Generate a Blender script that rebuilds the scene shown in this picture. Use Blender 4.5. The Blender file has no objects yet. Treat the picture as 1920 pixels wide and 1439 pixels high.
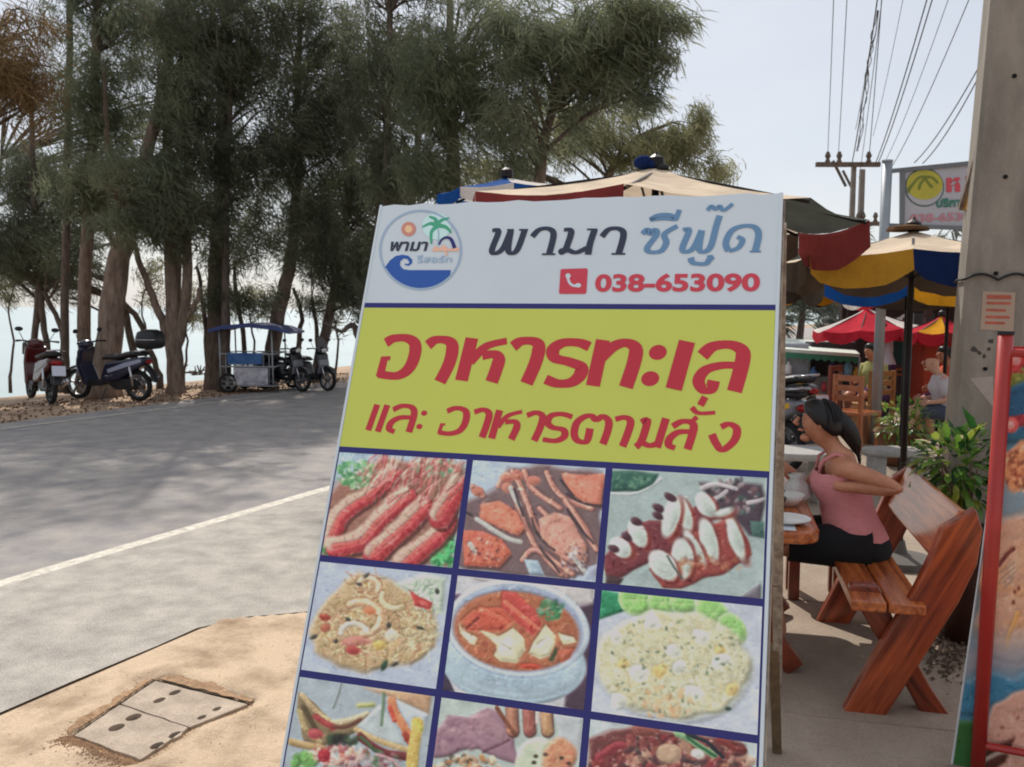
import bpy, bmesh, math, random
import numpy as np
from mathutils import Vector, Matrix, noise
R = math.radians
PI = math.pi
random.seed(7)
scene = bpy.context.scene
COL = scene.collection

# ------------------------------------------------------------------ camera
F_PX, PITCH, ROLL, EYE = 1654.88, .0829, -.007, 1.65
fw = np.array([0, math.cos(PITCH), -math.sin(PITCH)]); rt = np.array([1., 0, 0]); dn = np.cross(fw, rt)
cr, sr = math.cos(ROLL), math.sin(ROLL)
CM = np.array([cr * rt + sr * dn, -sr * rt + cr * dn, fw])
cam = bpy.data.cameras.new('camera'); camo = bpy.data.objects.new('camera', cam); COL.objects.link(camo)
cam.sensor_width = 36; cam.lens = F_PX / 1920 * 36; cam.clip_start = .05; cam.clip_end = 9000
mw = Matrix.Identity(4)
for i in range(3):
    mw[i][0] = CM[0][i]; mw[i][1] = -CM[1][i]; mw[i][2] = -CM[2][i]
mw[2][3] = EYE
camo.matrix_world = mw
cam.dof.use_dof = True; cam.dof.focus_distance = 2.3; cam.dof.aperture_fstop = 3.2
cam.dof.aperture_fstop = 11.0
scene.camera = camo

# ------------------------------------------------------------------ light
SUN_EL, SUN_AZ = 49.0, -12.0          # azimuth clockwise from +Y
w = bpy.data.worlds.new('World'); scene.world = w; w.use_nodes = True
nt = w.node_tree; bg = nt.nodes['Background']
sky = nt.nodes.new('ShaderNodeTexSky'); sky.sky_type = 'NISHITA'; sky.sun_disc = False
sky.sun_elevation = R(SUN_EL); sky.sun_rotation = R(SUN_AZ)
sky.dust_density = 1.2; sky.air_density = 1.0; sky.ozone_density = 1.2
# thin high haze: flattens the clear-sky gradient, with faint soft cloud
tcw = nt.nodes.new('ShaderNodeTexCoord'); cn = nt.nodes.new('ShaderNodeTexNoise'); cn.inputs['Scale'].default_value = 2.2; cn.inputs['Detail'].default_value = 5
mpw = nt.nodes.new('ShaderNodeMapping'); mpw.inputs['Scale'].default_value = (1, 1, 2.6)
nt.links.new(tcw.outputs['Generated'], mpw.inputs[0]); nt.links.new(mpw.outputs[0], cn.inputs['Vector'])
crw = nt.nodes.new('ShaderNodeValToRGB'); crw.color_ramp.elements[0].position = .35; crw.color_ramp.elements[1].position = .68
crw.color_ramp.elements[0].color = (5.45, 5.6, 5.95, 1); crw.color_ramp.elements[1].color = (6.3, 6.3, 6.4, 1)
nt.links.new(cn.outputs['Fac'], crw.inputs[0])
mxw = nt.nodes.new('ShaderNodeMixRGB'); mxw.inputs[0].default_value = .74
nt.links.new(sky.outputs[0], mxw.inputs[1]); nt.links.new(crw.outputs[0], mxw.inputs[2])
nt.links.new(mxw.outputs[0], bg.inputs[0]); bg.inputs[1].default_value = 0.115
sl = bpy.data.lights.new('sun', 'SUN'); so = bpy.data.objects.new('sun', sl); COL.objects.link(so)
sl.energy = 3.6; sl.angle = R(.6); sl.color = (1, .93, .84)
sd = Vector((math.sin(R(SUN_AZ)) * math.cos(R(SUN_EL)), math.cos(R(SUN_AZ)) * math.cos(R(SUN_EL)), math.sin(R(SUN_EL))))
so.rotation_euler = sd.to_track_quat('Z', 'Y').to_euler()
vs = scene.view_settings
scene.display_settings.display_device = 'sRGB'
vs.view_transform = 'Standard'; vs.look = 'None'; vs.gamma = 1; vs.use_curve_mapping = False; vs.exposure = 0.2
scene.cycles.filter_width = 1.9
scene.cycles.max_bounces = 6; scene.cycles.transparent_max_bounces = 8

# ------------------------------------------------------------------ geometry helpers
CO = np.array([0, 0, EYE])
def ray(px, py): return CM.T @ np.array([(px - 960) / F_PX, (py - 719.5) / F_PX, 1])
def G(px, py, z=0.):
    d = ray(px, py); p = CO + d * (z - EYE) / d[2]; return Vector(p)
def D(px, py, Y):
    d = ray(px, py); return Vector(CO + d * Y / d[1])

def s2l(c):
    return tuple(((x / 255 / 12.92) if x / 255 <= .04045 else ((x / 255 + .055) / 1.055) ** 2.4) for x in c)

MATS = {}
def mat(name, col, rough=.6, metal=0, var=.12, scale=6, bump=0, bscale=60, trans=0, col2=None, detail=4, spec=.4, coat=0, stretch=None, thr=None, fine=None):
    if name in MATS: return MATS[name]
    m = bpy.data.materials.new(name); m.use_nodes = True; n = m.node_tree.nodes; l = m.node_tree.links
    b = n['Principled BSDF']; b.inputs['Roughness'].default_value = rough; b.inputs['Metallic'].default_value = metal
    b.inputs['Specular IOR Level'].default_value = spec
    if coat: b.inputs['Coat Weight'].default_value = coat; b.inputs['Coat Roughness'].default_value = .15
    tc = n.new('ShaderNodeTexCoord'); src = tc.outputs['Object']
    if stretch:
        mp = n.new('ShaderNodeMapping'); mp.inputs['Scale'].default_value = stretch; l.new(src, mp.inputs[0]); src = mp.outputs[0]
    nz = n.new('ShaderNodeTexNoise'); nz.inputs['Scale'].default_value = scale; nz.inputs['Detail'].default_value = detail
    nz.inputs['Roughness'].default_value = .65
    l.new(src, nz.inputs['Vector'])
    rp = n.new('ShaderNodeValToRGB')
    a, z = (thr or (.3, .7))
    rp.color_ramp.elements[0].position = a; rp.color_ramp.elements[1].position = z
    c1 = tuple(x * (1 - var) for x in col); c2 = tuple(min(1, x * (1 + var)) for x in col) if col2 is None else col2
    rp.color_ramp.elements[0].color = (*c1, 1); rp.color_ramp.elements[1].color = (*c2, 1)
    l.new(nz.outputs['Fac'], rp.inputs[0]); l.new(rp.outputs[0], b.inputs['Base Color'])
    if fine:
        fn = n.new('ShaderNodeTexNoise'); fn.inputs['Scale'].default_value = fine[0]; fn.inputs['Detail'].default_value = 3; l.new(src, fn.inputs['Vector'])
        mr = n.new('ShaderNodeMapRange'); mr.inputs[1].default_value = .3; mr.inputs[2].default_value = .7; mr.inputs[3].default_value = 1 - fine[1]; mr.inputs[4].default_value = 1 + fine[1]
        l.new(fn.outputs['Fac'], mr.inputs[0]); mm = n.new('ShaderNodeVectorMath'); mm.operation = 'SCALE'
        l.new(rp.outputs[0], mm.inputs[0]); l.new(mr.outputs[0], mm.inputs['Scale']); l.new(mm.outputs[0], b.inputs['Base Color'])
    if bump:
        bn = n.new('ShaderNodeTexNoise'); bn.inputs['Scale'].default_value = bscale; bn.inputs['Detail'].default_value = 5
        l.new(src, bn.inputs['Vector'])
        bp = n.new('ShaderNodeBump'); bp.inputs['Strength'].default_value = bump; bp.inputs['Distance'].default_value = .01
        l.new(bn.outputs['Fac'], bp.inputs['Height']); l.new(bp.outputs[0], b.inputs['Normal'])
    if trans:
        tr = n.new('ShaderNodeBsdfTranslucent'); l.new(rp.outputs[0], tr.inputs[0])
        mx = n.new('ShaderNodeMixShader'); mx.inputs[0].default_value = trans
        l.new(b.outputs[0], mx.inputs[1]); l.new(tr.outputs[0], mx.inputs[2]); l.new(mx.outputs[0], n['Material Output'].inputs[0])
    MATS[name] = m
    return m

def color_attr_mat(name, rough=.35, spec=.35):
    if name in MATS: return MATS[name]
    m = bpy.data.materials.new(name); m.use_nodes = True; n = m.node_tree.nodes; l = m.node_tree.links
    b = n['Principled BSDF']; b.inputs['Roughness'].default_value = rough; b.inputs['Specular IOR Level'].default_value = spec
    a = n.new('ShaderNodeAttribute'); a.attribute_name = 'print'
    nz = n.new('ShaderNodeTexNoise'); nz.inputs['Scale'].default_value = 500
    mx = n.new('ShaderNodeMixRGB'); mx.blend_type = 'OVERLAY'; mx.inputs[0].default_value = .12
    l.new(a.outputs['Color'], mx.inputs[1]); l.new(nz.outputs['Fac'], mx.inputs[2]); l.new(mx.outputs[0], b.inputs['Base Color'])
    MATS[name] = m
    return m

ROOTM = {}
def thing(name, label, cat, loc=(0, 0, 0), rotz=0, group=None):
    o = bpy.data.objects.new(name, None); COL.objects.link(o); o.empty_display_size = .2
    o.location = loc; o.rotation_euler = (0, 0, rotz); o['label'] = label; o['category'] = cat
    if group: o['group'] = group
    ROOTM[o.name] = Matrix.Translation(Vector(loc)) @ Matrix.Rotation(rotz, 4, 'Z')
    return o
def root_of(o):
    while o.parent: o = o.parent
    return o
def copy_tree(o, parent=None):
    c = o.copy(); COL.objects.link(c)
    if parent is not None: c.parent = parent
    for ch in [x for x in bpy.data.objects if x.parent == o]: copy_tree(ch, c)
    return c

class MB:
    def __init__(s): s.v = []; s.f = []
    def add(s, vs, fs):
        k = len(s.v); s.v += [Vector(x) for x in vs]; s.f += [[i + k for i in f] for f in fs]; return s
    def box(s, c, size, rot=None):
        x, y, z = [q / 2 for q in size]; c = Vector(c)
        vv = [Vector((i * x, j * y, k * z)) for i in (-1, 1) for j in (-1, 1) for k in (-1, 1)]
        if rot is not None: vv = [rot @ q for q in vv]
        return s.add([c + q for q in vv], [(0, 1, 3, 2), (4, 6, 7, 5), (0, 4, 5, 1), (2, 3, 7, 6), (0, 2, 6, 4), (1, 5, 7, 3)])
    def bar(s, a, b, w, h, up=(0, 0, 1)):
        a, b = Vector(a), Vector(b); d = (b - a).normalized(); u = Vector(up)
        sd_ = d.cross(u)
        if sd_.length < 1e-4: sd_ = d.cross(Vector((0, 1, 0)))
        sd_.normalize(); u = sd_.cross(d).normalized()
        vv = [p + sd_ * (i * w / 2) + u * (j * h / 2) for p in (a, b) for i, j in ((-1, -1), (1, -1), (1, 1), (-1, 1))]
        return s.add(vv, [(3, 2, 1, 0), (4, 5, 6, 7), (0, 1, 5, 4), (1, 2, 6, 5), (2, 3, 7, 6), (3, 0, 4, 7)])
    def tube(s, pts, rad, n=8, cap=True):
        pts = [Vector(p) for p in pts]; m = len(pts)
        if not hasattr(rad, '__len__'): rad = [rad] * m
        k = len(s.v); prev = None
        for i, p in enumerate(pts):
            d = (pts[min(i + 1, m - 1)] - pts[max(i - 1, 0)]).normalized()
            if prev is None:
                u = d.cross(Vector((0, 0, 1)))
                if u.length < .05: u = d.cross(Vector((0, 1, 0)))
            else: u = prev - d * prev.dot(d)
            u.normalize(); prev = u; v = d.cross(u)
            rr = rad[i]; rx, ry = (rr if hasattr(rr, '__len__') else (rr, rr))
            for j in range(n):
                a = 2 * PI * j / n; s.v.append(p + u * (math.cos(a) * rx) + v * (math.sin(a) * ry))
        for i in range(m - 1):
            for j in range(n):
                a = k + i * n + j; b = k + i * n + (j + 1) % n
                s.f.append([a, b, b + n, a + n])
        if cap: s.f.append([k + j for j in range(n)][::-1]); s.f.append([k + (m - 1) * n + j for j in range(n)])
        return s
    def loft(s, rings, cap=True):
        n = len(rings[0]); k = len(s.v)
        for r_ in rings: s.v += [Vector(p) for p in r_]
        for i in range(len(rings) - 1):
            for j in range(n):
                a = k + i * n + j; b = k + i * n + (j + 1) % n; s.f.append([a, b, b + n, a + n])
        if cap: s.f.append([k + j for j in range(n)][::-1]); s.f.append([k + (len(rings) - 1) * n + j for j in range(n)])
        return s
    def lathe(s, prof, c=(0, 0, 0), n=20):
        c = Vector(c)
        return s.loft([[c + Vector((r_ * math.cos(2 * PI * j / n), r_ * math.sin(2 * PI * j / n), z)) for j in range(n)] for r_, z in prof])
    def ball(s, c, r, n=12, m=8):
        rx, ry, rz = (r if hasattr(r, '__len__') else (r, r, r)); c = Vector(c)
        return s.loft([[c + Vector((rx * math.sin(t) * math.cos(2 * PI * j / n), ry * math.sin(t) * math.sin(2 * PI * j / n), -rz * math.cos(t))) for j in range(n)]
                       for t in [PI * (i + .04) / (m + .08) for i in range(m + 1)]])
    def prism(s, poly, org, ax, ay, ext):
        """polygon (x,y) in plane org+ax*x+ay*y, extruded by vector ext (centred)"""
        org, ax, ay, ext = map(Vector, (org, ax, ay, ext)); n = len(poly)
        base = [org + ax * x + ay * y for x, y in poly]
        vv = [p - ext / 2 for p in base] + [p + ext / 2 for p in base]
        return s.add(vv, [list(range(n))[::-1], [n + i for i in range(n)]] + [[i, (i + 1) % n, n + (i + 1) % n, n + i] for i in range(n)])
    def build(s, name, m, parent=None, local=False, smooth=False, bevel=0, label=None, kind=None):
        me = bpy.data.meshes.new(name); vv = s.v
        if parent is not None and not local:
            inv = ROOTM[root_of(parent).name].inverted(); vv = [inv @ p for p in vv]
        me.from_pydata([tuple(p) for p in vv], [], s.f); me.update()
        bm = bmesh.new(); bm.from_mesh(me); bmesh.ops.recalc_face_normals(bm, faces=bm.faces); bm.to_mesh(me); bm.free()
        if m: me.materials.append(m)
        if smooth: me.polygons.foreach_set('use_smooth', [True] * len(me.polygons))
        o = bpy.data.objects.new(name, me); COL.objects.link(o)
        if parent is not None: o.parent = parent
        if bevel:
            bv = o.modifiers.new('bevel', 'BEVEL'); bv.width = bevel; bv.segments = 2; bv.limit_method = 'ANGLE'
        if label: o['label'] = label
        if kind: o['kind'] = kind
        return o

def smooth_line(pts, k=4, closed=False):
    P = [np.array(p, float) for p in pts]; n = len(P); out = []
    for i in range(n - 1):
        p0, p1, p2, p3 = P[max(i - 1, 0)], P[i], P[i + 1], P[min(i + 2, n - 1)]
        for j in range(k):
            t = j / k
            out.append(.5 * ((2 * p1) + (-p0 + p2) * t + (2 * p0 - 5 * p1 + 4 * p2 - p3) * t * t + (-p0 + 3 * p1 - 3 * p2 + p3) * t ** 3))
    out.append(P[-1]); return out

def np_mesh(name, V, Fq, m, parent=None, attr=None, smooth=False):
    """V (n,3), Fq (k,4) or (k,3)"""
    me = bpy.data.meshes.new(name); k = Fq.shape[1]
    me.vertices.add(len(V)); me.vertices.foreach_set('co', np.asarray(V, np.float32).ravel())
    me.loops.add(Fq.size); me.loops.foreach_set('vertex_index', Fq.astype(np.int32).ravel())
    me.polygons.add(len(Fq)); me.polygons.foreach_set('loop_start', np.arange(0, Fq.size, k, dtype=np.int32))
    me.polygons.foreach_set('loop_total', np.full(len(Fq), k, np.int32)) if False else None
    me.update(calc_edges=True); me.validate()
    if smooth: me.polygons.foreach_set('use_smooth', [True] * len(me.polygons))
    if attr is not None:
        ca = me.color_attributes.new('print', 'FLOAT_COLOR', 'POINT')
        ca.data.foreach_set('color', np.asarray(attr, np.float32).ravel())
    me.materials.append(m)
    o = bpy.data.objects.new(name, me); COL.objects.link(o)
    if parent is not None: o.parent = parent
    return o

def fill_poly(loops, z_to3d):
    """2D loops (outer and holes) -> filled faces; returns verts3d, faces"""
    bm = bmesh.new(); es = []
    for lp in loops:
        vs_ = [bm.verts.new((p[0], p[1], 0)) for p in lp]
        es += [bm.edges.new((vs_[i], vs_[(i + 1) % len(vs_)])) for i in range(len(vs_))]
    bmesh.ops.triangle_fill(bm, edges=es, use_beauty=True)
    bm.verts.ensure_lookup_table(); bm.verts.index_update()
    V = [z_to3d(v.co.x, v.co.y) for v in bm.verts]; Fs = [[v.index for v in f.verts] for f in bm.faces]
    bm.free(); return V, Fs

# ================================================================== SETTING
# shore-parallel frame: t runs along the road, s runs across it towards the sea
LO = Vector((-3.02, 5.10, 0)); TD = Vector((.425, .905, 0)).normalized(); SD = Vector((-TD.y, TD.x, 0))
def ST(s, t, z=0.): p = LO + SD * s + TD * t; return Vector((p.x, p.y, z))
def gz(s, x=0, y=0):
    if s < 8.6: return 0.
    if s < 22: return -(s - 8.6) * .085
    return -1.14 - (s - 22) * .05

M_sandy = mat('sandy_soil', s2l((146, 120, 98)), .95, var=.2, scale=1.5, bump=.5, bscale=14, col2=s2l((188, 162, 136)), detail=10, fine=(60, .12))
ss = [-400, -200, -80, -40, -20, -10, -5, -1.56, 0, 4, 6.9, 8.6, 9.5, 10.5, 12, 14, 16, 18, 20, 22, 26, 34, 60]
tt = [-200, -60, -20, -10, -4, 0, 3, 6, 9, 12, 15, 18, 22, 26, 30, 40, 60, 100, 200, 600, 2500]
V = []; Fs = []
for i, s_ in enumerate(ss):
    for j, t_ in enumerate(tt):
        V.append(ST(s_, t_, gz(s_) + (random.uniform(-.03, .03) if s_ > 9 else 0) - .012))
for i in range(len(ss) - 1):
    for j in range(len(tt) - 1):
        a = i * len(tt) + j; Fs.append([a, a + 1, a + len(tt) + 1, a + len(tt)])
mb = MB(); mb.add(V, Fs); mb.build('ground', M_sandy, smooth=True, kind='structure')

# sea
m = mat('sea_water', s2l((158, 176, 178)), .3, var=.12, scale=.05, bump=.5, bscale=1.6, spec=.5)
mb = MB(); mb.add([ST(15.5, -300, -.62), ST(4000, -300, -.62), ST(4000, 6000, -.62), ST(15.5, 6000, -.62)], [(0, 1, 2, 3)])
mb.build('sea', m, kind='structure')

# asphalt road following the far kerb measured from the photograph
M_asph = mat('asphalt', s2l((140, 138, 140)), .93, var=.16, scale=3.2, bump=.6, bscale=120, col2=s2l((164, 157, 150)), detail=12, fine=(160, .3))
near = [ST(0, t, -.006) for t in (-60, -20, -8, -3, 0, 3, 8, 14, 20, 30, 45, 70, 120, 400)]
fs = [11.5, 8.6, 7.3, 6.75, 6.8, 6.9, 7.1, 7.2, 7.0, 6.9, 6.9, 6.9, 6.9, 6.9]
far = [ST(s_, t, -.006) for s_, t in zip(fs, (-60, -20, -8, -3, 0, 3, 8, 14, 20, 30, 45, 70, 120, 400))]
def strip(name, A, B, m, sub=6, jag=0):
    V = []; Fs = []
    for i, (a, b) in enumerate(zip(A, B)):
        for k in range(sub + 1): V.append(a.lerp(b, k / sub))
    for i in range(len(A) - 1):
        for k in range(sub):
            q = i * (sub + 1) + k; Fs.append([q, q + 1, q + sub + 2, q + sub + 1])
    mb = MB(); mb.add(V, Fs); return mb.build(name, m, kind='structure')
strip('road', near, far, M_asph)
M_line = mat('worn_white_paint', s2l((190, 182, 168)), .85, var=.25, scale=14, col2=s2l((224, 218, 206)), bump=.3)
strip('road_edge_line', [ST(.0, t, 0) for t in (-20, -3, 0, 3, 8, 40, 200)], [ST(.115, t, 0) for t in (-20, -3, 0, 3, 8, 40, 200)], M_line, 1)
strip('far_edge_line', [ST(6.35 + (0 if t > 0 else -t * .02), t, 0) for t in (-20, -3, 0, 3, 8, 40, 200)], [ST(6.43 + (0 if t > 0 else -t * .02), t, 0) for t in (-20, -3, 0, 3, 8, 40, 200)], M_line, 1)

def edge_s(t): return float(np.interp(t, [-9, .15, .42, 1.0, 3], [-1.545, -1.545, -1.87, -2.3, -3.2]))
# concrete apron beside the road (near side)
M_apron = mat('apron_concrete', s2l((156, 151, 144)), .95, var=.2, scale=4.5, bump=.6, bscale=90, col2=s2l((184, 178, 168)), detail=15, fine=(120, .28))
V = []; Fs = []; T = [-20 + i * .25 for i in range(81)] + [.25 + i * .1 for i in range(60)] + [7, 9, 12, 20, 60, 200]
for t_ in T:
    jag = (noise.noise(Vector((t_ * 1.7, 0, 0))) * .010 + noise.noise(Vector((t_ * 11, 7, 0))) * .012) if t_ < 1.0 else (noise.noise(Vector((t_ * 2.3, 3, 0))) * .05)
    for k in range(5):
        e_ = edge_s(t_) + jag; s_ = e_ + (-e_) * k / 4
        V.append(ST(s_ if k < 4 else -.0, t_, .0))
for i in range(len(T) - 1):
    for k in range(4):
        a = i * 5 + k; Fs.append([a, a + 1, a + 6, a + 5])
mb = MB(); mb.add(V, Fs); mb.build('road_apron', M_apron, kind='structure')

# sandy footpath with dips round the drain covers, edge gap against the apron
COV = [G(*q) for q in [(140, 1379), (224, 1322), (353, 1364), (265, 1424), (291, 1277), (463, 1321)]]
cc = sum((Vector(v) for v in COV), Vector()) / 6
ux = Vector((COV[5].x - COV[4].x + COV[3].x - COV[0].x, COV[5].y - COV[4].y + COV[3].y - COV[0].y, 0)).normalized(); uy = Vector((-ux.y, ux.x, 0))
def cov_uv(p): d = Vector(p) - cc; return d.dot(ux), d.dot(uy)
cu = [cov_uv(p) for p in COV]
U0 = min(u for u, v in cu) + .0; U1 = max(u for u, v in cu); V0 = min(v for u, v in cu); V1 = max(v for u, v in cu)
HULL = [G(*q) for q in [(140, 1379), (291, 1277), (463, 1321), (353, 1364), (265, 1424)]]
def hull_d(x, y):
    best = 9; ins = False; n = len(HULL)
    for i in range(n):
        a, b = HULL[i], HULL[(i + 1) % n]
        if (a.y > y) != (b.y > y) and x < (b.x - a.x) * (y - a.y) / (b.y - a.y) + a.x: ins = not ins
        dx, dy = b.x - a.x, b.y - a.y; t = max(0, min(1, ((x - a.x) * dx + (y - a.y) * dy) / (dx * dx + dy * dy)))
        best = min(best, math.hypot(x - a.x - t * dx, y - a.y - t * dy))
    return -best if ins else best
def path_z(x, y):
    d = hull_d(x, y); inside = d < .012
    n1 = noise.noise(Vector((x * 2.1, y * 2.1, 0))); n2 = noise.noise(Vector((x * 9, y * 9, 2))); n3 = noise.noise(Vector((x * 33, y * 33, 4)))
    z = .006 + n1 * .008 + n2 * .003 + n3 * .0012
    if inside: return -.075
    rim = math.exp(-((d - .10) / .05) ** 2) * (.014 + .012 * n2)
    z += rim - .012 * math.exp(-(d / .05) ** 2)
    s_ = (Vector((x, y, 0)) - LO).dot(SD); t_ = (Vector((x, y, 0)) - LO).dot(TD)
    e = edge_s(t_) - .015 - s_
    if t_ < .12 and e < .03: return min(z, -.006)
    if e < -.02: return -.011
    if e < .03: z = min(z, .002)
    return max(z, .0005)
M_path = mat('footpath_sand', s2l((148, 124, 100)), .95, var=.12, scale=3.2, bump=.6, bscale=70, col2=s2l((194, 172, 146)), detail=12, thr=(.30, .56), fine=(150, .16))
nx, ny = 260, 260; V = np.zeros((nx * ny, 3)); k = 0
sg = np.concatenate([-1.556 - np.linspace(0, 1, 200) ** 1.3 * 3.0, -1.556 - 3.0 - np.linspace(0.05, 1, 60) * 3.5])
tg = np.linspace(-6.5, 6.5, ny)
for s_ in sg:
    for t_ in tg:
        p = LO + SD * float(s_) + TD * float(t_)
        V[k] = (p.x, p.y, path_z(p.x, p.y) if p.x < 1.2 else .002); k += 1
a = (np.arange(nx - 1)[:, None] * ny + np.arange(ny - 1)[None, :]).ravel()
o = np_mesh('footpath', V, np.stack([a, a + 1, a + ny + 1, a + ny], 1), M_path, smooth=True); o['kind'] = 'structure'

# concrete pavement slabs on the right (behind and beside the sign board)
M_pave = mat('pavement_concrete', s2l((138, 122, 106)), .92, var=.16, scale=1.3, bump=.45, bscale=80, col2=s2l((168, 154, 138)), detail=12, fine=(110, .14))
pave = MB(); pave.add([(.3, 2.0, -.006), (9, 2.0, -.006), (14, 22, -.006), (.3 + 5, 22, -.006), (.3, 9, -.006)], [(0, 1, 2, 3, 4)])
pv = thing('pavement', 'pale concrete pavement under the picnic bench and the potted plants', 'pavement'); del pv['category']; del pv['label']; pv['kind'] = 'structure'
pdx = Vector((.973, -.23, 0)); pdy = Vector((.23, .973, 0)); po = Vector((1.0, 3.53, 0))
sl_mesh = None
for i in range(-1, 5):
    for j in range(-2, 8):
        if i == -1 and j > 2: continue
        c_ = po + pdx * (i * 1.5 + .75) + pdy * (j * 1.5 + .75)
        if sl_mesh is None:
            mb = MB(); mb.box((0, 0, 0), (1.492, 1.492, .08)); so_ = mb.build('pavement_slab', M_pave, pv, local=True, bevel=.006); sl_mesh = so_
        else:
            so_ = sl_mesh.copy(); COL.objects.link(so_)
        so_.location = (c_.x, c_.y, -.028 + random.uniform(-.002, .002)); so_.rotation_euler = (0, 0, math.atan2(pdx.y, pdx.x))

# drain covers
M_cov = mat('drain_cover_concrete', s2l((150, 136, 122)), .9, var=.14, scale=7, bump=.5, bscale=80, col2=s2l((190, 174, 156)), fine=(140, .2), detail=10)
M_pit = mat('pit_dark', s2l((26, 34, 32)), .9)
M_water = mat('pit_mossy_water', s2l((44, 66, 60)), .3)
pit = MB(); pit.add([cc + ux * (U0 - .03) + uy * (V0 - .03) + Vector((0, 0, -.35)), cc + ux * (U1 + .03) + uy * (V0 - .03) + Vector((0, 0, -.35)), cc + ux * (U1 + .03) + uy * (V1 + .03) + Vector((0, 0, -.35)), cc + ux * (U0 - .03) + uy * (V1 + .03) + Vector((0, 0, -.35))], [(0, 1, 2, 3)])
def hole(c, a, b, ang, n=18):
    ca, sa = math.cos(ang), math.sin(ang)
    return [(c[0] + a * math.cos(2 * PI * i / n) * ca - b * math.sin(2 * PI * i / n) * sa, c[1] + a * math.cos(2 * PI * i / n) * sa + b * math.sin(2 * PI * i / n) * ca) for i in range(n)]
def cover(corners, holes, label):
    r_ = thing('drain_cover', label, 'drain cover', tuple(sum((Vector(c) for c in corners), Vector()) / 4), 0, 'concrete drain covers in the footpath')
    out = [(Vector(c).x, Vector(c).y) for c in corners]
    outer = []
    for i in range(4):
        a_, b_ = Vector((*out[i], 0)), Vector((*out[(i + 1) % 4], 0))
        for k in range(8):
            p = a_.lerp(b_, k / 8); q = noise.noise(Vector((p.x * 17, p.y * 17, 5))) * .006
            outer.append((p.x + q, p.y + q))
    hs = [hole(*h) for h in holes]
    V, Fs = fill_poly([outer] + hs, lambda x, y: Vector((x, y, .012)))
    mb = MB(); mb.add(V, Fs)
    # sides
    for lp in [outer] + hs:
        n = len(lp); mb.add([Vector((x, y, .012)) for x, y in lp] + [Vector((x, y, -.035)) for x, y in lp], [(i, (i + 1) % n, n + (i + 1) % n, n + i) for i in range(n)])
    mb.build('slab', M_cov, r_)
    return r_
def gp(x, y): p = G(x, y); return (p.x, p.y)
def zc(x, y): return gp(x / 3.4286, 1140 + y / 3.4286)   # coordinates read off the zoomed photograph
hang = math.atan2((Vector(zc(1120, 560)) - Vector(zc(1025, 612))).y, (Vector(zc(1120, 560)) - Vector(zc(1025, 612))).x)
cA = [G(140, 1379, .012), G(224, 1322, .012), G(353, 1364, .012), G(265, 1424, .012)]
cB = [G(227, 1320, .012), G(291, 1277, .012), G(463, 1321, .012), G(357, 1363, .012)]
cover(cA, [(zc(860, 722), .034, .026, hang), (zc(750, 788), .034, .026, hang), (zc(1128, 835), .030, .020, hang), (zc(1010, 905), .030, .020, hang)],
      'nearer weathered concrete drain cover with two pairs of round holes')
cover(cB, [(zc(1125, 562), .030, .019, hang), (zc(1025, 612), .030, .019, hang), (zc(1395, 668), .022, .014, hang), (zc(1298, 722), .022, .014, hang)],
      'farther weathered concrete drain cover with two pairs of round holes, touching the edge gap')
wb = MB(); wb.add([cc + (p - cc) * .97 + Vector((0, 0, -.055)) for p in HULL], [(0, 1, 2, 3, 4)])
wl = MB(); n_ = 5; wl.add([cc + (p - cc) * 1.03 + Vector((0, 0, .0)) for p in HULL] + [cc + (p - cc) * 1.03 + Vector((0, 0, -.07)) for p in HULL], [(i, (i + 1) % 5, 5 + (i + 1) % 5, 5 + i) for i in range(5)]); o = wl.build('drain_wall', M_pit); o['kind'] = 'structure'
o = wb.build('drain_water', M_water); o['kind'] = 'structure'
for e0_, e1_, wd in ((0, 1, .075), (1, 2, .085), (4, 0, .05)):
    a_, b_ = HULL[e0_], HULL[e1_]; nn_ = Vector((b_.y - a_.y, a_.x - b_.x, 0)).normalized(); nn_ = nn_ if nn_.dot((a_ + b_) / 2 - cc) > 0 else -nn_; V = []; Fs = []
    for i in range(41):
        q = i / 40; env = math.sin(PI * min(1, q * 1.15 + .05)) ** .5 if q < .85 else .6; w1 = .022 + .012 * noise.noise(Vector((q * 9, e0_, 3))); w2 = w1 + .008 + wd * .55 * env * (.7 + .6 * noise.noise(Vector((q * 4.3 + .37, e0_ * 1.3 + .55, 1.21))) + .25 * noise.noise(Vector((q * 17.3 + .37, e0_ * 1.3 + .55, 1.21))))
        for k in range(6):
            p = a_.lerp(b_, q) + nn_ * (w1 + (w2 - w1) * k / 5); V.append(Vector((p.x, p.y, max(path_z(p.x, p.y), .0005) + .0018)))
    for i in range(40):
        for k in range(5): Fs.append([i * 6 + k, i * 6 + k + 1, i * 6 + k + 7, i * 6 + k + 6])
    mb = MB(); mb.add(V, Fs); mb.build('damp_soil', mat('damp_soil', s2l((150, 116, 86)), .95, var=.2, scale=30, col2=s2l((186, 154, 122)), fine=(200, .25), bump=.5), smooth=True, kind='structure')
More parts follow.
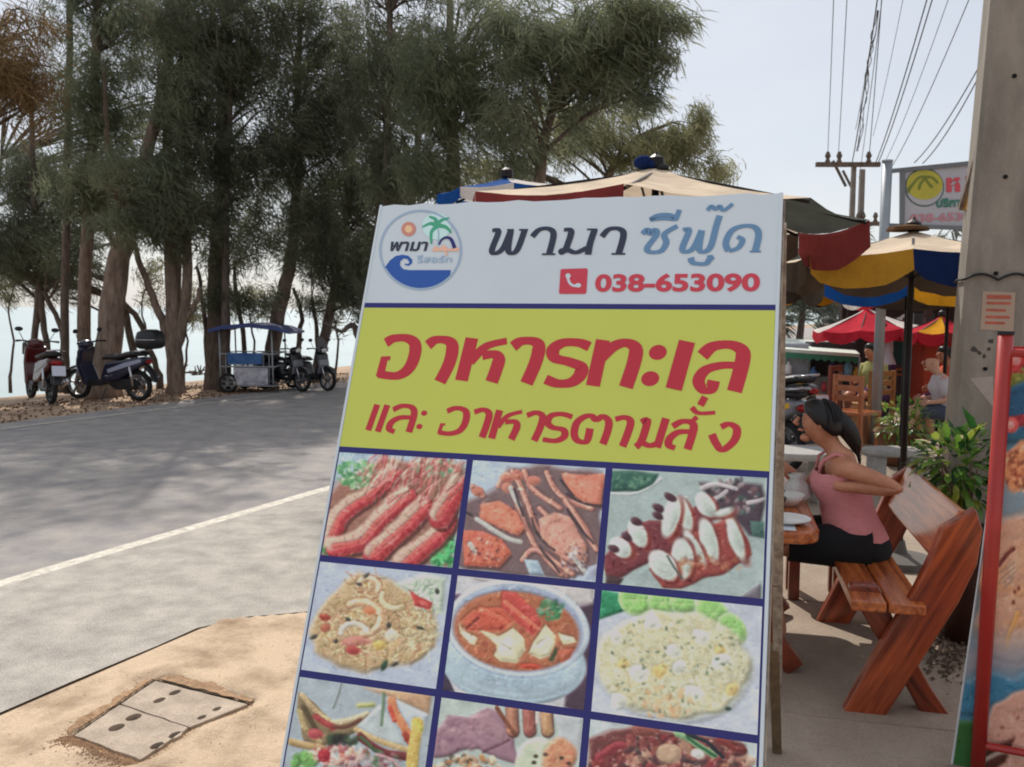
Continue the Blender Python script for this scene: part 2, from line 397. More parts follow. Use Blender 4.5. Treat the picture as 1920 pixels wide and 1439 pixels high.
# gravel round the covers: uncountable small stones
rng = np.random.default_rng(3)
GV = []; GF = []
def stone(p, r):
    k = len(GV)
    for a_, b_, c_ in ((1, 0, 0), (-.6, .8, 0), (-.5, -.9, 0), (.1, 0, .8), (0, .1, -.7)):
        j = rng.uniform(.7, 1.3, 3); GV.append((p[0] + a_ * r * j[0], p[1] + b_ * r * j[1], p[2] + c_ * r * j[2]))
    for f in ((0, 1, 3), (1, 2, 3), (2, 0, 3), (1, 0, 4), (2, 1, 4), (0, 2, 4)): GF.append([k + i for i in f])
for i in range(3400):
    e = (0, 4, 4, 4, 4, 4, 3, 0, 2, 4)[rng.integers(0, 10)]; q = abs(rng.normal(0, .045 if e == 4 else .018)) + .008
    a_, b_ = HULL[e], HULL[(e + 1) % 5]; p = a_.lerp(b_, float(rng.uniform(-.05, 1.03))); nn_ = Vector((b_.y - a_.y, a_.x - b_.x, 0)).normalized(); p = p + nn_ * float(q) * (1 if (p + nn_ * .01 - cc).length > (p - nn_ * .01 - cc).length else -1); r_ = rng.uniform(.0015, .0055) * (1 if e == 4 else .7)
    stone((p.x, p.y, path_z(p.x, p.y) + r_ * .3), r_)
for i in range(900):
    x, y = rng.uniform(-2.3, -.4), rng.uniform(2.8, 4.9)
    if (Vector((x, y, 0)) - LO).dot(SD) > -1.58: continue
    r_ = rng.uniform(.001, .0035); stone((x, y, path_z(x, y) + r_ * .3), r_)
mb = MB(); mb.add(GV, GF); o = mb.build('gravel', mat('gravel', s2l((186, 156, 126)), .9, var=.35, scale=60)); o['kind'] = 'stuff'; o['label'] = 'loose brown gravel around the drain covers'; o['category'] = 'gravel'

# ================================================================== MENU BOARD
K = EYE / 1.56
bTL = Vector((-.31127921, 2.08549504, 1.80149022)) * K
bR = Vector((.95512754, -.29619485, 0)); bUp = Vector((.11114848, .35841601, .92692178)); bN = bR.cross(bUp)   # faces the camera side
if bN.y > 0: bN = -bN
BW = .9 * K; BL = 1.62
def b3(u, v, h=0.): return bTL + bR * u - bUp * v + bN * h       # metres on the panel
def b2(px, py):                                              # photograph pixel -> metres on the panel face
    d = Vector(ray(px, py)); C0 = Vector(CO); t = (bTL - C0).dot(bN) / d.dot(bN); p = C0 + d * t - bTL
    return (p.dot(bR), -p.dot(bUp))
board = thing('menu_sign_board', 'large leaning menu board with white header, yellow-green title band and framed food photographs', 'sign board', (.05, 1.75, 0))
GAIN = [x * k for x, k in zip(s2l((174, 184, 202)), (1.10, .97, .90))]
def ink(c, g=.80): q = s2l(c); return tuple(min(.95, q[i] / GAIN[i] * g) for i in range(3))
def inkmat(name, c, **k):
    return mat(name, ink(c), k.pop('rough', .42), var=.035, scale=3, spec=.35, **k)
M_white = inkmat('print_white', (170, 180, 198)); M_yel = inkmat('print_yellow_green', (166, 174, 84))
M_navy = inkmat('print_navy', (36, 36, 100)); M_red = inkmat('print_red', (158, 42, 58)); M_dark = inkmat('print_dark', (42, 48, 68))
M_blue = inkmat('print_blue', (84, 116, 156)); M_wave = inkmat('print_wave_blue', (38, 74, 150)); M_palm = inkmat('print_palm_green', (62, 140, 118))
M_ring = inkmat('print_ring', (132, 152, 182)); M_sunp = inkmat('print_sun', (172, 118, 112)); M_sunc = inkmat('print_sun_core', (222, 168, 138)); M_sand = inkmat('print_sand', (196, 156, 146)); M_halo = inkmat('print_mint', (168, 206, 214))
M_phone = inkmat('print_phone_red', (168, 56, 74)); M_teal = inkmat('print_swirl', (60, 108, 160))
V1, V2, V2b = .2455 * K, .2570 * K, .5775 * K
# panel core, white surround edge, raw-wood frame and rear legs
mb = MB(); nseg = 24                                           # top edge slightly chewed
out = [(0, BL), (BW, BL), (BW, 0)] + [(BW * (1 - i / nseg), random.uniform(-.0035, .003)) for i in range(1, nseg)] + [(0, 0.004)]
mb.prism(out, b3(0, 0, -.0045), bR, -bUp, bN * .009); mb.build('backing_panel', M_white, board)
M_wood = mat('weathered_stick', s2l((110, 92, 70)), .85, var=.3, scale=9, bump=.5, bscale=50, stretch=(3, 3, .6))
M_wpaint = mat('chipped_white_paint', s2l((128, 112, 100)), .8, var=.2, scale=22, bump=.4, col2=s2l((176, 164, 152)), stretch=(2, 2, .5))
def frame_bar(a, b, w=.038, h=.022, m=None, nm='frame_rail'):
    q = MB(); q.bar(a, b, w, h, bN); q.build(nm, m or M_wpaint, board, bevel=.002)
hb = -.0225
frame_bar(b3(BW - .014, .012, hb), b3(BW - .014, 1.98, hb), m=M_wpaint)
frame_bar(b3(.02, .012, hb), b3(.02, 1.98, hb), m=M_wpaint)
for v in (.035, .7, 1.4): frame_bar(b3(.042, v, hb), b3(BW - .036, v, hb), m=M_wood)
for u, fx, fy in ((BW - .006, 1455, 1412), (.03, None, None)):
    top = b3(u, .05, -.055)
    if fx: foot = G(fx + 2, fy)
    else: foot = foot - bR * (BW - .05)
    mid = top.lerp(foot, .80)
    q = MB(); q.bar(top, mid, .030, .030, bN); q.build('rear_leg', M_wpaint, board, bevel=.003)
    q = MB(); q.bar(top.lerp(foot, .70) - bR * .012 + bN*.0, foot, .034, .034, bN); q.build('leg_extension', M_wood, board, bevel=.003)
q = MB(); c1 = b3(BW - .006, .05, -.055).lerp(G(1457, 1412), .55); c2 = c1 - bR * (BW - .05); q.bar(c1, c2, .03, .02); q.build('cross_brace', M_wood, board)
# edge rim (white lip on the left and right)
for u in (.004, BW - .004):
    q = MB(); q.bar(b3(u, .0, .0012), b3(u, BL, .0012), .006, .002, bN); q.build('edge_lip', M_white, board)
# flat printed areas, each 1 mm proud of the last
def rect(name, m, u0, v0, u1, v1, h):
    q = MB(); q.add([b3(u0, v0, h), b3(u0, v1, h), b3(u1, v1, h), b3(u1, v0, h)], [(0, 1, 2, 3)]); return q.build(name, m, board)
e0, e1 = .0075, BW - .0075
rect('navy_band', M_navy, e0, V1, e1, V2, .0008)
rect('title_band', M_yel, e0, V2 + .0004, e1, V2b, .0008)
rect('navy_field', M_navy, e0, V2b + .0004, e1, BL, .0008)

# lettering: brush strokes traced as ribbons
LAY = [0]
def ribbon_mb(mb, pts, wd, h0, conv, smooth=5, taper=None, callig=False):
    """pts in photo pixels (after conv); wd in photo pixels"""
    P = [np.array(b2(*conv(*p))) for p in pts]
    if smooth and len(P) > 2: P = smooth_line(P, smooth)
    P = [np.array(p) for p in P]; n = len(P); wm = wd * .95 * K * .9 / 780. * .5
    LAY[0] += 1; h = h0 + (LAY[0] % 12) * .00004
    Lh, Rh = [], []
    for i in range(n):
        d = P[min(i + 1, n - 1)] - P[max(i - 1, 0)]; d = d / (np.linalg.norm(d) + 1e-9); nn = np.array([-d[1], d[0]])
        cf = 1.0 if not callig else (.66 + .44 * abs(d[1]) ** 1.3)
        w_ = cf * wm * (taper[0] + (taper[1] - taper[0]) * i / (n - 1) if taper else 1)
        Lh.append(P[i] + nn * w_); Rh.append(P[i] - nn * w_)
    vv = [b3(p[0], p[1], h) for p in Lh + Rh]
    mb.add(vv, [(i, i + 1, n + i + 1, n + i) for i in range(n - 1)])
def disc_mb(mb, c, rx, ry, h, conv, n=28, ang=0):
    pts = [conv(c[0] + rx * math.cos(2 * PI * i / n) * math.cos(ang) - ry * math.sin(2 * PI * i / n) * math.sin(ang), c[1] + rx * math.cos(2 * PI * i / n) * math.sin(ang) + ry * math.sin(2 * PI * i / n) * math.cos(ang)) for i in range(n)]
    mb.add([b3(*b2(*p), h) for p in pts], [list(range(n))])
def poly_mb(mb, pts, h, conv, smooth=0):
    if smooth: pts = smooth_line(pts + [pts[0]], smooth)[:-1]
    V, Fs = fill_poly([[b2(*conv(p[0], p[1])) for p in pts]], lambda x, y: b3(x, y, h)); mb.add(V, Fs)
def letters(name, m, strokes, wd, conv, dots=(), label=None, h=.0013, sm=5):
    mb = MB()
    for st in strokes:
        w_ = wd; s_ = sm
        if isinstance(st, tuple) and isinstance(st[0], list):
            if len(st) > 2: s_ = st[2]
            st, w_ = st[0], st[1]
        ribbon_mb(mb, st, w_, h, conv, s_, callig=True)
    for (x, y, rx, ry) in dots: disc_mb(mb, (x, y), rx, ry, h, conv, ang=-.25)
    return mb.build(name, m, board, label=label)
z3 = lambda x, y: (620 + x / 2.2326, 580 + y / 2.2326)
z2 = lambda x, y: (860 + x / 3.0968, 360 + y / 3.0968)
zl = lambda x, y: (700 + x / 8, 380 + y / 8)
zp = lambda x, y: (x, y)
T1 = [[(232, 142), (265, 124), (318, 122), (352, 145), (352, 195), (325, 252), (275, 280), (200, 272)], ([(206, 284), (226, 206), (250, 208)], 16, 0),
      [(408, 152), (440, 130), (488, 132), (510, 158), (498, 225), (458, 306)], 
      ([(592, 122), (548, 300)], 24, 0), ([(585, 222), (650, 158), (738, 134)], 19), ([(636, 196), (684, 190), (704, 212), (692, 258), (674, 306)], 24),
      [(764, 158), (798, 136), (850, 136), (872, 160), (858, 225), (820, 312)],
      [(1084, 158), (1040, 142), (975, 142), (932, 170), (942, 206), (1000, 222), (1048, 244), (1042, 280), (1005, 308), (950, 312), (900, 294)],
      ([(1140, 130), (1098, 322)], 24, 0), [(1130, 205), (1180, 160), (1235, 142), (1276, 165), (1270, 225), (1236, 328)],
      ([(1492, 136), (1436, 336)], 27, 0),
      [(1556, 196), (1600, 158), (1672, 150), (1722, 175), (1722, 230), (1690, 346)], ([(1712, 238), (1640, 236), (1570, 256), (1540, 300), (1560, 338), (1592, 336), (1604, 300)], 20)]
letters('title_lettering', M_red, T1, 24, z3, [(1370, 182, 38, 31), (1338, 292, 38, 31)], 'bold red slanted Thai title across the yellow-green band')
T2 = [([(196, 400), (158, 508)], 12, 0), ([(238, 402), (198, 514)], 12, 0),
      [(262, 422), (300, 406), (340, 412), (350, 442), (328, 516)], [(344, 455), (292, 455), (255, 475), (246, 502), (268, 514)],
      [(488, 428), (528, 415), (566, 428), (566, 470), (542, 508), (498, 522), (452, 516)], ([(454, 520), (466, 482), (480, 484)], 7, 0),
      [(602, 432), (640, 422), (664, 440), (652, 490), (634, 538)],
      ([(708, 424), (674, 542)], 13, 0), ([(700, 494), (742, 448), (802, 430)], 10), ([(732, 474), (770, 472), (780, 494), (756, 546)], 13),
      [(822, 446), (862, 434), (888, 452), (876, 500), (852, 552)],
      [(1012, 452), (970, 440), (926, 446), (908, 474), (930, 496), (974, 506), (978, 534), (942, 552), (888, 546)],
      [(1086, 500), (1072, 553), (1036, 552), (1020, 524), (1030, 478), (1062, 452), (1092, 448), (1112, 464), (1140, 450), (1164, 470), (1160, 510), (1140, 566)],
      [(1192, 462), (1232, 454), (1256, 472), (1244, 520), (1222, 576)],
      [(1300, 474), (1326, 466), (1310, 530), (1296, 562)], [(1278, 578), (1302, 562), (1336, 572), (1372, 562)], ([(1404, 458), (1366, 580)], 13, 0),
      [(1432, 492), (1468, 472), (1506, 474), (1520, 500), (1494, 588)], [(1508, 514), (1456, 516), (1420, 542), (1416, 570), (1442, 582)], ([(1500, 482), (1534, 452)], 9, 0),
      ([(1512, 412), (1540, 436), (1610, 434)], 10), ([(1568, 368), (1548, 404)], 12, 0),
      [(1634, 494), (1668, 482), (1700, 502), (1690, 550), (1640, 590), (1612, 560), (1596, 524)]]
letters('subtitle_lettering', M_red, T2, 13, z3, [(392, 436, 13, 11), (372, 492, 13, 11)], 'thinner red slanted Thai line under the title')
H1 = [[(196, 226), (232, 232), (194, 338), (216, 358), (260, 326), (304, 224)], [(304, 224), (288, 336), (314, 358), (346, 328), (384, 224)],
      ([(196, 222), (240, 222)], 5.5, 0), ([(352, 222), (404, 222)], 5.5, 0), ([(282, 222), (320, 222)], 5.5, 0),
      [(428, 262), (468, 222), (522, 216), (552, 250), (526, 362)], ([(484, 364), (562, 364)], 5.5, 0),
      [(612, 222), (654, 230), (630, 316), (612, 352)], [(588, 356), (622, 336), (680, 354), (744, 328)], [(790, 222), (764, 300), (752, 366)], ([(746, 220), (806, 220)], 5.5, 0),
      [(832, 262), (872, 220), (930, 216), (958, 250), (930, 360)], ([(888, 362), (968, 362)], 5.5, 0)]
letters('name_lettering', M_dark, H1, 12, z2, [(600, 348, 22, 19)], 'dark navy first half of the restaurant name')
H2 = [[(1068, 246), (1096, 220), (1112, 246), (1138, 222), (1150, 250), (1094, 328), (1118, 352), (1176, 344), (1206, 296), (1196, 246), (1270, 200)],
      [(1112, 164), (1160, 138), (1224, 136), (1262, 160), (1190, 156), (1112, 164)], ([(1282, 106), (1262, 162)], 9, 0),
      [(1304, 222), (1338, 226), (1300, 326), (1320, 350), (1366, 324), (1412, 226)], [(1412, 226), (1396, 330), (1424, 350), (1464, 318), (1496, 200), (1516, 140)], ([(1300, 216), (1350, 214)], 5.5, 0),
      [(1348, 384), (1362, 414), (1430, 420), (1454, 398), (1474, 376)], ([(1442, 376), (1478, 374)], 5, 0),
      ([(1446, 110), (1468, 84), (1492, 104), (1516, 84), (1538, 110), (1592, 72)], 8),
      [(1566, 346), (1552, 296), (1584, 230), (1644, 202), (1712, 204), (1742, 246), (1722, 346)], ([(1572, 346), (1624, 326), (1648, 282), (1618, 262)], 10), ([(1690, 348), (1756, 348)], 5.5, 0)]
letters('name_lettering', M_blue, H2, 11, z2, (), 'blue second half of the restaurant name')

def text_2d(s, bold=0.0, shear=0.0):
    cu = bpy.data.curves.new('t', 'FONT'); cu.body = s; cu.offset = bold; cu.shear = shear; cu.resolution_u = 4
    o = bpy.data.objects.new('t', cu); COL.objects.link(o); bpy.context.view_layer.update()
    me = bpy.data.meshes.new_from_object(o.evaluated_get(bpy.context.evaluated_depsgraph_get()))
    V = [(v.co.x, v.co.y) for v in me.vertices]; Fs = [list(p.vertices) for p in me.polygons]
    bpy.data.objects.remove(o); bpy.data.curves.remove(cu); bpy.data.meshes.remove(me)
    xs = [v[0] for v in V]; ys = [v[1] for v in V]; x0, x1, y0, y1 = min(xs), max(xs), min(ys), max(ys)
    return [((x - x0) / (x1 - x0), (y - y0) / (y1 - y0)) for x, y in V], Fs
def text_board(name, s, m, quad, conv, bold=0, h=.0015, shear=0, label=None):
    """quad: bottom-left, bottom-right, top-right, top-left"""
    V, Fs = text_2d(s, bold, shear); q = [np.array(b2(*conv(*p))) for p in quad]
    P = [(1 - y) * ((1 - x) * q[0] + x * q[1]) + y * ((1 - x) * q[3] + x * q[2]) for x, y in V]
    mb = MB(); mb.add([b3(p[0], p[1], h) for p in P], Fs); return mb.build(name, m, board, label=label)
text_board('phone_number', '038-653090', M_phone, [(790, 585), (1748, 582), (1752, 472), (796, 478)], z2, bold=.035)
# phone badge
mb = MB(); poly_mb(mb, [(600, 450), (740, 445), (750, 452), (742, 585), (735, 594), (590, 594), (583, 588), (592, 455)], .0012, z2); pb = mb.build('phone_badge', M_phone, board)
mb = MB(); ribbon_mb(mb, [(632, 492), (645, 530), (672, 548), (700, 546)], 5, .0016, z2, 5); disc_mb(mb, (636, 490), 15, 15, .0017, z2); disc_mb(mb, (694, 545), 18, 13, .00172, z2)
mb.build('handset_mark', M_white, pb)
# round emblem
mb = MB(); n = 56
ri = [zl(712 + 588 * math.cos(2 * PI * i / n), 716 + 572 * math.sin(2 * PI * i / n)) for i in range(n)]; ro = [zl(712 + 622 * math.cos(2 * PI * i / n), 716 + 604 * math.sin(2 * PI * i / n)) for i in range(n)]
mb.add([b3(*b2(*p), .0012) for p in ri + ro], [(i, (i + 1) % n, n + (i + 1) % n, n + i) for i in range(n)])
emb = mb.build('emblem_ring', M_ring, board)
mb = MB()
wave = [(172, 985), (250, 875), (340, 805), (440, 788), (525, 802), (585, 860), (585, 915), (530, 955), (470, 938), (480, 918), (520, 930), (545, 900), (515, 852), (455, 842), (405, 885), (402, 950), (450, 1005), (540, 1018), (1165, 1018)]
arc = [(712 + 586 * math.cos(a), 716 + 570 * math.sin(a)) for a in np.linspace(.58, PI - .5, 16)]
poly_mb(mb, wave + arc[1:], .0013, zl); mb.build('wave_mark', M_wave, emb)
mb = MB(); disc_mb(mb, (950, 360), 215, 200, .00112, zl); mb.build('sky_tint', M_halo, emb)
mb = MB()
for st in ([(970, 350), (930, 255), (840, 215)], [(960, 350), (860, 320), (735, 375)], [(960, 360), (875, 450), (875, 625)], [(960, 350), (1090, 375), (1170, 460)], [(960, 350), (1020, 275), (1140, 240)]):
    ribbon_mb(mb, st, 11, .0014, zl, 6, taper=(1, .35))
mb.build('palm_mark', M_palm, emb)
mb = MB(); ribbon_mb(mb, [(975, 400), (985, 500), (970, 640)], 2.5, .00135, zl); mb.build('palm_trunk_mark', M_ring, emb)
mb = MB(); disc_mb(mb, (532, 402), 108, 108, .0013, zl); mb.build('sun_mark', M_sunp, emb)
mb = MB(); disc_mb(mb, (532, 402), 55, 55, .0014, zl); mb.build('sun_core_mark', M_sunc, emb)
mb = MB(); ribbon_mb(mb, [(990, 640), (1030, 560), (1100, 530), (1170, 560), (1225, 690)], 7, .0015, zl, 6, taper=(.5, 1.1)); mb.build('parasol_mark', M_navy, emb)
mb = MB(); poly_mb(mb, [(870, 735), (930, 650), (1000, 690), (1060, 630), (1130, 700), (1290, 680), (1290, 735)], .00138, zl); ribbon_mb(mb, [(1080, 735), (1110, 800)], 4, .0014, zl, 0); mb.build('beach_mark', M_sand, emb)
text_board('emblem_lettering', 'พามา', M_dark, [(245, 735), (810, 735), (830, 590), (270, 590)], zl, bold=.03, shear=.1)
text_board('emblem_small_lettering', 'รีสอร์ท', M_ring, [(650, 915), (1180, 905), (1190, 805), (655, 790)], zl, bold=.02)

# ---------------------------------------------------------------- printed dishes
class Canvas:
    def __init__(s, u0, v0, u1, v1, n, base, seed, g=1.0):
        s.u0, s.v0, s.u1, s.v1, s.n = u0, v0, u1, v1, n; s.rng = np.random.default_rng(seed); s.g = g
        a = np.linspace(0, 1, n); U, Vv = np.meshgrid(u0 + (u1 - u0) * a, v0 + (v1 - v0) * a); s.U, s.V = U, Vv
        # pixel coordinates of each sample (dishes are drawn in the photograph's own pixels)
        P = np.array(bTL)[None, None] + np.array(bR) * U[..., None] - np.array(bUp) * Vv[..., None] - CO
        q = P @ CM.T; s.X = 960 + F_PX * q[..., 0] / q[..., 2]; s.Y = 719.5 + F_PX * q[..., 1] / q[..., 2]
        s.I = np.zeros((n, n, 3)) + np.array(s.c(base)); s.Hm = np.zeros((n, n))
    def c(s, c): return np.array(c, float)
    def blend(s, A, col): s.I = s.I * (1 - A[..., None]) + np.array(col, float) * A[..., None]
    def dome(s, A, d, R_=7.):
        h = np.sqrt(np.clip(-d, 0, R_) / R_) * R_; s.Hm = s.Hm * (1 - A) + (s.Hm * .35 + h) * A
    def relief(s, k=.06):
        H_ = s.Hm + .35 * np.random.default_rng(3).normal(0, 1, s.Hm.shape)
        for _ in range(2): H_ = (H_ + np.roll(H_, 1, 0) + np.roll(H_, -1, 0) + np.roll(H_, 1, 1) + np.roll(H_, -1, 1)) / 5
        gy, gx = np.gradient(H_); sh = (gx * .75 + gy * 1.0); sh[0] = sh[-1] = 0; sh[:, 0] = sh[:, -1] = 0
        sh = np.clip(sh, -3.5, 4.5); s.I = s.I * (1 + k * np.clip(sh, -9, 0) * 2.2)[..., None] + (np.clip(sh, 0, 9) * k * 210)[..., None]
    def warp(s, k, sc=18):
        ph = s.rng.uniform(0, 6, 4); return (s.X + k * (np.sin(s.Y / sc + ph[0]) + .6 * np.sin(s.X / sc * 1.7 + s.Y / sc * 1.3 + ph[1])), s.Y + k * (np.sin(s.X / sc + ph[2]) + .6 * np.sin(s.Y / sc * 1.9 - s.X / sc + ph[3])))
    def small(s, cx, cy, rx, ry, col, ang, a):
        m = max(rx, ry) + 2; rr_ = np.where(np.abs(s.Y[:, s.Y.shape[1] // 2] - cy) < m + 22)[0]; 
        if len(rr_) == 0: return
        r0, r1 = rr_[0], rr_[-1] + 1; cc_ = np.where(np.abs(s.X[(r0 + r1) // 2] - cx) < m + 14)[0]
        if len(cc_) == 0: return
        c0, c1 = cc_[0], cc_[-1] + 1; X, Y = s.X[r0:r1, c0:c1], s.Y[r0:r1, c0:c1]; ca, sa = math.cos(ang), math.sin(ang)
        x = (X - cx) * ca + (Y - cy) * sa; y = -(X - cx) * sa + (Y - cy) * ca; d = (np.sqrt((x / rx) ** 2 + (y / ry) ** 2) - 1) * min(rx, ry)
        A = (a * np.clip(.5 - d / 2.8, 0, 1))[..., None]; s.I[r0:r1, c0:c1] = s.I[r0:r1, c0:c1] * (1 - A) + np.array(col, float) * A
    def detail(s, n=900):
        R_ = s.rng; H_, W_ = s.I.shape[:2]
        for i in range(n):
            r_, c_ = R_.integers(0, H_), R_.integers(0, W_); v = s.I[r_, c_]; sat = v.max() - v.min()
            if sat < 46 and R_.random() < .93: continue
            k = R_.choice([-38, -24, 20, 38, 58], p=[.25, .25, .25, .15, .10]); col = np.clip(v + k + R_.normal(0, 8, 3), 0, 255)
            s.small(s.X[r_, c_], s.Y[r_, c_], R_.uniform(1, 4.5), R_.uniform(.6, 1.8), col, R_.uniform(-1.6, .4), R_.uniform(.35, .8))
    def ell(s, cx, cy, rx, ry, col, ang=0, soft=1.6, a=1, wob=0):
        if max(rx, ry) < 7 and not wob: return s.small(cx, cy, rx, ry, col, ang, a)
        X, Y = s.warp(wob, 14) if wob else (s.X, s.Y)
        ca, sa = math.cos(ang), math.sin(ang); x = (X - cx) * ca + (Y - cy) * sa; y = -(X - cx) * sa + (Y - cy) * ca
        d = (np.sqrt((x / rx) ** 2 + (y / ry) ** 2) - 1) * min(rx, ry); A_ = a * np.clip(.5 - d / soft / 2, 0, 1); s.blend(A_, col); s.dome(A_, d)
    def poly(s, pts, col, soft=1.8, a=1, wob=0):
        X, Y = s.warp(wob, 14) if wob else (s.X, s.Y)
        ins = np.zeros(X.shape, bool); dm = np.full(X.shape, 1e9); n = len(pts)
        for i in range(n):
            x0, y0 = pts[i]; x1, y1 = pts[(i + 1) % n]
            cnd = ((y0 > Y) != (y1 > Y)) & (X < (x1 - x0) * (Y - y0) / ((y1 - y0) + 1e-9) + x0); ins ^= cnd
            dx, dy = x1 - x0, y1 - y0; t = np.clip(((X - x0) * dx + (Y - y0) * dy) / (dx * dx + dy * dy + 1e-9), 0, 1)
            dm = np.minimum(dm, np.hypot(X - x0 - t * dx, Y - y0 - t * dy))
        d = np.where(ins, -dm, dm); A_ = a * np.clip(.5 - d / soft / 2, 0, 1); s.blend(A_, col); s.dome(A_, d)
    def line(s, pts, wd, col, a=1, soft=1.4, taper=1, wob=0):
        X, Y = s.warp(wob, 14) if wob else (s.X, s.Y)
        dm = np.full(X.shape, 1e9); pts = smooth_line(pts, 4) if len(pts) > 2 else pts; n = len(pts)
        for i in range(n - 1):
            (x0, y0), (x1, y1) = pts[i], pts[i + 1]; dx, dy = x1 - x0, y1 - y0
            t = np.clip(((X - x0) * dx + (Y - y0) * dy) / (dx * dx + dy * dy + 1e-9), 0, 1)
            w_ = wd / 2 * (1 + (taper - 1) * (i + t) / (n - 1)); dm = np.minimum(dm, np.hypot(X - x0 - t * dx, Y - y0 - t * dy) - w_)
        A_ = a * np.clip(.5 - dm / soft / 2, 0, 1); s.blend(A_, col); s.dome(A_, dm)
    def specks(s, n, cx, cy, rx, ry, cols, r0, r1, a=.8, elong=1.6, angr=(0, 3.14)):
        for i in range(n):
            t = s.rng.uniform(0, 2 * PI); q = math.sqrt(s.rng.uniform(0, 1)); r_ = s.rng.uniform(r0, r1)
            col = cols[s.rng.integers(0, len(cols))]
            s.ell(cx + rx * q * math.cos(t), cy + ry * q * math.sin(t), r_ * elong, r_, col, s.rng.uniform(*angr), soft=1.5, a=a * s.rng.uniform(.6, 1))
    def mottle(s, amt, sc=5, seed=0):
        r_ = np.random.default_rng(seed); k = max(3, int(s.n / sc)); g = r_.normal(0, 1, (k + 2, k + 2))
        a = np.linspace(0, k, s.n); i = a.astype(int); f = a - i; f = f * f * (3 - 2 * f)
        R0 = g[i][:, i] * (1 - f)[None, :] + g[i][:, i + 1] * f[None, :]; R1 = g[i + 1][:, i] * (1 - f)[None, :] + g[i + 1][:, i + 1] * f[None, :]
        s.I = s.I * (1 + amt * (R0 * (1 - f)[:, None] + R1 * f[:, None]))[..., None]
    def finish(s, label):
        s.relief(); s.detail()
        s.mottle(.02, 3, 5); s.mottle(.03, 12, 6)
        g_ = s.I.mean(2, keepdims=True); s.I = g_ + (s.I - g_) * .86
        I = np.clip(s.I, 2, 253) / 255.; L = np.where(I <= .04045, I / 12.92, ((I + .055) / 1.055) ** 2.4)
        L = np.clip(L / np.array(GAIN) * .80, 0, .92); n = s.n
        A = np.concatenate([L.reshape(-1, 3), np.ones((n * n, 1))], 1)
        inv = ROOTM[board.name].inverted(); T0 = np.array(inv @ bTL)
        P = T0 + np.array(bR) * s.U.reshape(-1, 1) - np.array(bUp) * s.V.reshape(-1, 1) + np.array(bN) * .0014
        a = (np.arange(n - 1)[:, None] * n + np.arange(n - 1)[None, :]).ravel()
        o = np_mesh('food_photograph', P, np.stack([a, a + n, a + n + 1, a + 1], 1), color_attr_mat('food_print'), board, A)
        o['label'] = label
NC = 150
ub = [b2(627, 950)[0], b2(873, 960)[0], b2(1133, 990)[0], b2(1441, 1000)[0]]
vb = [.5775 * K + .0, .8156 * K, 1.0432 * K, 1.275 * K, 1.506 * K]
gap = .0072
ub = [e0 + .004, .2905 * 1.0, .0, .0]
uL = b2(602, 1000)[0]; u1 = b2(862, 1010)[0]; u2 = b2(1128, 1040)[0]; uR = b2(1436, 1100)[0]
ub = [b2(615, 970)[0] + .001, u1, u2, b2(1434, 1100)[0] + .004]
def cell(i, j, base, seed):
    top = vb[j] + (gap * 1.9 if j == 0 else gap)
    return Canvas(ub[i] + (gap if i else 0), top, ub[i + 1] - gap, vb[j + 1] - gap, NC, base, seed)
rg = random.Random(4)
def jit(pts, k): return [(x + rg.uniform(-k, k), y + rg.uniform(-k, k)) for x, y in pts]
# 1 prawns
z4 = lambda x, y: (580 + x / 3.3103, 840 + y / 3.3103)
c = cell(0, 0, (158, 182, 210), 1)
c.poly([z4(*p) for p in [(90, 330), (190, 200), (330, 120), (480, 70), (960, 90), (880, 740), (80, 680)]], (150, 104, 94), soft=6, wob=3)
c.specks(130, *z4(300, 170), 42, 26, [(70, 150, 90), (110, 170, 110), (60, 130, 80), (190, 205, 190)], 1.5, 4.5)
c.specks(90, *z4(780, 120), 50, 16, [(90, 170, 130), (180, 190, 180), (190, 90, 90)], 1.5, 4)
c.specks(120, *z4(840, 640), 34, 30, [(70, 180, 110), (90, 200, 130), (40, 120, 70)], 2, 5)
c.specks(50, *z4(180, 640), 30, 14, [(80, 150, 90), (60, 110, 70)], 2, 4)
c.specks(30, *z4(110, 610), 8, 10, [(80, 150, 90), (60, 110, 70)], 2, 4)
for pts, wd in (([(135, 560), (210, 410), (380, 290), (520, 160)], 96), ([(160, 615), (330, 580), (430, 460), (620, 300)], 112), ([(400, 665), (480, 590), (620, 470), (720, 360)], 116), ([(590, 725), (680, 640), (800, 540), (870, 450)], 116), ([(810, 430), (870, 330), (930, 230)], 130)):
    P = [z4(*p) for p in pts]; w_ = wd / 3.31 * 1.12
    c.line([(x + 5, y + 6) for x, y in P], w_ * 1.02, (84, 40, 40), a=.75, taper=.8, soft=3)
    c.line(P, w_, (176, 52, 62), taper=.75, wob=1.2)
    c.line([(x - 7, y - 8) for x, y in P], w_ * .62, (198, 172, 160), taper=.9, a=.95, wob=2, soft=4)
    c.line([(x - 1, y - 1) for x, y in P], w_ * .30, (208, 84, 86), taper=.7, a=.8)
    S = smooth_line(P, 7)
    for i in range(2, len(S) - 2, 1):
        d = S[i + 1] - S[i - 1]; d = d / np.linalg.norm(d); nn = np.array([-d[1], d[0]]); pz = S[i]
        c.line([tuple(pz + nn * w_ * .5), tuple(pz + d * 2), tuple(pz - nn * w_ * .45)], 1.5, (142, 34, 46) if i % 2 else (214, 120, 112), a=.28)
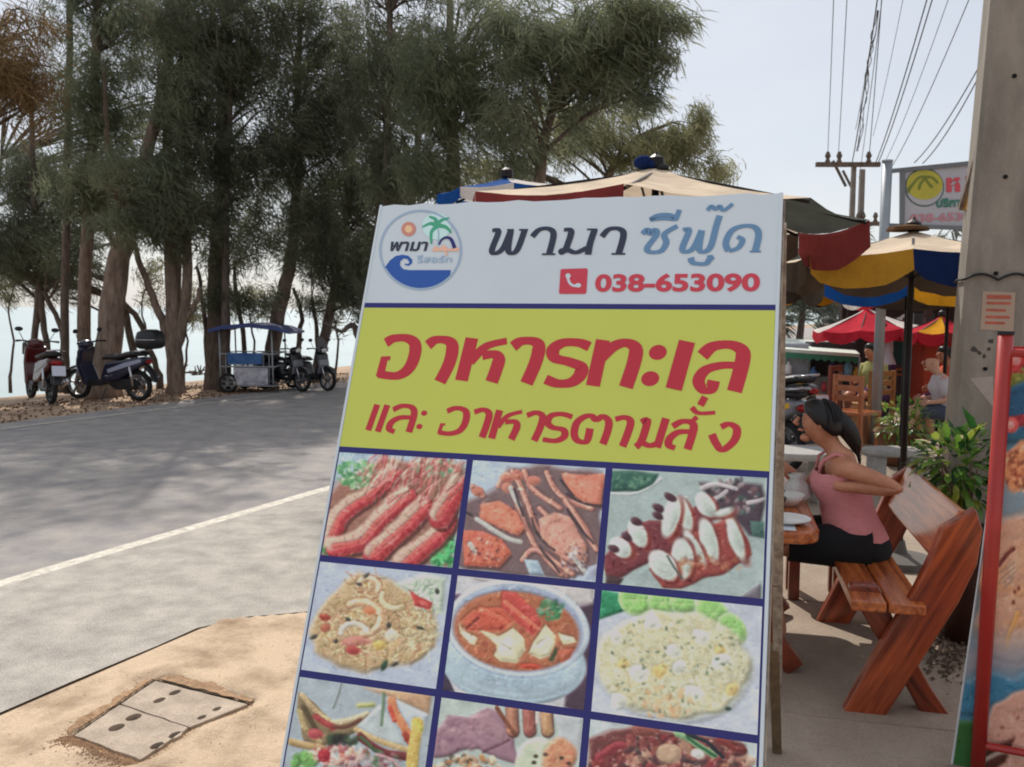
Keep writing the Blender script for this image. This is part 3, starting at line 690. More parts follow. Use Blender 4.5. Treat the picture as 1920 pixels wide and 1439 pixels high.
for i in range(110):
    x, y = rg.uniform(330, 930), rg.uniform(80, 360); L_ = rg.uniform(60, 190); a = rg.uniform(-1.5, -.5)
    c.line([z4(x, y), z4(x + L_ * .5 * math.cos(a) + rg.uniform(-15, 15), y + L_ * .5 * math.sin(a)), z4(x + L_ * math.cos(a), y + L_ * math.sin(a))], rg.uniform(1.2, 2.8), rg.choice([(214, 150, 146), (190, 70, 80), (216, 190, 180), (170, 60, 70), (120, 80, 70)]), a=.8)
c.finish('printed photograph of red grilled prawns on green salad')
# 2 crabs
c = cell(1, 0, (166, 184, 212), 2)
c.poly([z4(*p) for p in [(960, 330), (1180, 250), (1240, 120), (1480, 110), (1830, 150), (1800, 800), (1330, 800), (920, 740)]], (104, 76, 80), soft=5, wob=3, a=.85)
def crab(pts, col, shade=(96, 60, 60)):
    P = [z4(*p) for p in pts]; cx = sum(p[0] for p in P) / len(P); cy = sum(p[1] for p in P) / len(P)
    c.poly([(x + 4, y + 5) for x, y in P], shade, soft=4, a=.8); c.poly(P, col, wob=1.2)
    c.poly([(cx + (x - cx) * .62, cy + (y - cy) * .55 - 1) for x, y in P], tuple(min(255, q + 22) for q in col), soft=7, a=.7)
    c.specks(26, cx, cy, 22, 14, [tuple(q - 30 for q in col), (222, 150, 130), (190, 110, 100)], .8, 2.2, a=.6)
for pts in ([(1440, 380), (1540, 520), (1600, 800)], [(1260, 260), (1320, 400), (1400, 600), (1570, 790)], [(1180, 240), (1230, 170), (1300, 210)], [(1340, 150), (1400, 260), (1560, 380)], [(1270, 150), (1340, 300), (1420, 520)],
            [(1480, 160), (1560, 300), (1760, 380)], [(1020, 250), (1080, 300)], [(1600, 330), (1700, 480), (1790, 640)], [(1330, 700), (1420, 640), (1640, 790)]):
    c.line([z4(*p) for p in pts], 13, (96, 66, 70), a=.7, soft=3); c.line([z4(x - 8, y - 5) for x, y in pts], 9, (186, 122, 112), wob=1); c.line([z4(x - 14, y - 9) for x, y in pts], 3, (220, 176, 166), a=.8)
for x, y in ((1230, 190), (1290, 170), (1230, 250), (1050, 270), (1390, 200)): c.ell(*z4(x, y), 12, 9, (184, 112, 100), wob=1.5)
crab([(1060, 350), (1180, 330), (1300, 400), (1340, 500), (1290, 540), (1180, 500), (1060, 430)], (206, 118, 98))
crab([(1420, 440), (1520, 400), (1620, 430), (1720, 600), (1720, 700), (1620, 720), (1500, 640), (1440, 560)], (198, 138, 128))
crab([(1560, 160), (1830, 165), (1815, 370), (1700, 330), (1600, 260)], (210, 122, 104))
crab([(950, 520), (1080, 510), (1200, 570), (1250, 660), (1180, 740), (960, 730)], (194, 96, 80))
for pts in ([(1040, 440), (1120, 500), (1220, 560), (1310, 580)], [(1250, 250), (1300, 360)], [(1630, 660), (1720, 780)], [(1000, 600), (1030, 650)]): c.line([z4(*p) for p in pts], 9, (176, 178, 182), wob=1)
for pts in ([(1270, 260), (1330, 420)], [(1600, 290), (1700, 340), (1820, 360)], [(1380, 440), (1440, 560), (1520, 640)], [(1430, 620), (1560, 780)], [(1600, 380), (1760, 600)], [(1010, 420), (970, 400)], [(1560, 200), (1640, 300)]): c.line([z4(*p) for p in pts], 5, (58, 48, 58), a=.85, wob=1)
c.poly([z4(*p) for p in [(1330, 690), (1420, 700), (1460, 790), (1370, 790)]], (156, 182, 210)); c.poly([z4(*p) for p in [(1730, 740), (1790, 720), (1780, 830), (1700, 810)]], (168, 184, 220), a=.8)
c.specks(60, *z4(1100, 640), 34, 26, [(220, 130, 100), (150, 60, 50), (226, 180, 160), (90, 50, 50)], 1, 3)
c.specks(50, *z4(1650, 690), 26, 26, [(150, 120, 130), (200, 190, 200), (90, 70, 80)], 1, 3)
c.finish('printed photograph of orange steamed crabs')
# 3 squid
z5 = lambda x, y: (1060 + x / 4.8, 860 + y / 4.8)
c = cell(2, 0, (150, 168, 176), 3)
c.poly([z5(*p) for p in [(300, 100), (850, 130), (800, 240), (650, 300), (380, 300)]], (50, 92, 84), wob=1)
c.specks(60, *z5(580, 210), 40, 14, [(70, 120, 104), (40, 80, 74), (100, 140, 120)], 1.5, 4)
c.line([z5(*p) for p in [(380, 310), (600, 320), (760, 260), (860, 180)]], 4, (196, 208, 216))
c.poly([z5(*p) for p in [(1210, 220), (1780, 230), (1780, 700), (1660, 700), (1500, 500), (1320, 480)]], (70, 58, 72), soft=4, wob=2)
c.specks(70, *z5(1500, 340), 50, 34, [(120, 90, 100), (50, 40, 50), (170, 160, 170), (90, 60, 70), (60, 90, 84)], 2, 5)
for pts in ([(1230, 270), (1380, 230), (1530, 270)], [(1640, 400), (1780, 360)], [(1450, 300), (1300, 380)]): c.line([z5(*p) for p in pts], 8, (176, 172, 184), wob=1.5)
c.poly([z5(*p) for p in [(1570, 1250), (1760, 1120), (1760, 1290)]], (104, 100, 116)); c.poly([z5(*p) for p in [(1660, 560), (1790, 570), (1790, 720), (1680, 700)]], (66, 112, 104), a=.8)
c.poly([z5(*p) for p in [(360, 900), (480, 720), (560, 620), (760, 560), (900, 560), (1180, 440), (1320, 560), (1000, 860), (700, 960), (470, 1080), (360, 1090)]], (112, 50, 60), wob=2)
c.poly([z5(*p) for p in [(760, 1000), (1020, 760), (1300, 600), (1480, 520), (1600, 640), (1680, 880), (1500, 1000), (1040, 1170), (860, 1160)]], (142, 60, 58), wob=2)
def slice_(x, y, rx, ry, ang, col=(190, 204, 206)):
    px_, py_ = z5(x, y); c.ell(px_ + 5, py_ + 4, rx / 4.8 * 1.08, ry / 4.8 * 1.06, (106, 40, 50), ang, 3, wob=1); c.ell(px_ + 9, py_ + 6, rx / 4.8 * .9, ry / 4.8 * .95, (150, 66, 52), ang, 4, a=.7, wob=1)
    c.ell(px_, py_, rx / 4.8, ry / 4.8, col, ang, 2.2, wob=1); c.ell(px_ + 2, py_ + 3, rx / 4.8 * .6, ry / 4.8 * .6, tuple(q - 22 for q in col), ang, 6, a=.7)
for a_ in ((1260, 420, 80, 120, -.5), (1070, 500, 60, 160, -.3), (950, 530, 75, 190, .25), (650, 680, 75, 130, -.5), (500, 800, 75, 110, -.9), (1530, 720, 60, 210, -.35), (1420, 480, 90, 34, -.3), (1290, 740, 75, 210, -.3), (1160, 800, 50, 180, -.55), (1050, 900, 100, 190, -.08), (880, 960, 100, 170, -.75)): slice_(*a_)
for x, y in ((830, 440), (640, 570), (560, 700), (430, 820), (940, 350), (840, 520)): c.ell(*z5(x, y), 12, 7, (72, 40, 54), .5, wob=1.5)
c.line([z5(*p) for p in [(920, 880), (980, 980), (1050, 1080)]], 4, (80, 90, 90)); c.poly([z5(*p) for p in [(360, 1050), (520, 1080), (480, 1140), (360, 1130)]], (70, 50, 56), wob=1)
c.specks(50, *z5(1300, 960), 60, 18, [(150, 90, 60), (120, 50, 50), (170, 110, 80)], 2, 5, a=.5)
c.finish('printed photograph of sliced grilled squid on a pale plate')
# 4 fried noodles
z6 = lambda x, y: (520 + x / 3.606, 1040 + y / 3.606)
c = cell(0, 1, (166, 178, 208), 4)
cols = [(196, 164, 122), (214, 190, 156), (178, 130, 92), (190, 176, 130), (150, 110, 80), (210, 200, 180), (170, 120, 100), (126, 116, 84)]
c.poly([z6(*p) for p in [(290, 330), (470, 200), (560, 110), (690, 150), (820, 210), (1050, 330), (1090, 500), (1060, 640), (900, 740), (620, 790), (440, 770), (240, 640), (230, 520)]], (182, 156, 122), soft=6, wob=3)
c.poly([z6(*p) for p in [(800, 200), (1000, 130), (1140, 160), (1120, 400), (1000, 330)]], (184, 200, 190), soft=6)
def noodles(cx, cy, rx, ry, n, cols, w0=1, w1=2.6):
    for i in range(n):
        t = rg.uniform(0, 6.28); q = math.sqrt(rg.random()); x, y = cx + rx * q * math.cos(t), cy + ry * q * math.sin(t); a = rg.uniform(0, 6.28); L_ = rg.uniform(5, 13); b = a + rg.uniform(-1, 1)
        c.line([(x, y), (x + L_ * math.cos(a), y + L_ * math.sin(a)), (x + L_ * (math.cos(a) + math.cos(b)), y + L_ * (math.sin(a) + math.sin(b)))], rg.uniform(w0, w1), rg.choice(cols), a=.85)
noodles(*z6(660, 520), 104, 64, 330, cols); noodles(*z6(600, 220), 28, 22, 50, cols); noodles(*z6(1000, 300), 30, 34, 60, [(196, 208, 200), (170, 196, 180), (210, 214, 216), (120, 150, 130)]); noodles(*z6(960, 520), 30, 40, 60, [(206, 204, 180), (190, 180, 140)])
def ring(x, y, r1, a0, a1, wd, col):
    P = [z6(x + r1 * math.cos(a), y + r1 * .85 * math.sin(a)) for a in np.linspace(a0, a1, 9)]; c.line(P, wd + 3, (150, 104, 84), a=.7); c.line(P, wd, col, wob=1); c.line([(p[0] - 2, p[1] - 2) for p in P], wd * .35, (228, 200, 176), a=.8)
ring(570, 430, 130, -2.2, 1.5, 15, (206, 164, 132)); ring(620, 220, 70, -3, .5, 12, (202, 168, 140)); ring(800, 290, 90, 1.0, 3.4, 11, (200, 180, 146)); ring(520, 540, 90, 3.2, 6.0, 10, (204, 200, 190))
c.ell(*z6(620, 380), 12, 9, (206, 120, 84), wob=2); c.ell(*z6(540, 590), 28, 9, (196, 124, 116), .1, wob=2); c.ell(*z6(520, 650), 16, 7, (168, 62, 62), .3, wob=2)
c.poly([z6(*p) for p in [(890, 240), (960, 290), (1050, 330), (1030, 380), (930, 350)]], (178, 58, 60), wob=1); c.ell(*z6(990, 330), 10, 4, (208, 96, 90), .4)
c.ell(*z6(320, 430), 9, 7, (176, 76, 60), wob=1.5); c.ell(*z6(330, 500), 10, 9, (166, 90, 70), wob=1.5); c.ell(*z6(770, 545), 13, 11, (214, 208, 188), wob=1); c.ell(*z6(690, 610), 13, 10, (206, 176, 98), wob=1.5)
for x, y in ((555, 205), (600, 140), (400, 590), (480, 440), (760, 480), (720, 760), (245, 560), (970, 500), (1080, 250), (800, 740)): c.ell(*z6(x, y), rg.uniform(4, 8), rg.uniform(2.5, 5), (60, 62, 60), rg.uniform(0, 3), wob=1)
c.ell(*z6(725, 750), 5, 11, (46, 76, 60), .5); c.finish('printed photograph of fried noodles with prawns on a white plate')
# 5 crab soup bowl
z7 = lambda x, y: (800 + x / 3.797, 1060 + y / 3.797)
c = cell(1, 1, (178, 180, 196), 5)
c.poly([z7(*p) for p in [(130, 210), (300, 200), (160, 330), (120, 420)]], (92, 70, 96)); c.poly([z7(*p) for p in [(1040, 300), (1200, 240), (1190, 1080), (980, 1010)]], (72, 54, 74), soft=3); c.poly([z7(*p) for p in [(0, 540), (170, 540), (140, 600), (120, 720), (200, 900), (0, 900)]], (62, 52, 74)); c.poly([z7(*p) for p in [(190, 60), (1190, 150), (1190, 270), (1050, 300)]], (190, 186, 196), soft=4)
c.ell(*z7(620, 700), 136, 78, (150, 172, 196), .08); c.ell(*z7(620, 690), 130, 70, (164, 186, 208), .08, 6); c.ell(*z7(640, 780), 90, 34, (140, 162, 190), .1, 14, a=.6)
c.ell(*z7(650, 455), 135, 92, (120, 144, 180), .12); c.ell(*z7(650, 448), 134, 91, (188, 202, 222), .12); c.ell(*z7(650, 456), 124, 82, (138, 152, 186), .12, 3); c.ell(*z7(640, 470), 118, 74, (168, 98, 72), .12, 3)
c.specks(60, *z7(640, 500), 105, 60, [(186, 90, 66), (150, 80, 60), (200, 140, 100), (140, 60, 50)], 2, 6, a=.5)
c.poly([z7(*p) for p in [(260, 400), (380, 290), (520, 300), (620, 400), (560, 470), (420, 460), (300, 470)]], (192, 84, 68), wob=1.5); c.poly([z7(*p) for p in [(530, 190), (640, 200), (800, 330), (820, 420), (760, 500), (650, 420), (540, 300)]], (186, 70, 66), wob=1.5)
c.line([z7(*p) for p in [(560, 260), (680, 360), (780, 440)]], 8, (216, 118, 94), a=.8); c.line([z7(*p) for p in [(380, 310), (500, 360), (580, 420)]], 9, (212, 108, 84), a=.8); c.line([z7(*p) for p in [(250, 400), (340, 320)]], 5, (210, 110, 84)); c.line([z7(*p) for p in [(290, 450), (370, 380)]], 4, (120, 44, 44))
for P in ([(230, 410), (260, 470), (370, 520), (350, 570), (310, 560), (240, 480)], [(380, 460), (520, 510), (620, 440), (700, 520), (710, 600), (640, 690), (520, 690), (480, 650), (510, 580), (420, 500)], [(720, 620), (760, 540), (850, 420), (920, 500), (910, 560), (870, 650), (800, 660)], [(930, 480), (1050, 510), (1070, 550), (980, 560)]):
    c.poly([z7(x + 8, y + 14) for x, y in P], (150, 96, 70), soft=3, a=.7); c.poly([z7(*p) for p in P], (206, 202, 172), wob=1.2); cx = sum(p[0] for p in P) / len(P); cy = sum(p[1] for p in P) / len(P); c.poly([z7(cx + (x - cx) * .5, cy + (y - cy) * .5) for x, y in P], (218, 220, 204), soft=5)
c.line([z7(*p) for p in [(540, 560), (600, 600)]], 2, (150, 140, 120)); c.line([z7(*p) for p in [(790, 560), (850, 520)]], 2, (150, 140, 120))
c.specks(40, *z7(880, 320), 24, 18, [(50, 120, 80), (70, 140, 96), (40, 90, 70), (120, 170, 150)], 2, 6); c.poly([z7(*p) for p in [(870, 680), (920, 580), (940, 600), (900, 690)]], (56, 76, 50)); c.poly([z7(*p) for p in [(930, 600), (1060, 590), (1030, 660), (960, 690)]], (190, 96, 74), wob=1.5); c.ell(*z7(740, 720), 20, 6, (196, 72, 58), .1, wob=1.5)
c.finish('printed photograph of red crab soup in a white bowl on a saucer')
# 6 fried rice
z8 = lambda x, y: (1080 + x / 4.0075, 1080 + y / 4.0075)
c = cell(2, 1, (176, 184, 208), 6)
c.poly([z8(*p) for p in [(170, 100), (330, 130), (380, 260), (170, 330)]], (40, 130, 92), soft=2)
for (x, y, r1, r2, a_) in ((450, 180, 34, 30, .5), (650, 200, 30, 22, .3), (800, 210, 26, 20, .3), (1030, 280, 40, 26, .8), (1170, 400, 34, 25, .9)):
    px_, py_ = z8(x, y); c.ell(px_, py_, r1, r2, (176, 208, 160), a_); c.ell(px_, py_, r1 * .86, r2 * .84, (134, 190, 108), a_, 4)
    for k in range(6): an = k * 1.05; c.line([(px_, py_), (px_ + r1 * .7 * math.cos(an), py_ + r2 * .7 * math.sin(an))], 1.2, (176, 210, 150), a=.6)
c.ell(*z8(740, 690), 148, 106, (150, 160, 170), .1, 6, a=.5); c.ell(*z8(735, 670), 145, 100, (188, 190, 168), .1, 6, wob=3)
rc = [(206, 204, 184), (196, 192, 156), (214, 214, 204), (176, 172, 136), (204, 190, 150), (158, 156, 124), (216, 210, 196), (190, 176, 140)]
for q in range(4): c.specks(420, *z8(735, 670), 140, 98, rc, 1.1, 2.3, a=.85, elong=2.0)
for (x, y) in ((610, 730), (1180, 850), (640, 700), (350, 650), (1090, 560)): c.ell(*z8(x, y), rg.uniform(9, 15), rg.uniform(8, 12), (210, 176, 110), rg.random(), 2, wob=2, a=.8)
for (x, y) in ((460, 730), (870, 870), (740, 550), (930, 450), (790, 690), (560, 350), (290, 450), (1100, 640), (320, 930)): c.ell(*z8(x, y), rg.uniform(12, 18), rg.uniform(10, 15), (208, 214, 216), rg.random(), 2.5, wob=3, a=.9); c.ell(z8(x, y)[0] + 4, z8(x, y)[1] + 5, 7, 5, (180, 184, 176), 0, 5, a=.6, wob=2)
c.specks(70, *z8(735, 670), 135, 92, [(84, 110, 84), (60, 80, 66), (110, 120, 90)], 1.2, 3, a=.8); c.specks(50, *z8(660, 950), 60, 30, [(206, 150, 110), (214, 170, 130)], 2, 5, a=.6); c.ell(*z8(1145, 1000), 6, 4, (60, 84, 76))
c.finish('printed photograph of fried rice with lime slices')
# 7 sandwiches
z9 = lambda x, y: (500 + x / 6, 1240 + y / 6)
c = cell(0, 2, (152, 166, 184), 7)
c.poly([z9(*p) for p in [(1100, 300), (1860, 360), (1830, 600), (1430, 420)]], (188, 150, 122), soft=4); c.poly([z9(*p) for p in [(1440, 420), (1820, 600), (1760, 900), (1560, 640)]], (178, 190, 212), soft=3); c.line([z9(*p) for p in [(850, 230), (810, 380), (750, 530)]], 3, (110, 116, 118)); c.line([z9(*p) for p in [(1040, 500), (1200, 490)]], 8, (170, 170, 96), soft=4)
c.poly([z9(*p) for p in [(360, 350), (440, 380), (740, 680), (1160, 570), (1000, 820), (780, 900), (620, 960), (430, 900), (340, 560)]], (126, 108, 82), wob=1.5); c.line([z9(*p) for p in [(400, 380), (560, 560), (740, 690)]], 9, (184, 160, 126)); c.line([z9(*p) for p in [(740, 690), (940, 660), (1130, 590)]], 9, (196, 176, 144)); c.line([z9(*p) for p in [(560, 620), (660, 700), (760, 750)]], 12, (160, 60, 62), wob=1); c.line([z9(*p) for p in [(420, 520), (520, 700), (600, 860)]], 10, (84, 70, 50)); c.line([z9(*p) for p in [(370, 560), (440, 760), (600, 900)]], 9, (170, 150, 110)); c.ell(*z9(560, 820), 15, 10, (176, 70, 80), .3, wob=2); c.line([z9(*p) for p in [(760, 740), (900, 740), (1060, 660)]], 7, (100, 60, 50))
c.poly([z9(*p) for p in [(1000, 740), (1290, 480), (1580, 960), (1420, 960), (1180, 850)]], (170, 182, 194), soft=2); c.line([z9(*p) for p in [(1010, 770), (1250, 890), (1590, 1000)]], 11, (196, 168, 124)); c.line([z9(*p) for p in [(1040, 850), (1250, 980), (1580, 1080)]], 14, (110, 44, 48), wob=1.5); c.line([z9(*p) for p in [(1060, 870), (1180, 980), (1300, 1020)]], 7, (70, 96, 66), wob=2)
c.line([z9(*p) for p in [(1410, 440), (1480, 640), (1640, 900)]], 16, (206, 128, 90), wob=1); c.line([z9(*p) for p in [(1390, 520), (1440, 660)]], 9, (196, 76, 60)); c.line([z9(*p) for p in [(1560, 820), (1620, 920)]], 12, (170, 66, 50)); c.line([z9(*p) for p in [(1700, 700), (1660, 950), (1640, 1250)]], 22, (206, 176, 96), wob=1); c.line([z9(*p) for p in [(1690, 690), (1740, 760)]], 10, (196, 190, 90)); c.line([z9(*p) for p in [(1320, 360), (1310, 560), (1295, 720)]], 6, (104, 130, 110))
c.line([z9(*p) for p in [(280, 900), (460, 950), (640, 1000)]], 15, (176, 146, 104), wob=1.5); c.specks(70, *z9(800, 1060), 60, 18, [(206, 150, 140), (176, 66, 70), (220, 210, 206), (130, 40, 50), (226, 190, 170)], 2, 7); c.ell(*z9(650, 1060), 12, 13, (168, 40, 56)); c.specks(50, *z9(420, 1130), 22, 18, [(100, 160, 80), (130, 186, 110), (80, 130, 70)], 3, 6); c.specks(40, *z9(860, 880), 26, 8, [(40, 38, 40), (60, 80, 60)], 3, 6); c.specks(60, *z9(1200, 1150), 60, 22, [(110, 40, 56), (150, 110, 120), (90, 110, 80), (190, 170, 180)], 2, 6)
c.line([z9(*p) for p in [(1240, 1050), (1400, 1100), (1500, 1200)]], 5, (190, 150, 164)); c.finish('printed photograph of toasted club sandwiches with chips')
# 8 ham and omelette
z10 = lambda x, y: (800 + x / 6, 1300 + y / 6)
c = cell(1, 2, (164, 178, 182), 8)
c.poly([z10(*p) for p in [(1430, 210), (1760, 270), (1740, 800), (1500, 500)]], (176, 184, 198)); c.poly([z10(*p) for p in [(90, 420), (240, 240), (470, 280), (700, 150), (830, 200), (1000, 540), (1040, 830), (760, 700), (600, 620), (40, 740)]], (142, 108, 130), wob=2); c.poly([z10(*p) for p in [(500, 280), (720, 170), (900, 460), (860, 560), (620, 400)]], (158, 122, 140), soft=5, wob=2); c.line([z10(*p) for p in [(640, 660), (780, 600), (930, 530)]], 5, (104, 66, 84)); c.specks(60, *z10(400, 480), 60, 26, [(158, 120, 142), (128, 90, 114), (166, 130, 146)], 3, 8, a=.5)
for x, col in ((960, (168, 112, 92)), (1150, (156, 88, 84)), (1350, (176, 134, 100))): c.line([z10(x, 130), z10(x + 5, 300), z10(x + 15, 430)], 25, (96, 50, 48), a=.8); c.line([z10(x - 6, 130), z10(x - 4, 300), z10(x + 10, 420)], 21, col, wob=.8); c.line([z10(x - 20, 160), z10(x - 16, 380)], 6, tuple(q + 24 for q in col), a=.7)
c.line([z10(790, 160), z10(880, 300), z10(1000, 470)], 8, (120, 70, 56)); c.line([z10(1248, 190), z10(1245, 340)], 6, (214, 190, 190))
c.ell(*z10(1250, 760), 42, 42, (184, 196, 180), 0, 3, wob=2); c.ell(*z10(1490, 720), 32, 34, (196, 138, 108), 0, 4, wob=2); c.specks(60, *z10(1490, 740), 28, 30, [(206, 150, 120), (180, 110, 84), (214, 120, 100)], 2, 5, a=.6)
for x, y in ((1230, 710), (1210, 780), (1340, 690), (1520, 730), (1600, 790)): c.ell(*z10(x, y), 4.5, 3.5, (70, 56, 48))
c.specks(90, *z10(480, 860), 70, 26, [(206, 196, 176), (190, 130, 84), (60, 50, 40), (180, 110, 70), (214, 206, 190)], 2, 7); c.finish('printed photograph of ham slices and sausages with an egg')
# 9 stir fry
z11 = lambda x, y: (1080 + x / 4.8, 1320 + y / 4.8)
c = cell(2, 2, (176, 188, 200), 9)
c.poly([z11(*p) for p in [(110, 330), (330, 230), (560, 190), (900, 250), (1300, 290), (1500, 370), (1600, 600), (1600, 1400), (100, 1400)]], (104, 54, 56), soft=4, wob=3)
bc = [(120, 50, 54), (150, 70, 70), (84, 44, 50), (176, 130, 110), (196, 164, 146), (66, 50, 58), (136, 44, 50), (160, 90, 84)]
c.specks(360, *z11(850, 680), 160, 82, bc, 3, 10, a=.85, elong=1.9); c.specks(200, *z11(850, 640), 160, 80, [(214, 180, 170), (100, 34, 44), (60, 40, 46), (190, 140, 130)], 1.2, 3.5)
for P, wd, col in (([(900, 270), (1060, 350), (1250, 460)], 11, (120, 160, 120)), ([(1000, 300), (1130, 400), (1260, 470)], 6, (46, 96, 66)), ([(1000, 265), (1180, 350), (1320, 480)], 8, (34, 38, 50)), ([(200, 480), (340, 390), (420, 370)], 16, (150, 54, 66)), ([(560, 230), (700, 240)], 22, (130, 70, 66)), ([(1300, 320), (1420, 400), (1500, 420)], 14, (124, 50, 48))): c.line([z11(*p) for p in P], wd, col, wob=1.2)
c.ell(*z11(850, 450), 24, 18, (176, 146, 126), .3, wob=3); c.ell(*z11(1100, 460), 14, 8, (200, 204, 204), .2, wob=2); c.finish('printed photograph of dark red stir fried meat with a green chilli')
for i in range(3):                                           # lower row, below the picture's edge
    c = cell(i, 3, (172, 182, 204), 20 + i); cx, cy = float(c.X.mean()), float(c.Y.mean())
    c.ell(cx, cy, 120, 90, (190, 198, 212)); c.ell(cx, cy, 90, 64, (170, 130, 100), 0, 5, wob=3); c.specks(260, cx, cy, 88, 60, [(196, 150, 110), (150, 80, 60), (210, 190, 160), (90, 110, 70)], 2, 6); c.finish('printed photograph of a plated dish in the lowest row')

# ================================================================== TREES (casuarina row on the beach side)
M_bark = mat('casuarina_bark', s2l((104, 88, 78)), .95, var=.3, scale=5, bump=.8, bscale=26, stretch=(3, 3, .8), col2=s2l((144, 126, 112)))
M_barkd = mat('casuarina_bark_dark', s2l((82, 72, 66)), .95, var=.3, scale=5, bump=.8, bscale=26, stretch=(3, 3, .8), col2=s2l((120, 106, 96)))
M_barkl = mat('casuarina_bark_pale', s2l((112, 96, 84)), .95, var=.25, scale=4, bump=.8, bscale=22, stretch=(3, 3, .8), col2=s2l((150, 132, 118)))
def leafmat(n, c, c2): return mat(n, s2l(c), .8, scale=.9, col2=s2l(c2), trans=.48, spec=.1, detail=3)  # needle colours are lightened and greyed to carry haze, no haze volume
L_dark = leafmat('needles_dark', (80, 88, 74), (130, 134, 110)); L_mid = leafmat('needles_green', (94, 106, 88), (148, 152, 122))
L_olive = leafmat('needles_sunlit_olive', (118, 124, 94), (172, 168, 128)); L_brown = leafmat('needles_brown', (124, 102, 72), (164, 138, 100))  # olive set lighter: sunlit look put into the needle colour
L_far = leafmat('needles_far_hazed', (104, 112, 104), (140, 146, 134))  # greyer needles, distance haze mixed into their colour
trng = np.random.default_rng(11)
def foliage(name, blobs, m, parent, strands=26, sl=(.28, .6), sw=.016, droop=.6):
    """blobs: (center Vector, radii Vector, tufts). Needle strands hang in tufts from twig points."""
    VV, FF = [], []; k = 0; inv = ROOTM[root_of(parent).name].inverted(); off = np.array(inv.translation)
    allc = []
    for c, r_, n in blobs:
        d = trng.normal(0, 1, (n, 3)); d /= np.linalg.norm(d, axis=1)[:, None]; q = trng.uniform(0, 1, n) ** .45
        allc.append(np.array(c) + d * q[:, None] * np.array(r_))
    C_ = np.concatenate(allc)
    keep = np.array([noise.noise(Vector((p[0] * .8, p[1] * .8, p[2] * 1.0))) * .7 + 1.1 * noise.noise(Vector((p[0] * 3.0, p[1] * 3.0, p[2] * 3.4))) > .03 + .13 * trng.uniform(-1, 1) for p in C_])
    C_ = C_[keep]; n = len(C_)
    N = n * strands; cen = np.repeat(C_, strands, 0)
    # each tuft has its own lean
    lean = np.repeat(trng.normal(0, .62, (n, 3)) * np.array([1, 1, .5]) + np.array([.28, 0, -droop]), strands, 0)
    start = cen + trng.normal(0, .105, (N, 3))
    dr = lean + trng.normal(0, .26, (N, 3)); dr /= np.linalg.norm(dr, axis=1)[:, None]
    L_ = trng.uniform(sl[0], sl[1], N)[:, None]
    mid = start + dr * L_ * .5; d2 = dr + np.array([0, 0, -.18]); d2 /= np.linalg.norm(d2, axis=1)[:, None]; end = mid + d2 * L_ * .5
    sd_ = np.cross(dr, trng.normal(0, 1, (N, 3))); sd_ /= np.linalg.norm(sd_, axis=1)[:, None] + 1e-9; w_ = sw * trng.uniform(.6, 1.4, (N, 1))
    V = np.stack([start - sd_ * w_ * .5, start + sd_ * w_ * .5, mid + sd_ * w_ * .6, mid - sd_ * w_ * .6, end], 1).reshape(-1, 3) + off
    i = np.arange(N) * 5
    T = np.concatenate([np.stack([i, i + 1, i + 2], 1), np.stack([i, i + 2, i + 3], 1), np.stack([i + 3, i + 2, i + 4], 1)])
    o = np_mesh(name, V, T, m, parent); return C_
TREES = 0
def tree(stems, blobs, m, label, bark=None, strands=25, sw=.0125, twigs=True, name='casuarina_tree', grp='casuarina trees along the beach', sl=(.10, .29)):
    """stems: list of (depth, [(px,py,width_px)...]) ; blobs: (px,py,rx,ry,depth,depth_r,n)"""
    base = stems[0][1][0]; b = D(base[0], base[1], stems[0][0]); b.z = max(b.z, -.6)
    t = thing(name, label, 'tree', tuple(b), 0, grp)
    SP = []
    for Yd, pts in stems:
        P = []; Rr = []
        for (px, py, w_) in pts:
            p = D(px, py, Yd); P.append(p); Rr.append(w_ / 2 * Yd / F_PX)
        P[0].z = min(P[0].z, P[0].z); S = smooth_line([tuple(p) for p in P], 4); rr = np.interp(np.linspace(0, len(P) - 1, len(S)), range(len(P)), Rr)
        S = [Vector(p) + Vector((random.uniform(-.02, .02), 0, 0)) for p in S]
        gnd = pts[0][1] > 680
        mb = MB(); mb.tube(([S[0] - Vector((0, 0, .4))] if gnd else []) + S, ([rr[0] * 1.35] + [rr[0] * 1.2] if gnd else [rr[0]]) + list(rr[1:]), 9)
        mb.build('trunk', bark or M_bark, t, smooth=True); SP += [(p, r_) for p, r_ in zip(S, rr)]
    bl = []
    for (px, py, rx, ry, Yd, dr, n) in blobs:
        c = D(px, py, Yd); k = Yd / F_PX; bl.append((c, (rx * k, dr, ry * k), int(n * 5.4)))
    if bl:
        C_ = foliage('foliage', bl, m, t, strands, sw=sw, sl=sl)
        if twigs:
            mb = MB(); idx = trng.choice(len(C_), min(len(C_), 70), replace=False)
            for i in idx:
                p = Vector(C_[i]); below = [q for q in SP if q[0].z < p.z + .3]
                q = min(below or SP, key=lambda q: (q[0] - p).length + abs(q[0].z + .8 - p.z) * .4)
                a = q[0]; L_ = (p - a).length
                m1 = a.lerp(p, .4) + Vector((random.uniform(-.1, .1), random.uniform(-.1, .1), .12 * L_)) * 1.0
                m2 = a.lerp(p, .75) + Vector((random.uniform(-.12, .12), random.uniform(-.1, .1), .12 * L_))
                r0 = min(q[1] * .45, .012 + L_ * .013)
                S = smooth_line([tuple(a), tuple(m1), tuple(m2), tuple(p)], 3)
                mb.tube(S, list(np.linspace(r0, .006, len(S))), 5)
            mb.build('branches', bark or M_barkd, t, smooth=True, kind='stuff')
    return t
B = lambda x, y, rx, ry, Y=18, dr=1.2, n=60: (x, y, rx, ry, Y, dr, n)
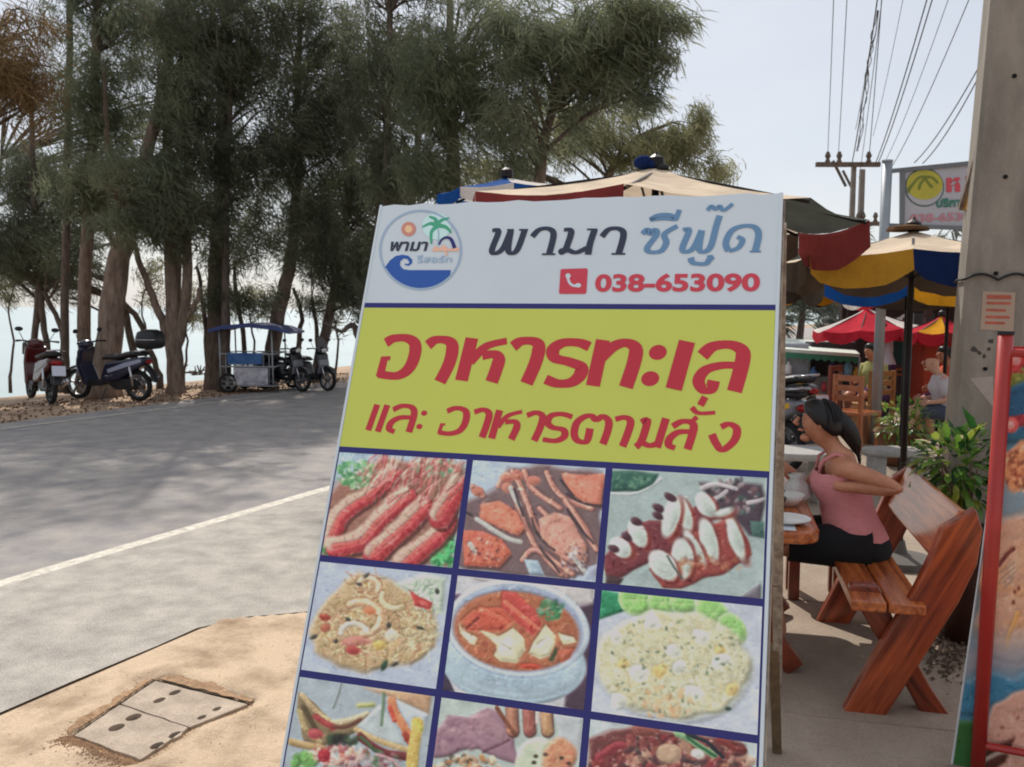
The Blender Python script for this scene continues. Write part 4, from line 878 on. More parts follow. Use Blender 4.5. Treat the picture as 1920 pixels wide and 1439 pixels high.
tree([(19.5, [(62, 700, 13), (66, 620, 12), (74, 540, 14), (66, 400, 12), (58, 200, 8)]), (19.5, [(92, 700, 12), (84, 620, 11), (74, 540, 13)]), (19.5, [(126, 705, 9), (122, 650, 9), (104, 590, 9), (80, 545, 10)])],
     [B(50, 450, 110, 80, 19.5, 1.3, 170), B(150, 480, 70, 50, 19, 1, 60), B(30, 330, 80, 60, 20, 1, 70), B(120, 350, 90, 70, 20, 1.2, 90)], L_dark, 'slim casuarina tree forking into thin stems behind the red scooter', M_barkd)
tree([(17.6, [(160, 705, 25), (158, 600, 24), (162, 450, 22), (172, 300, 20), (180, 100, 16), (186, -60, 10)])],
     [B(190, 210, 90, 110, 17.5, 1.2, 100), B(200, 60, 110, 90, 17.6, 1.2, 80), B(165, 350, 80, 60, 17.2, 1, 80)], L_mid, 'straight grey casuarina trunk rising behind the handlebars of the blue scooter')
tree([(16.9, [(192, 722, 54), (206, 620, 46), (216, 520, 42), (236, 440, 36), (262, 340, 26), (292, 220, 20), (318, 90, 15), (330, -60, 8)]), (16.9, [(236, 440, 24), (222, 360, 16), (200, 250, 11), (196, 120, 6)])],
     [B(270, 330, 90, 60, 16.4, 1.2, 95), B(320, 170, 80, 90, 16.6, 1.1, 80), B(250, 420, 60, 40, 16.4, 1, 40), B(300, 20, 90, 60, 17, 1, 50)], L_mid, 'thick pale casuarina trunk leaning right behind the blue scooter', M_barkl)
tree([(21, [(256, 700, 15), (240, 610, 13), (228, 560, 13), (214, 480, 9), (200, 400, 6)]), (21, [(298, 704, 11), (276, 640, 11), (258, 598, 11), (232, 570, 11)])],
     [B(200, 400, 70, 40, 21, 1, 30), B(120, 540, 60, 40, 21, 1, 14)], L_dark, 'thin dark forked casuarina behind the scooter luggage box', M_barkd)
tree([(17.2, [(330, 736, 34), (326, 650, 30), (322, 560, 26), (318, 400, 22), (314, 250, 18), (318, 60, 14), (320, -60, 10)]), (17.2, [(326, 660, 22), (344, 600, 20), (350, 500, 18), (352, 300, 14), (356, 60, 9)]), (17.2, [(322, 660, 16), (304, 600, 15), (280, 540, 13), (255, 470, 10), (238, 410, 6)]), (17.2, [(346, 600, 11), (366, 570, 9), (376, 540, 7)])],
     [B(350, 400, 80, 90, 16.8, 1.3, 110), B(370, 230, 70, 100, 16.8, 1.2, 80), B(390, 60, 90, 80, 17, 1.2, 90)], L_dark, 'casuarina with three stems from one base left of the roofed sidecar')
tree([(18.2, [(410, 725, 48), (409, 620, 44), (408, 520, 38), (412, 400, 30), (416, 250, 22), (420, 60, 15), (424, -60, 9)]), (18.2, [(390, 724, 12), (388, 640, 10), (380, 570, 8), (370, 500, 6)])],
     [B(440, 440, 90, 80, 18, 1.3, 90), B(470, 300, 90, 90, 18, 1.3, 95), B(480, 120, 110, 120, 18, 1.4, 150), B(420, 560, 50, 30, 18, .8, 18)], L_dark, 'very thick dark casuarina trunk directly behind the roofed sidecar', M_barkd)
tree([(18.6, [(506, 712, 30), (514, 630, 28), (530, 550, 26), (548, 470, 22), (556, 340, 17), (560, 150, 12), (566, -40, 8)]), (18.6, [(460, 712, 10), (456, 620, 9), (444, 560, 8), (440, 490, 6)])],
     [B(560, 420, 90, 80, 18, 1.2, 100), B(580, 260, 90, 90, 18, 1.2, 120), B(600, 100, 110, 110, 18, 1.3, 150), B(500, 565, 50, 26, 18.5, .8, 22)], L_dark, 'reddish casuarina trunk leaning right behind the sidecar roof', M_bark)
tree([(20, [(590, 712, 22), (606, 640, 20), (622, 570, 18), (634, 500, 16), (650, 400, 12), (664, 260, 8)]), (20, [(562, 715, 12), (560, 640, 10), (566, 590, 8), (550, 540, 6)]), (20, [(598, 690, 9), (594, 620, 8), (586, 560, 6)])],
     [B(640, 470, 80, 90, 19.5, 1.2, 110), B(680, 330, 90, 100, 19.5, 1.2, 130), B(600, 560, 50, 22, 20, .7, 20), B(660, 560, 30, 50, 19, .8, 34)], L_dark, 'slender leaning casuarina behind the small dark scooter', M_barkd)
tree([(17.5, [(690, 740, 20), (676, 650, 14), (662, 610, 12), (640, 622, 7), (610, 606, 5)]), (17.5, [(690, 740, 20), (700, 560, 18), (720, 300, 14), (740, 60, 9)])],
     [B(730, 150, 110, 130, 17, 1.4, 150), B(740, 330, 80, 70, 17, 1.2, 90), B(690, 480, 40, 60, 17.5, .8, 40)], L_dark, 'dark casuarina whose low branches show just left of the menu board', M_barkd)
tree([(16, [(860, 700, 40), (856, 500, 34), (850, 300, 26), (846, 100, 16), (840, -60, 9)])],
     [B(840, 160, 110, 130, 15.5, 1.4, 130), B(830, 320, 90, 50, 15.5, 1.2, 80), B(930, 60, 100, 80, 15, 1.3, 95)], L_mid, 'dense casuarina crown above the blue umbrella panel')
tree([(15, [(1000, 700, 34), (1004, 500, 30), (1012, 330, 22), (1040, 180, 14), (1080, 60, 8)])],
     [B(1020, 90, 120, 110, 14.5, 1.4, 105), B(1140, 50, 90, 70, 14, 1.1, 62), B(960, 250, 100, 80, 15, 1.3, 62), B(1100, 160, 90, 50, 14.4, 1.1, 34), B(1180, 110, 46, 60, 13.8, .6, 15), B(1215, 30, 60, 34, 13.8, .6, 16), B(1262, 45, 40, 9, 13.8, .3, 4), B(1205, 175, 20, 40, 13.8, .4, 4), B(1240, 110, 30, 26, 13.8, .4, 4), B(1060, 230, 70, 40, 15, 1, 26)], L_mid, 'casuarina whose drooping boughs reach farthest right against the sky', sl=(.14, .36))
tree([(19, [(1110, 700, 30), (1112, 500, 24), (1130, 360, 18), (1180, 270, 10), (1260, 230, 5)])],
     [B(960, 330, 110, 36, 19, 1.2, 50), B(1080, 250, 110, 60, 19, 1.2, 85), B(1180, 290, 90, 40, 19, 1.1, 60), B(1270, 270, 60, 40, 19, .8, 34), B(1310, 220, 22, 45, 19, .4, 12), B(1330, 320, 60, 22, 19, .6, 26), B(1190, 200, 80, 20, 19, .7, 14)], L_olive, 'olive lit casuarina low behind the beige umbrella top')
tree([(15.5, [(-60, 760, 40), (-50, 500, 34), (-30, 250, 26), (-10, 60, 14)])],
     [B(30, 150, 70, 100, 15.2, 1.0, 70), B(60, 60, 40, 40, 15.5, .7, 10)], L_brown, 'brown dried casuarina foliage at the upper left edge')
tree([(24, [(-30, 690, 18), (-20, 500, 14), (0, 300, 8)])], [B(10, 470, 50, 60, 23, 1, 24), B(100, 180, 120, 100, 24, 1.4, 30), B(330, 300, 150, 130, 25, 1.5, 50), B(520, 350, 160, 180, 25, 1.5, 90)], L_dark, 'farther casuarina behind the row at the left edge', M_barkd)
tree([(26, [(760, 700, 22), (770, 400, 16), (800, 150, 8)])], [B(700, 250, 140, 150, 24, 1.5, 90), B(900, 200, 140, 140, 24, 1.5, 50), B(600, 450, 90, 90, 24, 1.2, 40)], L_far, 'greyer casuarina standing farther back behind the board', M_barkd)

for (px, py, Y, lab) in ((470, 590, 20, 'low twiggy casuarina sapling seen over the sidecar roof'), (345, 600, 21, 'low twiggy casuarina sapling between the three stemmed tree and the sidecar'), (628, 612, 21, 'low twiggy casuarina sapling above the small dark scooter'), (270, 560, 21.5, 'low twiggy casuarina sapling above the luggage box'), (20, 560, 21, 'low twiggy casuarina sapling at the left edge above the water')):
    tree([(Y, [(px, 706, 5), (px + 6, 640, 4), (px - 4, 580, 3), (px + 4, 540, 2)])], [B(px, py - 20, 46, 34, Y, .8, 9), B(px + 30, py - 50, 40, 20, Y, .8, 6)], L_olive, lab, M_barkd)
for i, (px, Y, lab) in enumerate(((120, 18, 'tall casuarina whose crown rises above the view at the left'), (420, 17.5, 'tall casuarina rising above the view behind the sidecar'), (720, 16.5, 'tall casuarina rising above the view left of the board'), (330, 19.5, 'tall casuarina rising above the view behind the three-stemmed tree'))):
    tree([(Y, [(px, 700, 16), (px + 4, 400, 14), (px + 10, 100, 12), (px + 16, -200, 9), (px + 20, -450, 5)])],
         [B(px, -120, 170, 100, Y, 1.6, 34), B(px + 30, -280, 150, 110, Y, 1.6, 36), B(px - 20, -430, 120, 110, Y, 1.4, 28), B(px + 60, -20, 120, 60, Y, 1.2, 24)], L_mid if i % 2 else L_dark, lab, M_barkd)

# ================================================================== UTILITY POLE, WIRES, SIGNS
M_conc = mat('pole_concrete', s2l((128, 122, 112)), .9, var=.14, scale=3, bump=.5, bscale=60, col2=s2l((158, 150, 140)), stretch=(2, 2, .7), detail=8)
M_black = mat('black_rubber', s2l((26, 26, 28)), .6, var=.2); M_hole = mat('bolt_hole', (.006, .006, .006), .9)
PY = 4.55
pb_ = D(1776, 900, PY); pt = D(1858, 0, PY)
pole = thing('utility_pole', 'massive square concrete utility pole at the right behind the potted shrub', 'utility pole', (2.95, PY + .12, 0))
wb_, dirp = .36, Vector((.945, -.327, 0)); dep = Vector((.327, .945, 0))
def pole_c(z):     # left front corner and width at height z
    k = (z - pb_.z) / (pt.z - pb_.z); c = pb_.lerp(pt, k); return Vector((c.x, c.y, z)), .312 - .010 * z
rings = []
for z in (-.3, 0, .8, 1.6, 2.4, 3.2, 4.2, 6, 8.2):
    c, wd = pole_c(z); a = c; ch = .02
    f0 = a + dirp * ch; f1 = a + dirp * (wd - ch); g0 = a + dirp * wd + dep * ch; g1 = a + dirp * wd + dep * (wd - ch); h0 = a + dirp * (wd - ch) + dep * wd; h1 = a + dirp * ch + dep * wd; i0 = a + dep * (wd - ch); i1 = a + dep * ch
    rings.append([f0, f1, g0, g1, h0, h1, i0, i1])
mb = MB(); mb.loft(rings); mb.build('shaft', M_conc, pole)
nf = dirp.cross(Vector((0, 0, 1))).normalized()
if nf.y > 0: nf = -nf
def on_face(px, py, h=0.):
    c, wd = pole_c(1.8); n = nf; d = Vector(ray(px, py)); C0 = Vector(CO); sl_ = (pt - pb_); nn = sl_.cross(dirp).normalized()
    if nn.y > 0: nn = -nn
    t = (pb_ - C0).dot(nn) / d.dot(nn); return C0 + d * t + nn * h
for x, y in ((1902, 143), (1885, 332), (1867, 513), (1847, 692)):
    p = on_face(x, y, .0015); mb = MB(); mb.tube([p + nf * -.004, p + nf * .004], [.011, .011], 12); mb.build('bolt_hole', M_hole, pole)
c, wd = pole_c(1.84)
ringp = [c + dirp * -.012 + nf * .010, c + dirp * (wd * .5) + nf * .016, c + dirp * (wd + .012) + nf * .010, c + dirp * (wd + .012) + dep * (wd + .01), c + dirp * -.012 + dep * (wd + .01), c + dirp * -.012 + nf * .010]
mb = MB(); zz = [0, .03, .0, .02, .0, 0]
S = []
for i in range(5):
    for k in range(8): S.append(ringp[i].lerp(ringp[i + 1], k / 8) + Vector((0, 0, -.02 + .03 * math.sin(PI * k / 8) * (1 if i < 2 else .2))))
mb.tube(S, .007, 6); mb.build('wire_strap', M_black, pole, smooth=True)
M_note = mat('notice_print', s2l((172, 150, 132)), .7, var=.05); M_nred = mat('notice_red', s2l((176, 92, 74)), .7, var=.2, scale=20)
def face_quad(name, m, pts, h, parent):
    mb = MB(); mb.add([on_face(x, y, h) for x, y in pts], [(0, 1, 2, 3)]); return mb.build(name, m, parent)
nt_ = thing('paper_notice', 'small faded red printed notice stuck on the concrete pole below the wire strap', 'notice', tuple(on_face(1872, 585)))
face_quad('paper', M_note, [(1843, 546), (1904, 549), (1900, 622), (1838, 618)], .002, nt_)
for i, y in enumerate((553, 566, 579, 592, 603)):
    hh = 8 if i < 1 else 5; x0 = 1850 - i * .8; x1 = 1896 - i * 1.0 - (8 if i in (2, 4) else 0)
    face_quad('printed_line', M_nred, [(x0, y), (x1, y + 1), (x1, y + 1 + hh), (x0, y + hh)], .003, nt_)
face_quad('plaster_patch', mat('pale_patch', s2l((170, 158, 150)), .9, var=.1, scale=18), [(1818, 710), (1862, 706), (1862, 764), (1852, 752)], .0018, pole)
for x, y, r_ in ((1826, 655, .017), (1836, 662, .012), (1845, 668, .01), (1858, 640, .014), (1854, 655, .009)):
    p = on_face(x, y, .0014); mb = MB(); n_ = 9
    mb.add([p + dirp * (r_ * random.uniform(.6, 1.2) * math.cos(2 * PI * i / n_)) + Vector((0, 0, r_ * random.uniform(.6, 1.4) * math.sin(2 * PI * i / n_))) for i in range(n_)], [list(range(n_))]); mb.build('stain', mat('pole_stain', s2l((74, 70, 66)), .9), pole)
# a small angled board strapped on the pole's left side
sb = thing('small_yellow_board', 'small weathered yellow board strapped edge-on to the left side of the concrete pole', 'board', tuple(D(1826, 360, PY + .1)))
mb = MB(); a_ = [D(1836, 316, PY + .02), D(1830, 392, PY + .02), D(1803, 395, PY + .24), D(1813, 350, PY + .24)]
nb = (a_[1] - a_[0]).cross(a_[2] - a_[0]).normalized() * .018
mb.add(a_ + [p + nb for p in a_], [(0, 1, 2, 3), (7, 6, 5, 4), (0, 4, 5, 1), (1, 5, 6, 2), (2, 6, 7, 3), (3, 7, 4, 0)]); mb.build('face', mat('old_yellow_board', s2l((150, 110, 50)), .8, var=.3, scale=12), sb)
mb = MB(); mb.bar(D(1842, 250, PY + .02), D(1800, 393, PY + .25), .02, .02); mb.build('edge_strip', M_wpaint, sb)

# distant poles with cross-arms
M_dpole = mat('far_pole', s2l((118, 112, 106)), .9)
def far_pole(Y, px, ytop, wpx, label, arms):
    c = D(px, 600, Y); t = thing('utility_pole', label, 'utility pole', (c.x, c.y, 0)); zt = D(px, ytop, Y).z; w_ = wpx * Y / F_PX
    mb = MB(); mb.loft([[Vector((c.x + i * w_ * k, c.y + j * w_ * k, z)) for i, j in ((-.5, -.5), (.5, -.5), (.5, .5), (-.5, .5))] for z, k in ((0, 1.2), (zt, .8))]); mb.build('shaft', M_dpole, t)
    for (x0, x1, y) in arms:
        a, b = D(x0, y, Y - .2), D(x1, y, Y - .2); mb = MB(); mb.bar(a, b, .14, .16); mb.build('cross_arm', M_barkd, t)
        for k in (0.18, .36, .82):
            p = a.lerp(b, k); mb = MB(); mb.lathe([(.04, 0), (.1, .1), (.06, .2), (.11, .3), (.05, .45)], p, 8); mb.build('insulator', M_barkd, t)
    mb = MB(); p = D(px - 4, ytop + 45, Y); mb.bar(p, p + Vector((-.5, 0, .9)), .08, .08); mb.build('stay', M_barkd, t)
    return t
far_pole(32, 1590, 305, 9, 'distant utility pole with the long cross-arm', [(1530, 1650, 309)])
far_pole(36, 1606, 318, 10, 'second distant utility pole just right of the one with the long arm', [(1600, 1650, 420)])
M_wire = mat('power_cable', s2l((58, 56, 58)), .7)
wires = [((1563, 0), (1552, 293), 32, 1.5), ((1588, 0), (1572, 293), 32, 1.5), ((1645, 0), (1600, 300), 32, 2.4), ((1653, 0), (1630, 293), 32, 1.8), ((1650, 30), (1612, 330), 34, 1.4), ((1693, 0), (1640, 250), 34, 1.2), ((1738, 0), (1645, 305), 32, 2.2), ((1748, 0), (1652, 300), 32, 2.2), ((1778, 0), (1667, 296), 32, 1.2), ((1817, 0), (1680, 307), 32, 1.6), ((1852, 97), (1722, 307), 26, 2.0), ((1850, 117), (1737, 309), 26, 2.0), ((1642, 20), (1606, 240), 33, 1.2)]
names = ['leftmost overhead power cable, running straight down to the long cross-arm', 'second overhead power cable from the left, ending at the cross-arm', 'thick dark overhead cable bundle ending left of the far pole top', 'overhead cable ending at the right insulator of the cross-arm', 'thin overhead cable dropping to the second far pole', 'thin slanting overhead cable left of the twin thick ones', 'left one of the twin thick slanting overhead cables', 'right one of the twin thick slanting overhead cables', 'thin overhead cable between the twin thick ones and the outer cable', 'outer slanting overhead cable reaching the hanging sign post', 'upper of the two cables leaving the concrete pole above the hanging sign', 'lower of the two cables leaving the concrete pole above the hanging sign', 'thin overhead cable wound along the dark cable bundle']
for (A_, B_, YB, wpx), lab in zip(wires, names):
    b = D(*B_, YB); ea = D(*A_, 1.0); slope = (ea.z - EYE); YA = (b.z - EYE) / slope; a = D(*A_, YA)
    far_ = b + (b - a) * .12; near_ = a + (a - b) * (.35 if YA > 8 else 0.06)
    pts = []
    for k in range(25):
        q = k / 24; p = near_.lerp(far_, q); p.z -= .32 * (4 * q * (1 - q)) - .24; pts.append(p)
    mb = MB(); rr = [max(.006, wpx / 2 * 22 / F_PX * (.7 + .5 * k / 24)) for k in range(25)]
    mb.tube(pts, rr, 5); o = mb.build('power_cable', M_wire); o['label'] = lab; o['category'] = 'cable'; o['group'] = 'overhead power cables'
# tangle of service wire on the bundle
mb = MB(); Y0 = 24
for j in range(3):
    S = [D(1643 + random.uniform(-5, 5) - k * 3.2, 20 + k * 24, Y0 + k * .7) for k in range(12)]; mb.tube(smooth_line([tuple(p) for p in S], 3), .012, 4)
o = mb.build('cable_tangle', M_wire); o['label'] = 'loose tangle of thin wires hanging round the dark cable bundle'; o['category'] = 'cable'
# hanging restaurant sign on its own galvanised post
M_galv = mat('galvanised_steel', s2l((150, 156, 162)), .45, .5, var=.1, scale=4); M_signw = mat('hanging_sign_white', s2l((172, 172, 178)), .5, var=.04, scale=2)
hs = thing('hanging_sign', 'white hanging sign with yellow oval palm emblem on a grey steel post', 'sign', (4.54, 10.94, 0))
mb = MB(); p0 = G(1640, 835); SY = p0.y; top = D(1664, 304, SY); mb.tube([p0, p0.lerp(top, .5), top], [.062, .06, .06], 12); mb.build('post', M_galv, hs, smooth=True)
mb = MB(); mb.tube([top, top + Vector((0, 0, .02))], .066, 12); mb.build('post_cap', M_galv, hs)
SU = (D(1900, 296, SY + .0) - D(1692, 318, SY)).normalized()
def sg(px, py, h=0.):
    o_ = D(1692, 318, SY); n_ = SU.cross(Vector((0, 0, 1))).normalized(); n_ = n_ if n_.y < 0 else -n_
    d = Vector(ray(px, py)); C0 = Vector(CO); t = (o_ - C0).dot(n_) / d.dot(n_); return C0 + d * t + n_ * h
q = [(1690, 317), (1905, 297), (1905, 430), (1690, 428)]
mb = MB(); fr = [sg(x, y) for x, y in q]; bk = [p + Vector((0, .06, 0)) for p in fr]; mb.add(fr + bk, [(0, 1, 2, 3), (7, 6, 5, 4), (0, 4, 5, 1), (1, 5, 6, 2), (2, 6, 7, 3), (3, 7, 4, 0)]); mb.build('panel', M_signw, hs)
for a_, b_ in (((1664, 322), (1905, 298)), ((1692, 318), (1690, 430)), ((1658, 423), (1905, 432))): mb = MB(); mb.bar(sg(*a_, .012), sg(*b_, .012), .04, .05); mb.build('frame_bar', mat('sign_frame', s2l((110, 114, 118)), .5, .4), hs)
def sdisc(name, m, cx, cy, rx, ry, h, par=None, a0=0, a1=2 * PI, n=30):
    mb = MB(); mb.add([sg(cx + rx * math.cos(a0 + (a1 - a0) * i / n), cy + ry * math.sin(a0 + (a1 - a0) * i / n), h) for i in range(n)], [list(range(n))]); return mb.build(name, m, hs)
sdisc('emblem_outline', mat('emblem_green', s2l((70, 96, 84)), .5), 1733, 352, 37, 36, .004); sdisc('emblem_ground', M_signw, 1733, 352, 34.5, 33.5, .006)
sdisc('emblem_oval', mat('emblem_yellow', s2l((176, 168, 62)), .5, var=.08), 1733, 347, 34, 28, .008)
def sline(name, m, pts, w_, h):
    mb = MB(); P = smooth_line(pts, 4) if len(pts) > 2 else [np.array(p) for p in pts]; vv = []
    for i in range(len(P)):
        d = P[min(i + 1, len(P) - 1)] - P[max(i - 1, 0)]; d = d / np.linalg.norm(d); n_ = np.array([-d[1], d[0]]) * w_ / 2; vv += [sg(*(P[i] + n_), h), sg(*(P[i] - n_), h)]
    mb.add(vv, [(2 * i, 2 * i + 1, 2 * i + 3, 2 * i + 2) for i in range(len(P) - 1)]); return mb.build(name, m, hs)
M_og = mat('emblem_olive', s2l((112, 122, 44)), .5)
for k_, pts in enumerate(([(1735, 332), (1722, 334), (1708, 350), (1702, 362)], [(1736, 332), (1748, 334), (1758, 344)], [(1735, 333), (1726, 344), (1722, 356)], [(1734, 333), (1740, 344), (1748, 352)], [(1712, 345), (1706, 352), (1700, 356)])): sline('palm_frond_mark', M_og, pts, 5, .010 + k_ * .001)
M_sr = mat('sign_red', s2l((196, 72, 84)), .5)
def stext(name, txt, m, x0, y0, x1, y1, h=.008, bold=.03, sh=0):
    V, Fs = text_2d(txt, bold, sh); mb = MB(); mb.add([sg(x0 + (x1 - x0) * x + sh * 0, y1 + (y0 - y1) * y - (x0 + (x1 - x0) * x - x0) * .04, h) for x, y in V], Fs); return mb.build(name, m, hs)
stext('red_lettering', 'ห', M_sr, 1774, 334, 1800, 361, bold=.06); stext('green_lettering', 'บริการ', mat('sign_green', s2l((60, 118, 104)), .5), 1755, 373, 1812, 390, bold=.05)
stext('pink_phone_lettering', '038-653090', mat('sign_pink', s2l((186, 128, 138)), .5), 1706, 402, 1848, 418, bold=.03)
stext('red_lettering', 'พามา', M_sr, 1810, 330, 1880, 358, bold=.05)

# ================================================================== UMBRELLAS
def cloth(name, c, tr=.3):
    g = sum(c) / 3; c = tuple(x * .86 + g * .14 for x in c)
    return mat(name, s2l(c), .9, scale=3.5, trans=tr, bump=.5, bscale=9, spec=.08, detail=9, var=.26, fine=(90, .08))
C_beige = cloth('cloth_beige', (222, 202, 176)); C_red = cloth('cloth_red', (160, 44, 48)); C_ochre = cloth('cloth_ochre', (196, 146, 42)); C_blue = cloth('cloth_blue', (20, 78, 158)); C_navy = cloth('cloth_navy', (26, 48, 104))
C_grey = cloth('cloth_grey_green', (74, 78, 72)); C_brown = cloth('cloth_brown', (110, 78, 50)); C_white = cloth('cloth_white', (222, 214, 206)); C_oran = cloth('cloth_orange', (232, 158, 24)); C_hot = cloth('cloth_bright_red', (214, 42, 60)); C_dark = cloth('cloth_dark_brown', (64, 52, 42)); C_dred = cloth('cloth_dark_red', (138, 56, 56))
M_iron = mat('dark_pole_metal', s2l((36, 30, 30)), .45, .6, var=.2)
def umbrella(label, c, rim_z, apex_z, r, n, tops, vals, vh=.2, tilt=(0, 0), phase=0, pole_m=None, base_z=0, cap=None, sag=.05, sq=1.0, cat='umbrella'):
    c = Vector(c); t = thing('market_umbrella', label, 'umbrella', (c.x, c.y, 0), 0, 'large market umbrellas over the tables')
    def P(a, q, dz=0):
        x, y = r * q * math.cos(a), r * q * math.sin(a) * sq; z = apex_z - (apex_z - rim_z) * (q ** .92) - sag * math.sin(PI * q) * .4 + dz
        return Vector((c.x + x, c.y + y, z + x * tilt[0] + y * tilt[1]))
    for i in range(n):
        a0 = phase + 2 * PI * i / n; a1 = phase + 2 * PI * (i + 1) / n; mb = MB(); V = []; m_ = 5; k_ = 4
        for u in range(m_ + 1):
            q = .02 + .98 * u / m_
            for w_ in range(k_ + 1):
                f = w_ / k_; p = P(a0, q).lerp(P(a1, q), f); p.z -= sag * math.sin(PI * f) * q * .7; V.append(p)
        mb.add(V, [(u * (k_ + 1) + w_, u * (k_ + 1) + w_ + 1, (u + 1) * (k_ + 1) + w_ + 1, (u + 1) * (k_ + 1) + w_) for u in range(m_) for w_ in range(k_)])
        mb.build('canopy_panel', tops[i % len(tops)], t, smooth=True)
        if vals and vals[i % len(vals)] is not None:
            mb = MB(); V = []
            for w_ in range(k_ * 2 + 1):
                f = w_ / (k_ * 2); p = P(a0, 1.002).lerp(P(a1, 1.002), f); p.z -= sag * math.sin(PI * f) * .7
                V += [p, p + Vector((random.uniform(-.012, .012), random.uniform(-.012, .012), -vh * (.62 + .38 * math.sin(PI * f) ** .5 + random.uniform(-.03, .03))))]
            mb.add(V, [(2 * k, 2 * k + 2, 2 * k + 3, 2 * k + 1) for k in range(k_ * 2)]); mb.build('valance', vals[i % len(vals)], t, smooth=True)
        mb = MB(); mb.bar(P(a0, .03, -.02), P(a0, .99, -.02), .014, .014); mb.build('rib', M_iron, t)
        mb = MB(); hb_ = Vector((c.x, c.y, rim_z - .12)); mb.bar(hb_, P(a0, .5, -.03), .01, .01); mb.build('stretcher', M_iron, t)
    mb = MB(); mb.tube([(c.x, c.y, base_z), (c.x, c.y, apex_z + .02)], .021, 10); mb.build('pole', pole_m or M_iron, t, smooth=True)
    mb = MB(); mb.lathe([(.001, -.02), (.05, 0), (.045, .05), (.015, .07), (.001, .09)], (c.x, c.y, apex_z), 10); mb.build('finial', cap or M_iron, t)
    return t
# big canopy over the picnic table, behind the board
u1 = umbrella('faded beige and red market umbrella right behind the menu board, green-grey flap at its right', D(1228, 400, 5.0), 2.19, 2.45, 1.12, 8, [C_grey, C_grey, C_beige, C_beige, C_beige, C_beige, C_beige, C_beige], [None, C_dred, C_dark, C_dark, C_brown, C_dred, C_dred, None], .22, phase=-1.065, tilt=(-.05, .0))
mb = MB(); p = Vector((u1.location.x - .07, u1.location.y, 2.475)); mb.ball(p, (.055, .05, .04), 10, 7); mb.ball(p + Vector((.05, -.02, -.015)), (.035, .03, .025), 8, 6); o = mb.build('cloth_knot', C_navy, u1, smooth=True)
mb = MB(); p = Vector((u1.location.x + .03, u1.location.y - .05, 2.44)); mb.ball(p, (.035, .03, .022), 10, 7); mb.build('black_knot', M_black, u1, smooth=True)
u0 = umbrella('bright blue and white umbrella peeking out left behind the menu board top', D(950, 420, 6.5), 2.50, 2.61, .50, 8, [C_beige, C_white, C_white, C_blue, C_blue, C_blue, C_white, C_beige], [C_blue, C_white], .10, phase=.1, tilt=(.04, 0), sag=.02)
uu = umbrella('beige topped umbrella with ochre and navy valance on the black pole', D(1701, 700, 5.66), 1.99, 2.17, .80, 8, [C_beige, C_beige, C_white], [C_ochre, C_navy, C_brown, C_dred, C_dark, C_dark, C_dark, C_dark], .19, phase=-2.775, tilt=(.0, -.02), sag=.03)
mb = MB(); p = D(1702, 418, 5.66); mb.lathe([(.001, 0), (.13, .0), (.12, .02), (.05, .035), (.001, .04)], (p.x, p.y, 2.17), 12); mb.build('vent_cap', C_brown, uu)
mb = MB(); mb.lathe([(.0, 0), (.21, .0), (.21, .05), (.05, .08), (.03, .16), (.0, .16)], (uu.location.x, uu.location.y, 0.012), 20); mb.build('base', mat('umbrella_base', s2l((96, 92, 88)), .9), uu)
umbrella('dark brown umbrella with orange and blue valance behind the beige topped one', D(1700, 600, 8.2), 1.90, 2.12, .95, 8, [C_dark, C_brown, C_dark], [C_blue, C_oran, C_dark, C_white, C_dark, C_dark, C_dark, C_dark], .17, phase=-2.775, sag=.04)
umbrella('pale canopy umbrella with dark interior beside the concrete pole', D(1775, 620, 10.2), 1.83, 2.05, 1.15, 8, [C_white, C_dred, C_white], [C_white, C_dark, C_hot], .12, phase=.3)
umbrella('brown umbrella with an orange flap seen in the gap right of the menu board', D(1462, 600, 9.2), 1.93, 2.12, .60, 8, [C_dark, C_brown], [C_oran, C_oran, C_dark], .18, phase=.1)
umbrella('red umbrella with sunlit white top left of the white sign post', D(1625, 600, 13.2), 1.42, 1.72, .76, 8, [C_white, C_hot, C_hot], [C_hot], .16, phase=.3, tilt=(.06, 0))
umbrella('bright red umbrella between the white sign post and the black pole', D(1700, 620, 14), 1.42, 1.66, .62, 8, [C_hot, C_white, C_hot], [C_hot], .2, phase=.1)
umbrella('bright red and orange umbrella right of the black pole', D(1765, 620, 12.2), 1.40, 1.62, .50, 8, [C_hot, C_oran, C_hot], [C_hot, C_hot, C_dred], .16, phase=.5)
umbrella('pink and red umbrella at the right edge behind the concrete pole', D(1935, 600, 11), 1.55, 1.8, .6, 8, [cloth('cloth_pink', (230, 140, 150)), C_hot, C_white], [C_hot], .16)

# ================================================================== RED STANDING BANNER (right edge)
M_rtube = mat('red_tube_paint', s2l((168, 40, 34)), .35, var=.12, scale=8, coat=.3)
rb = thing('standing_banner', 'red tubed standing food banner with blue, green and orange print at the right edge', 'banner', (1.75, 3.0, 0))
tb0 = G(1832, 1455); tb1 = D(1886, 628, 2.95)
mb = MB(); mb.tube([tb0, tb1], .0245, 14); mb.build('tube', M_rtube, rb, smooth=True)
mb = MB(); mb.tube([tb1, tb1 + Vector((0, 0, .012))], .026, 14); mb.build('tube_cap', M_black, rb)
tb2 = D(1886 + 900, 628, 2.45); tb3 = tb0 + (tb2 - tb1); tb3.z = 0
mb = MB(); mb.tube([tb3, tb2], .0245, 14); mb.build('tube', M_rtube, rb, smooth=True)
for z in (.12, 1.52):
    a_ = tb0.lerp(tb1, (z) / tb1.z); b_ = tb3.lerp(tb2, z / tb2.z); mb = MB(); mb.tube([a_, b_], .014, 8); mb.build('cross_rail', M_rtube, rb)
bu = (tb2 - tb1); bu.z = 0; bu.normalize(); bn = bu.cross(Vector((0, 0, 1))).normalized(); bn = bn if bn.y < 0 else -bn
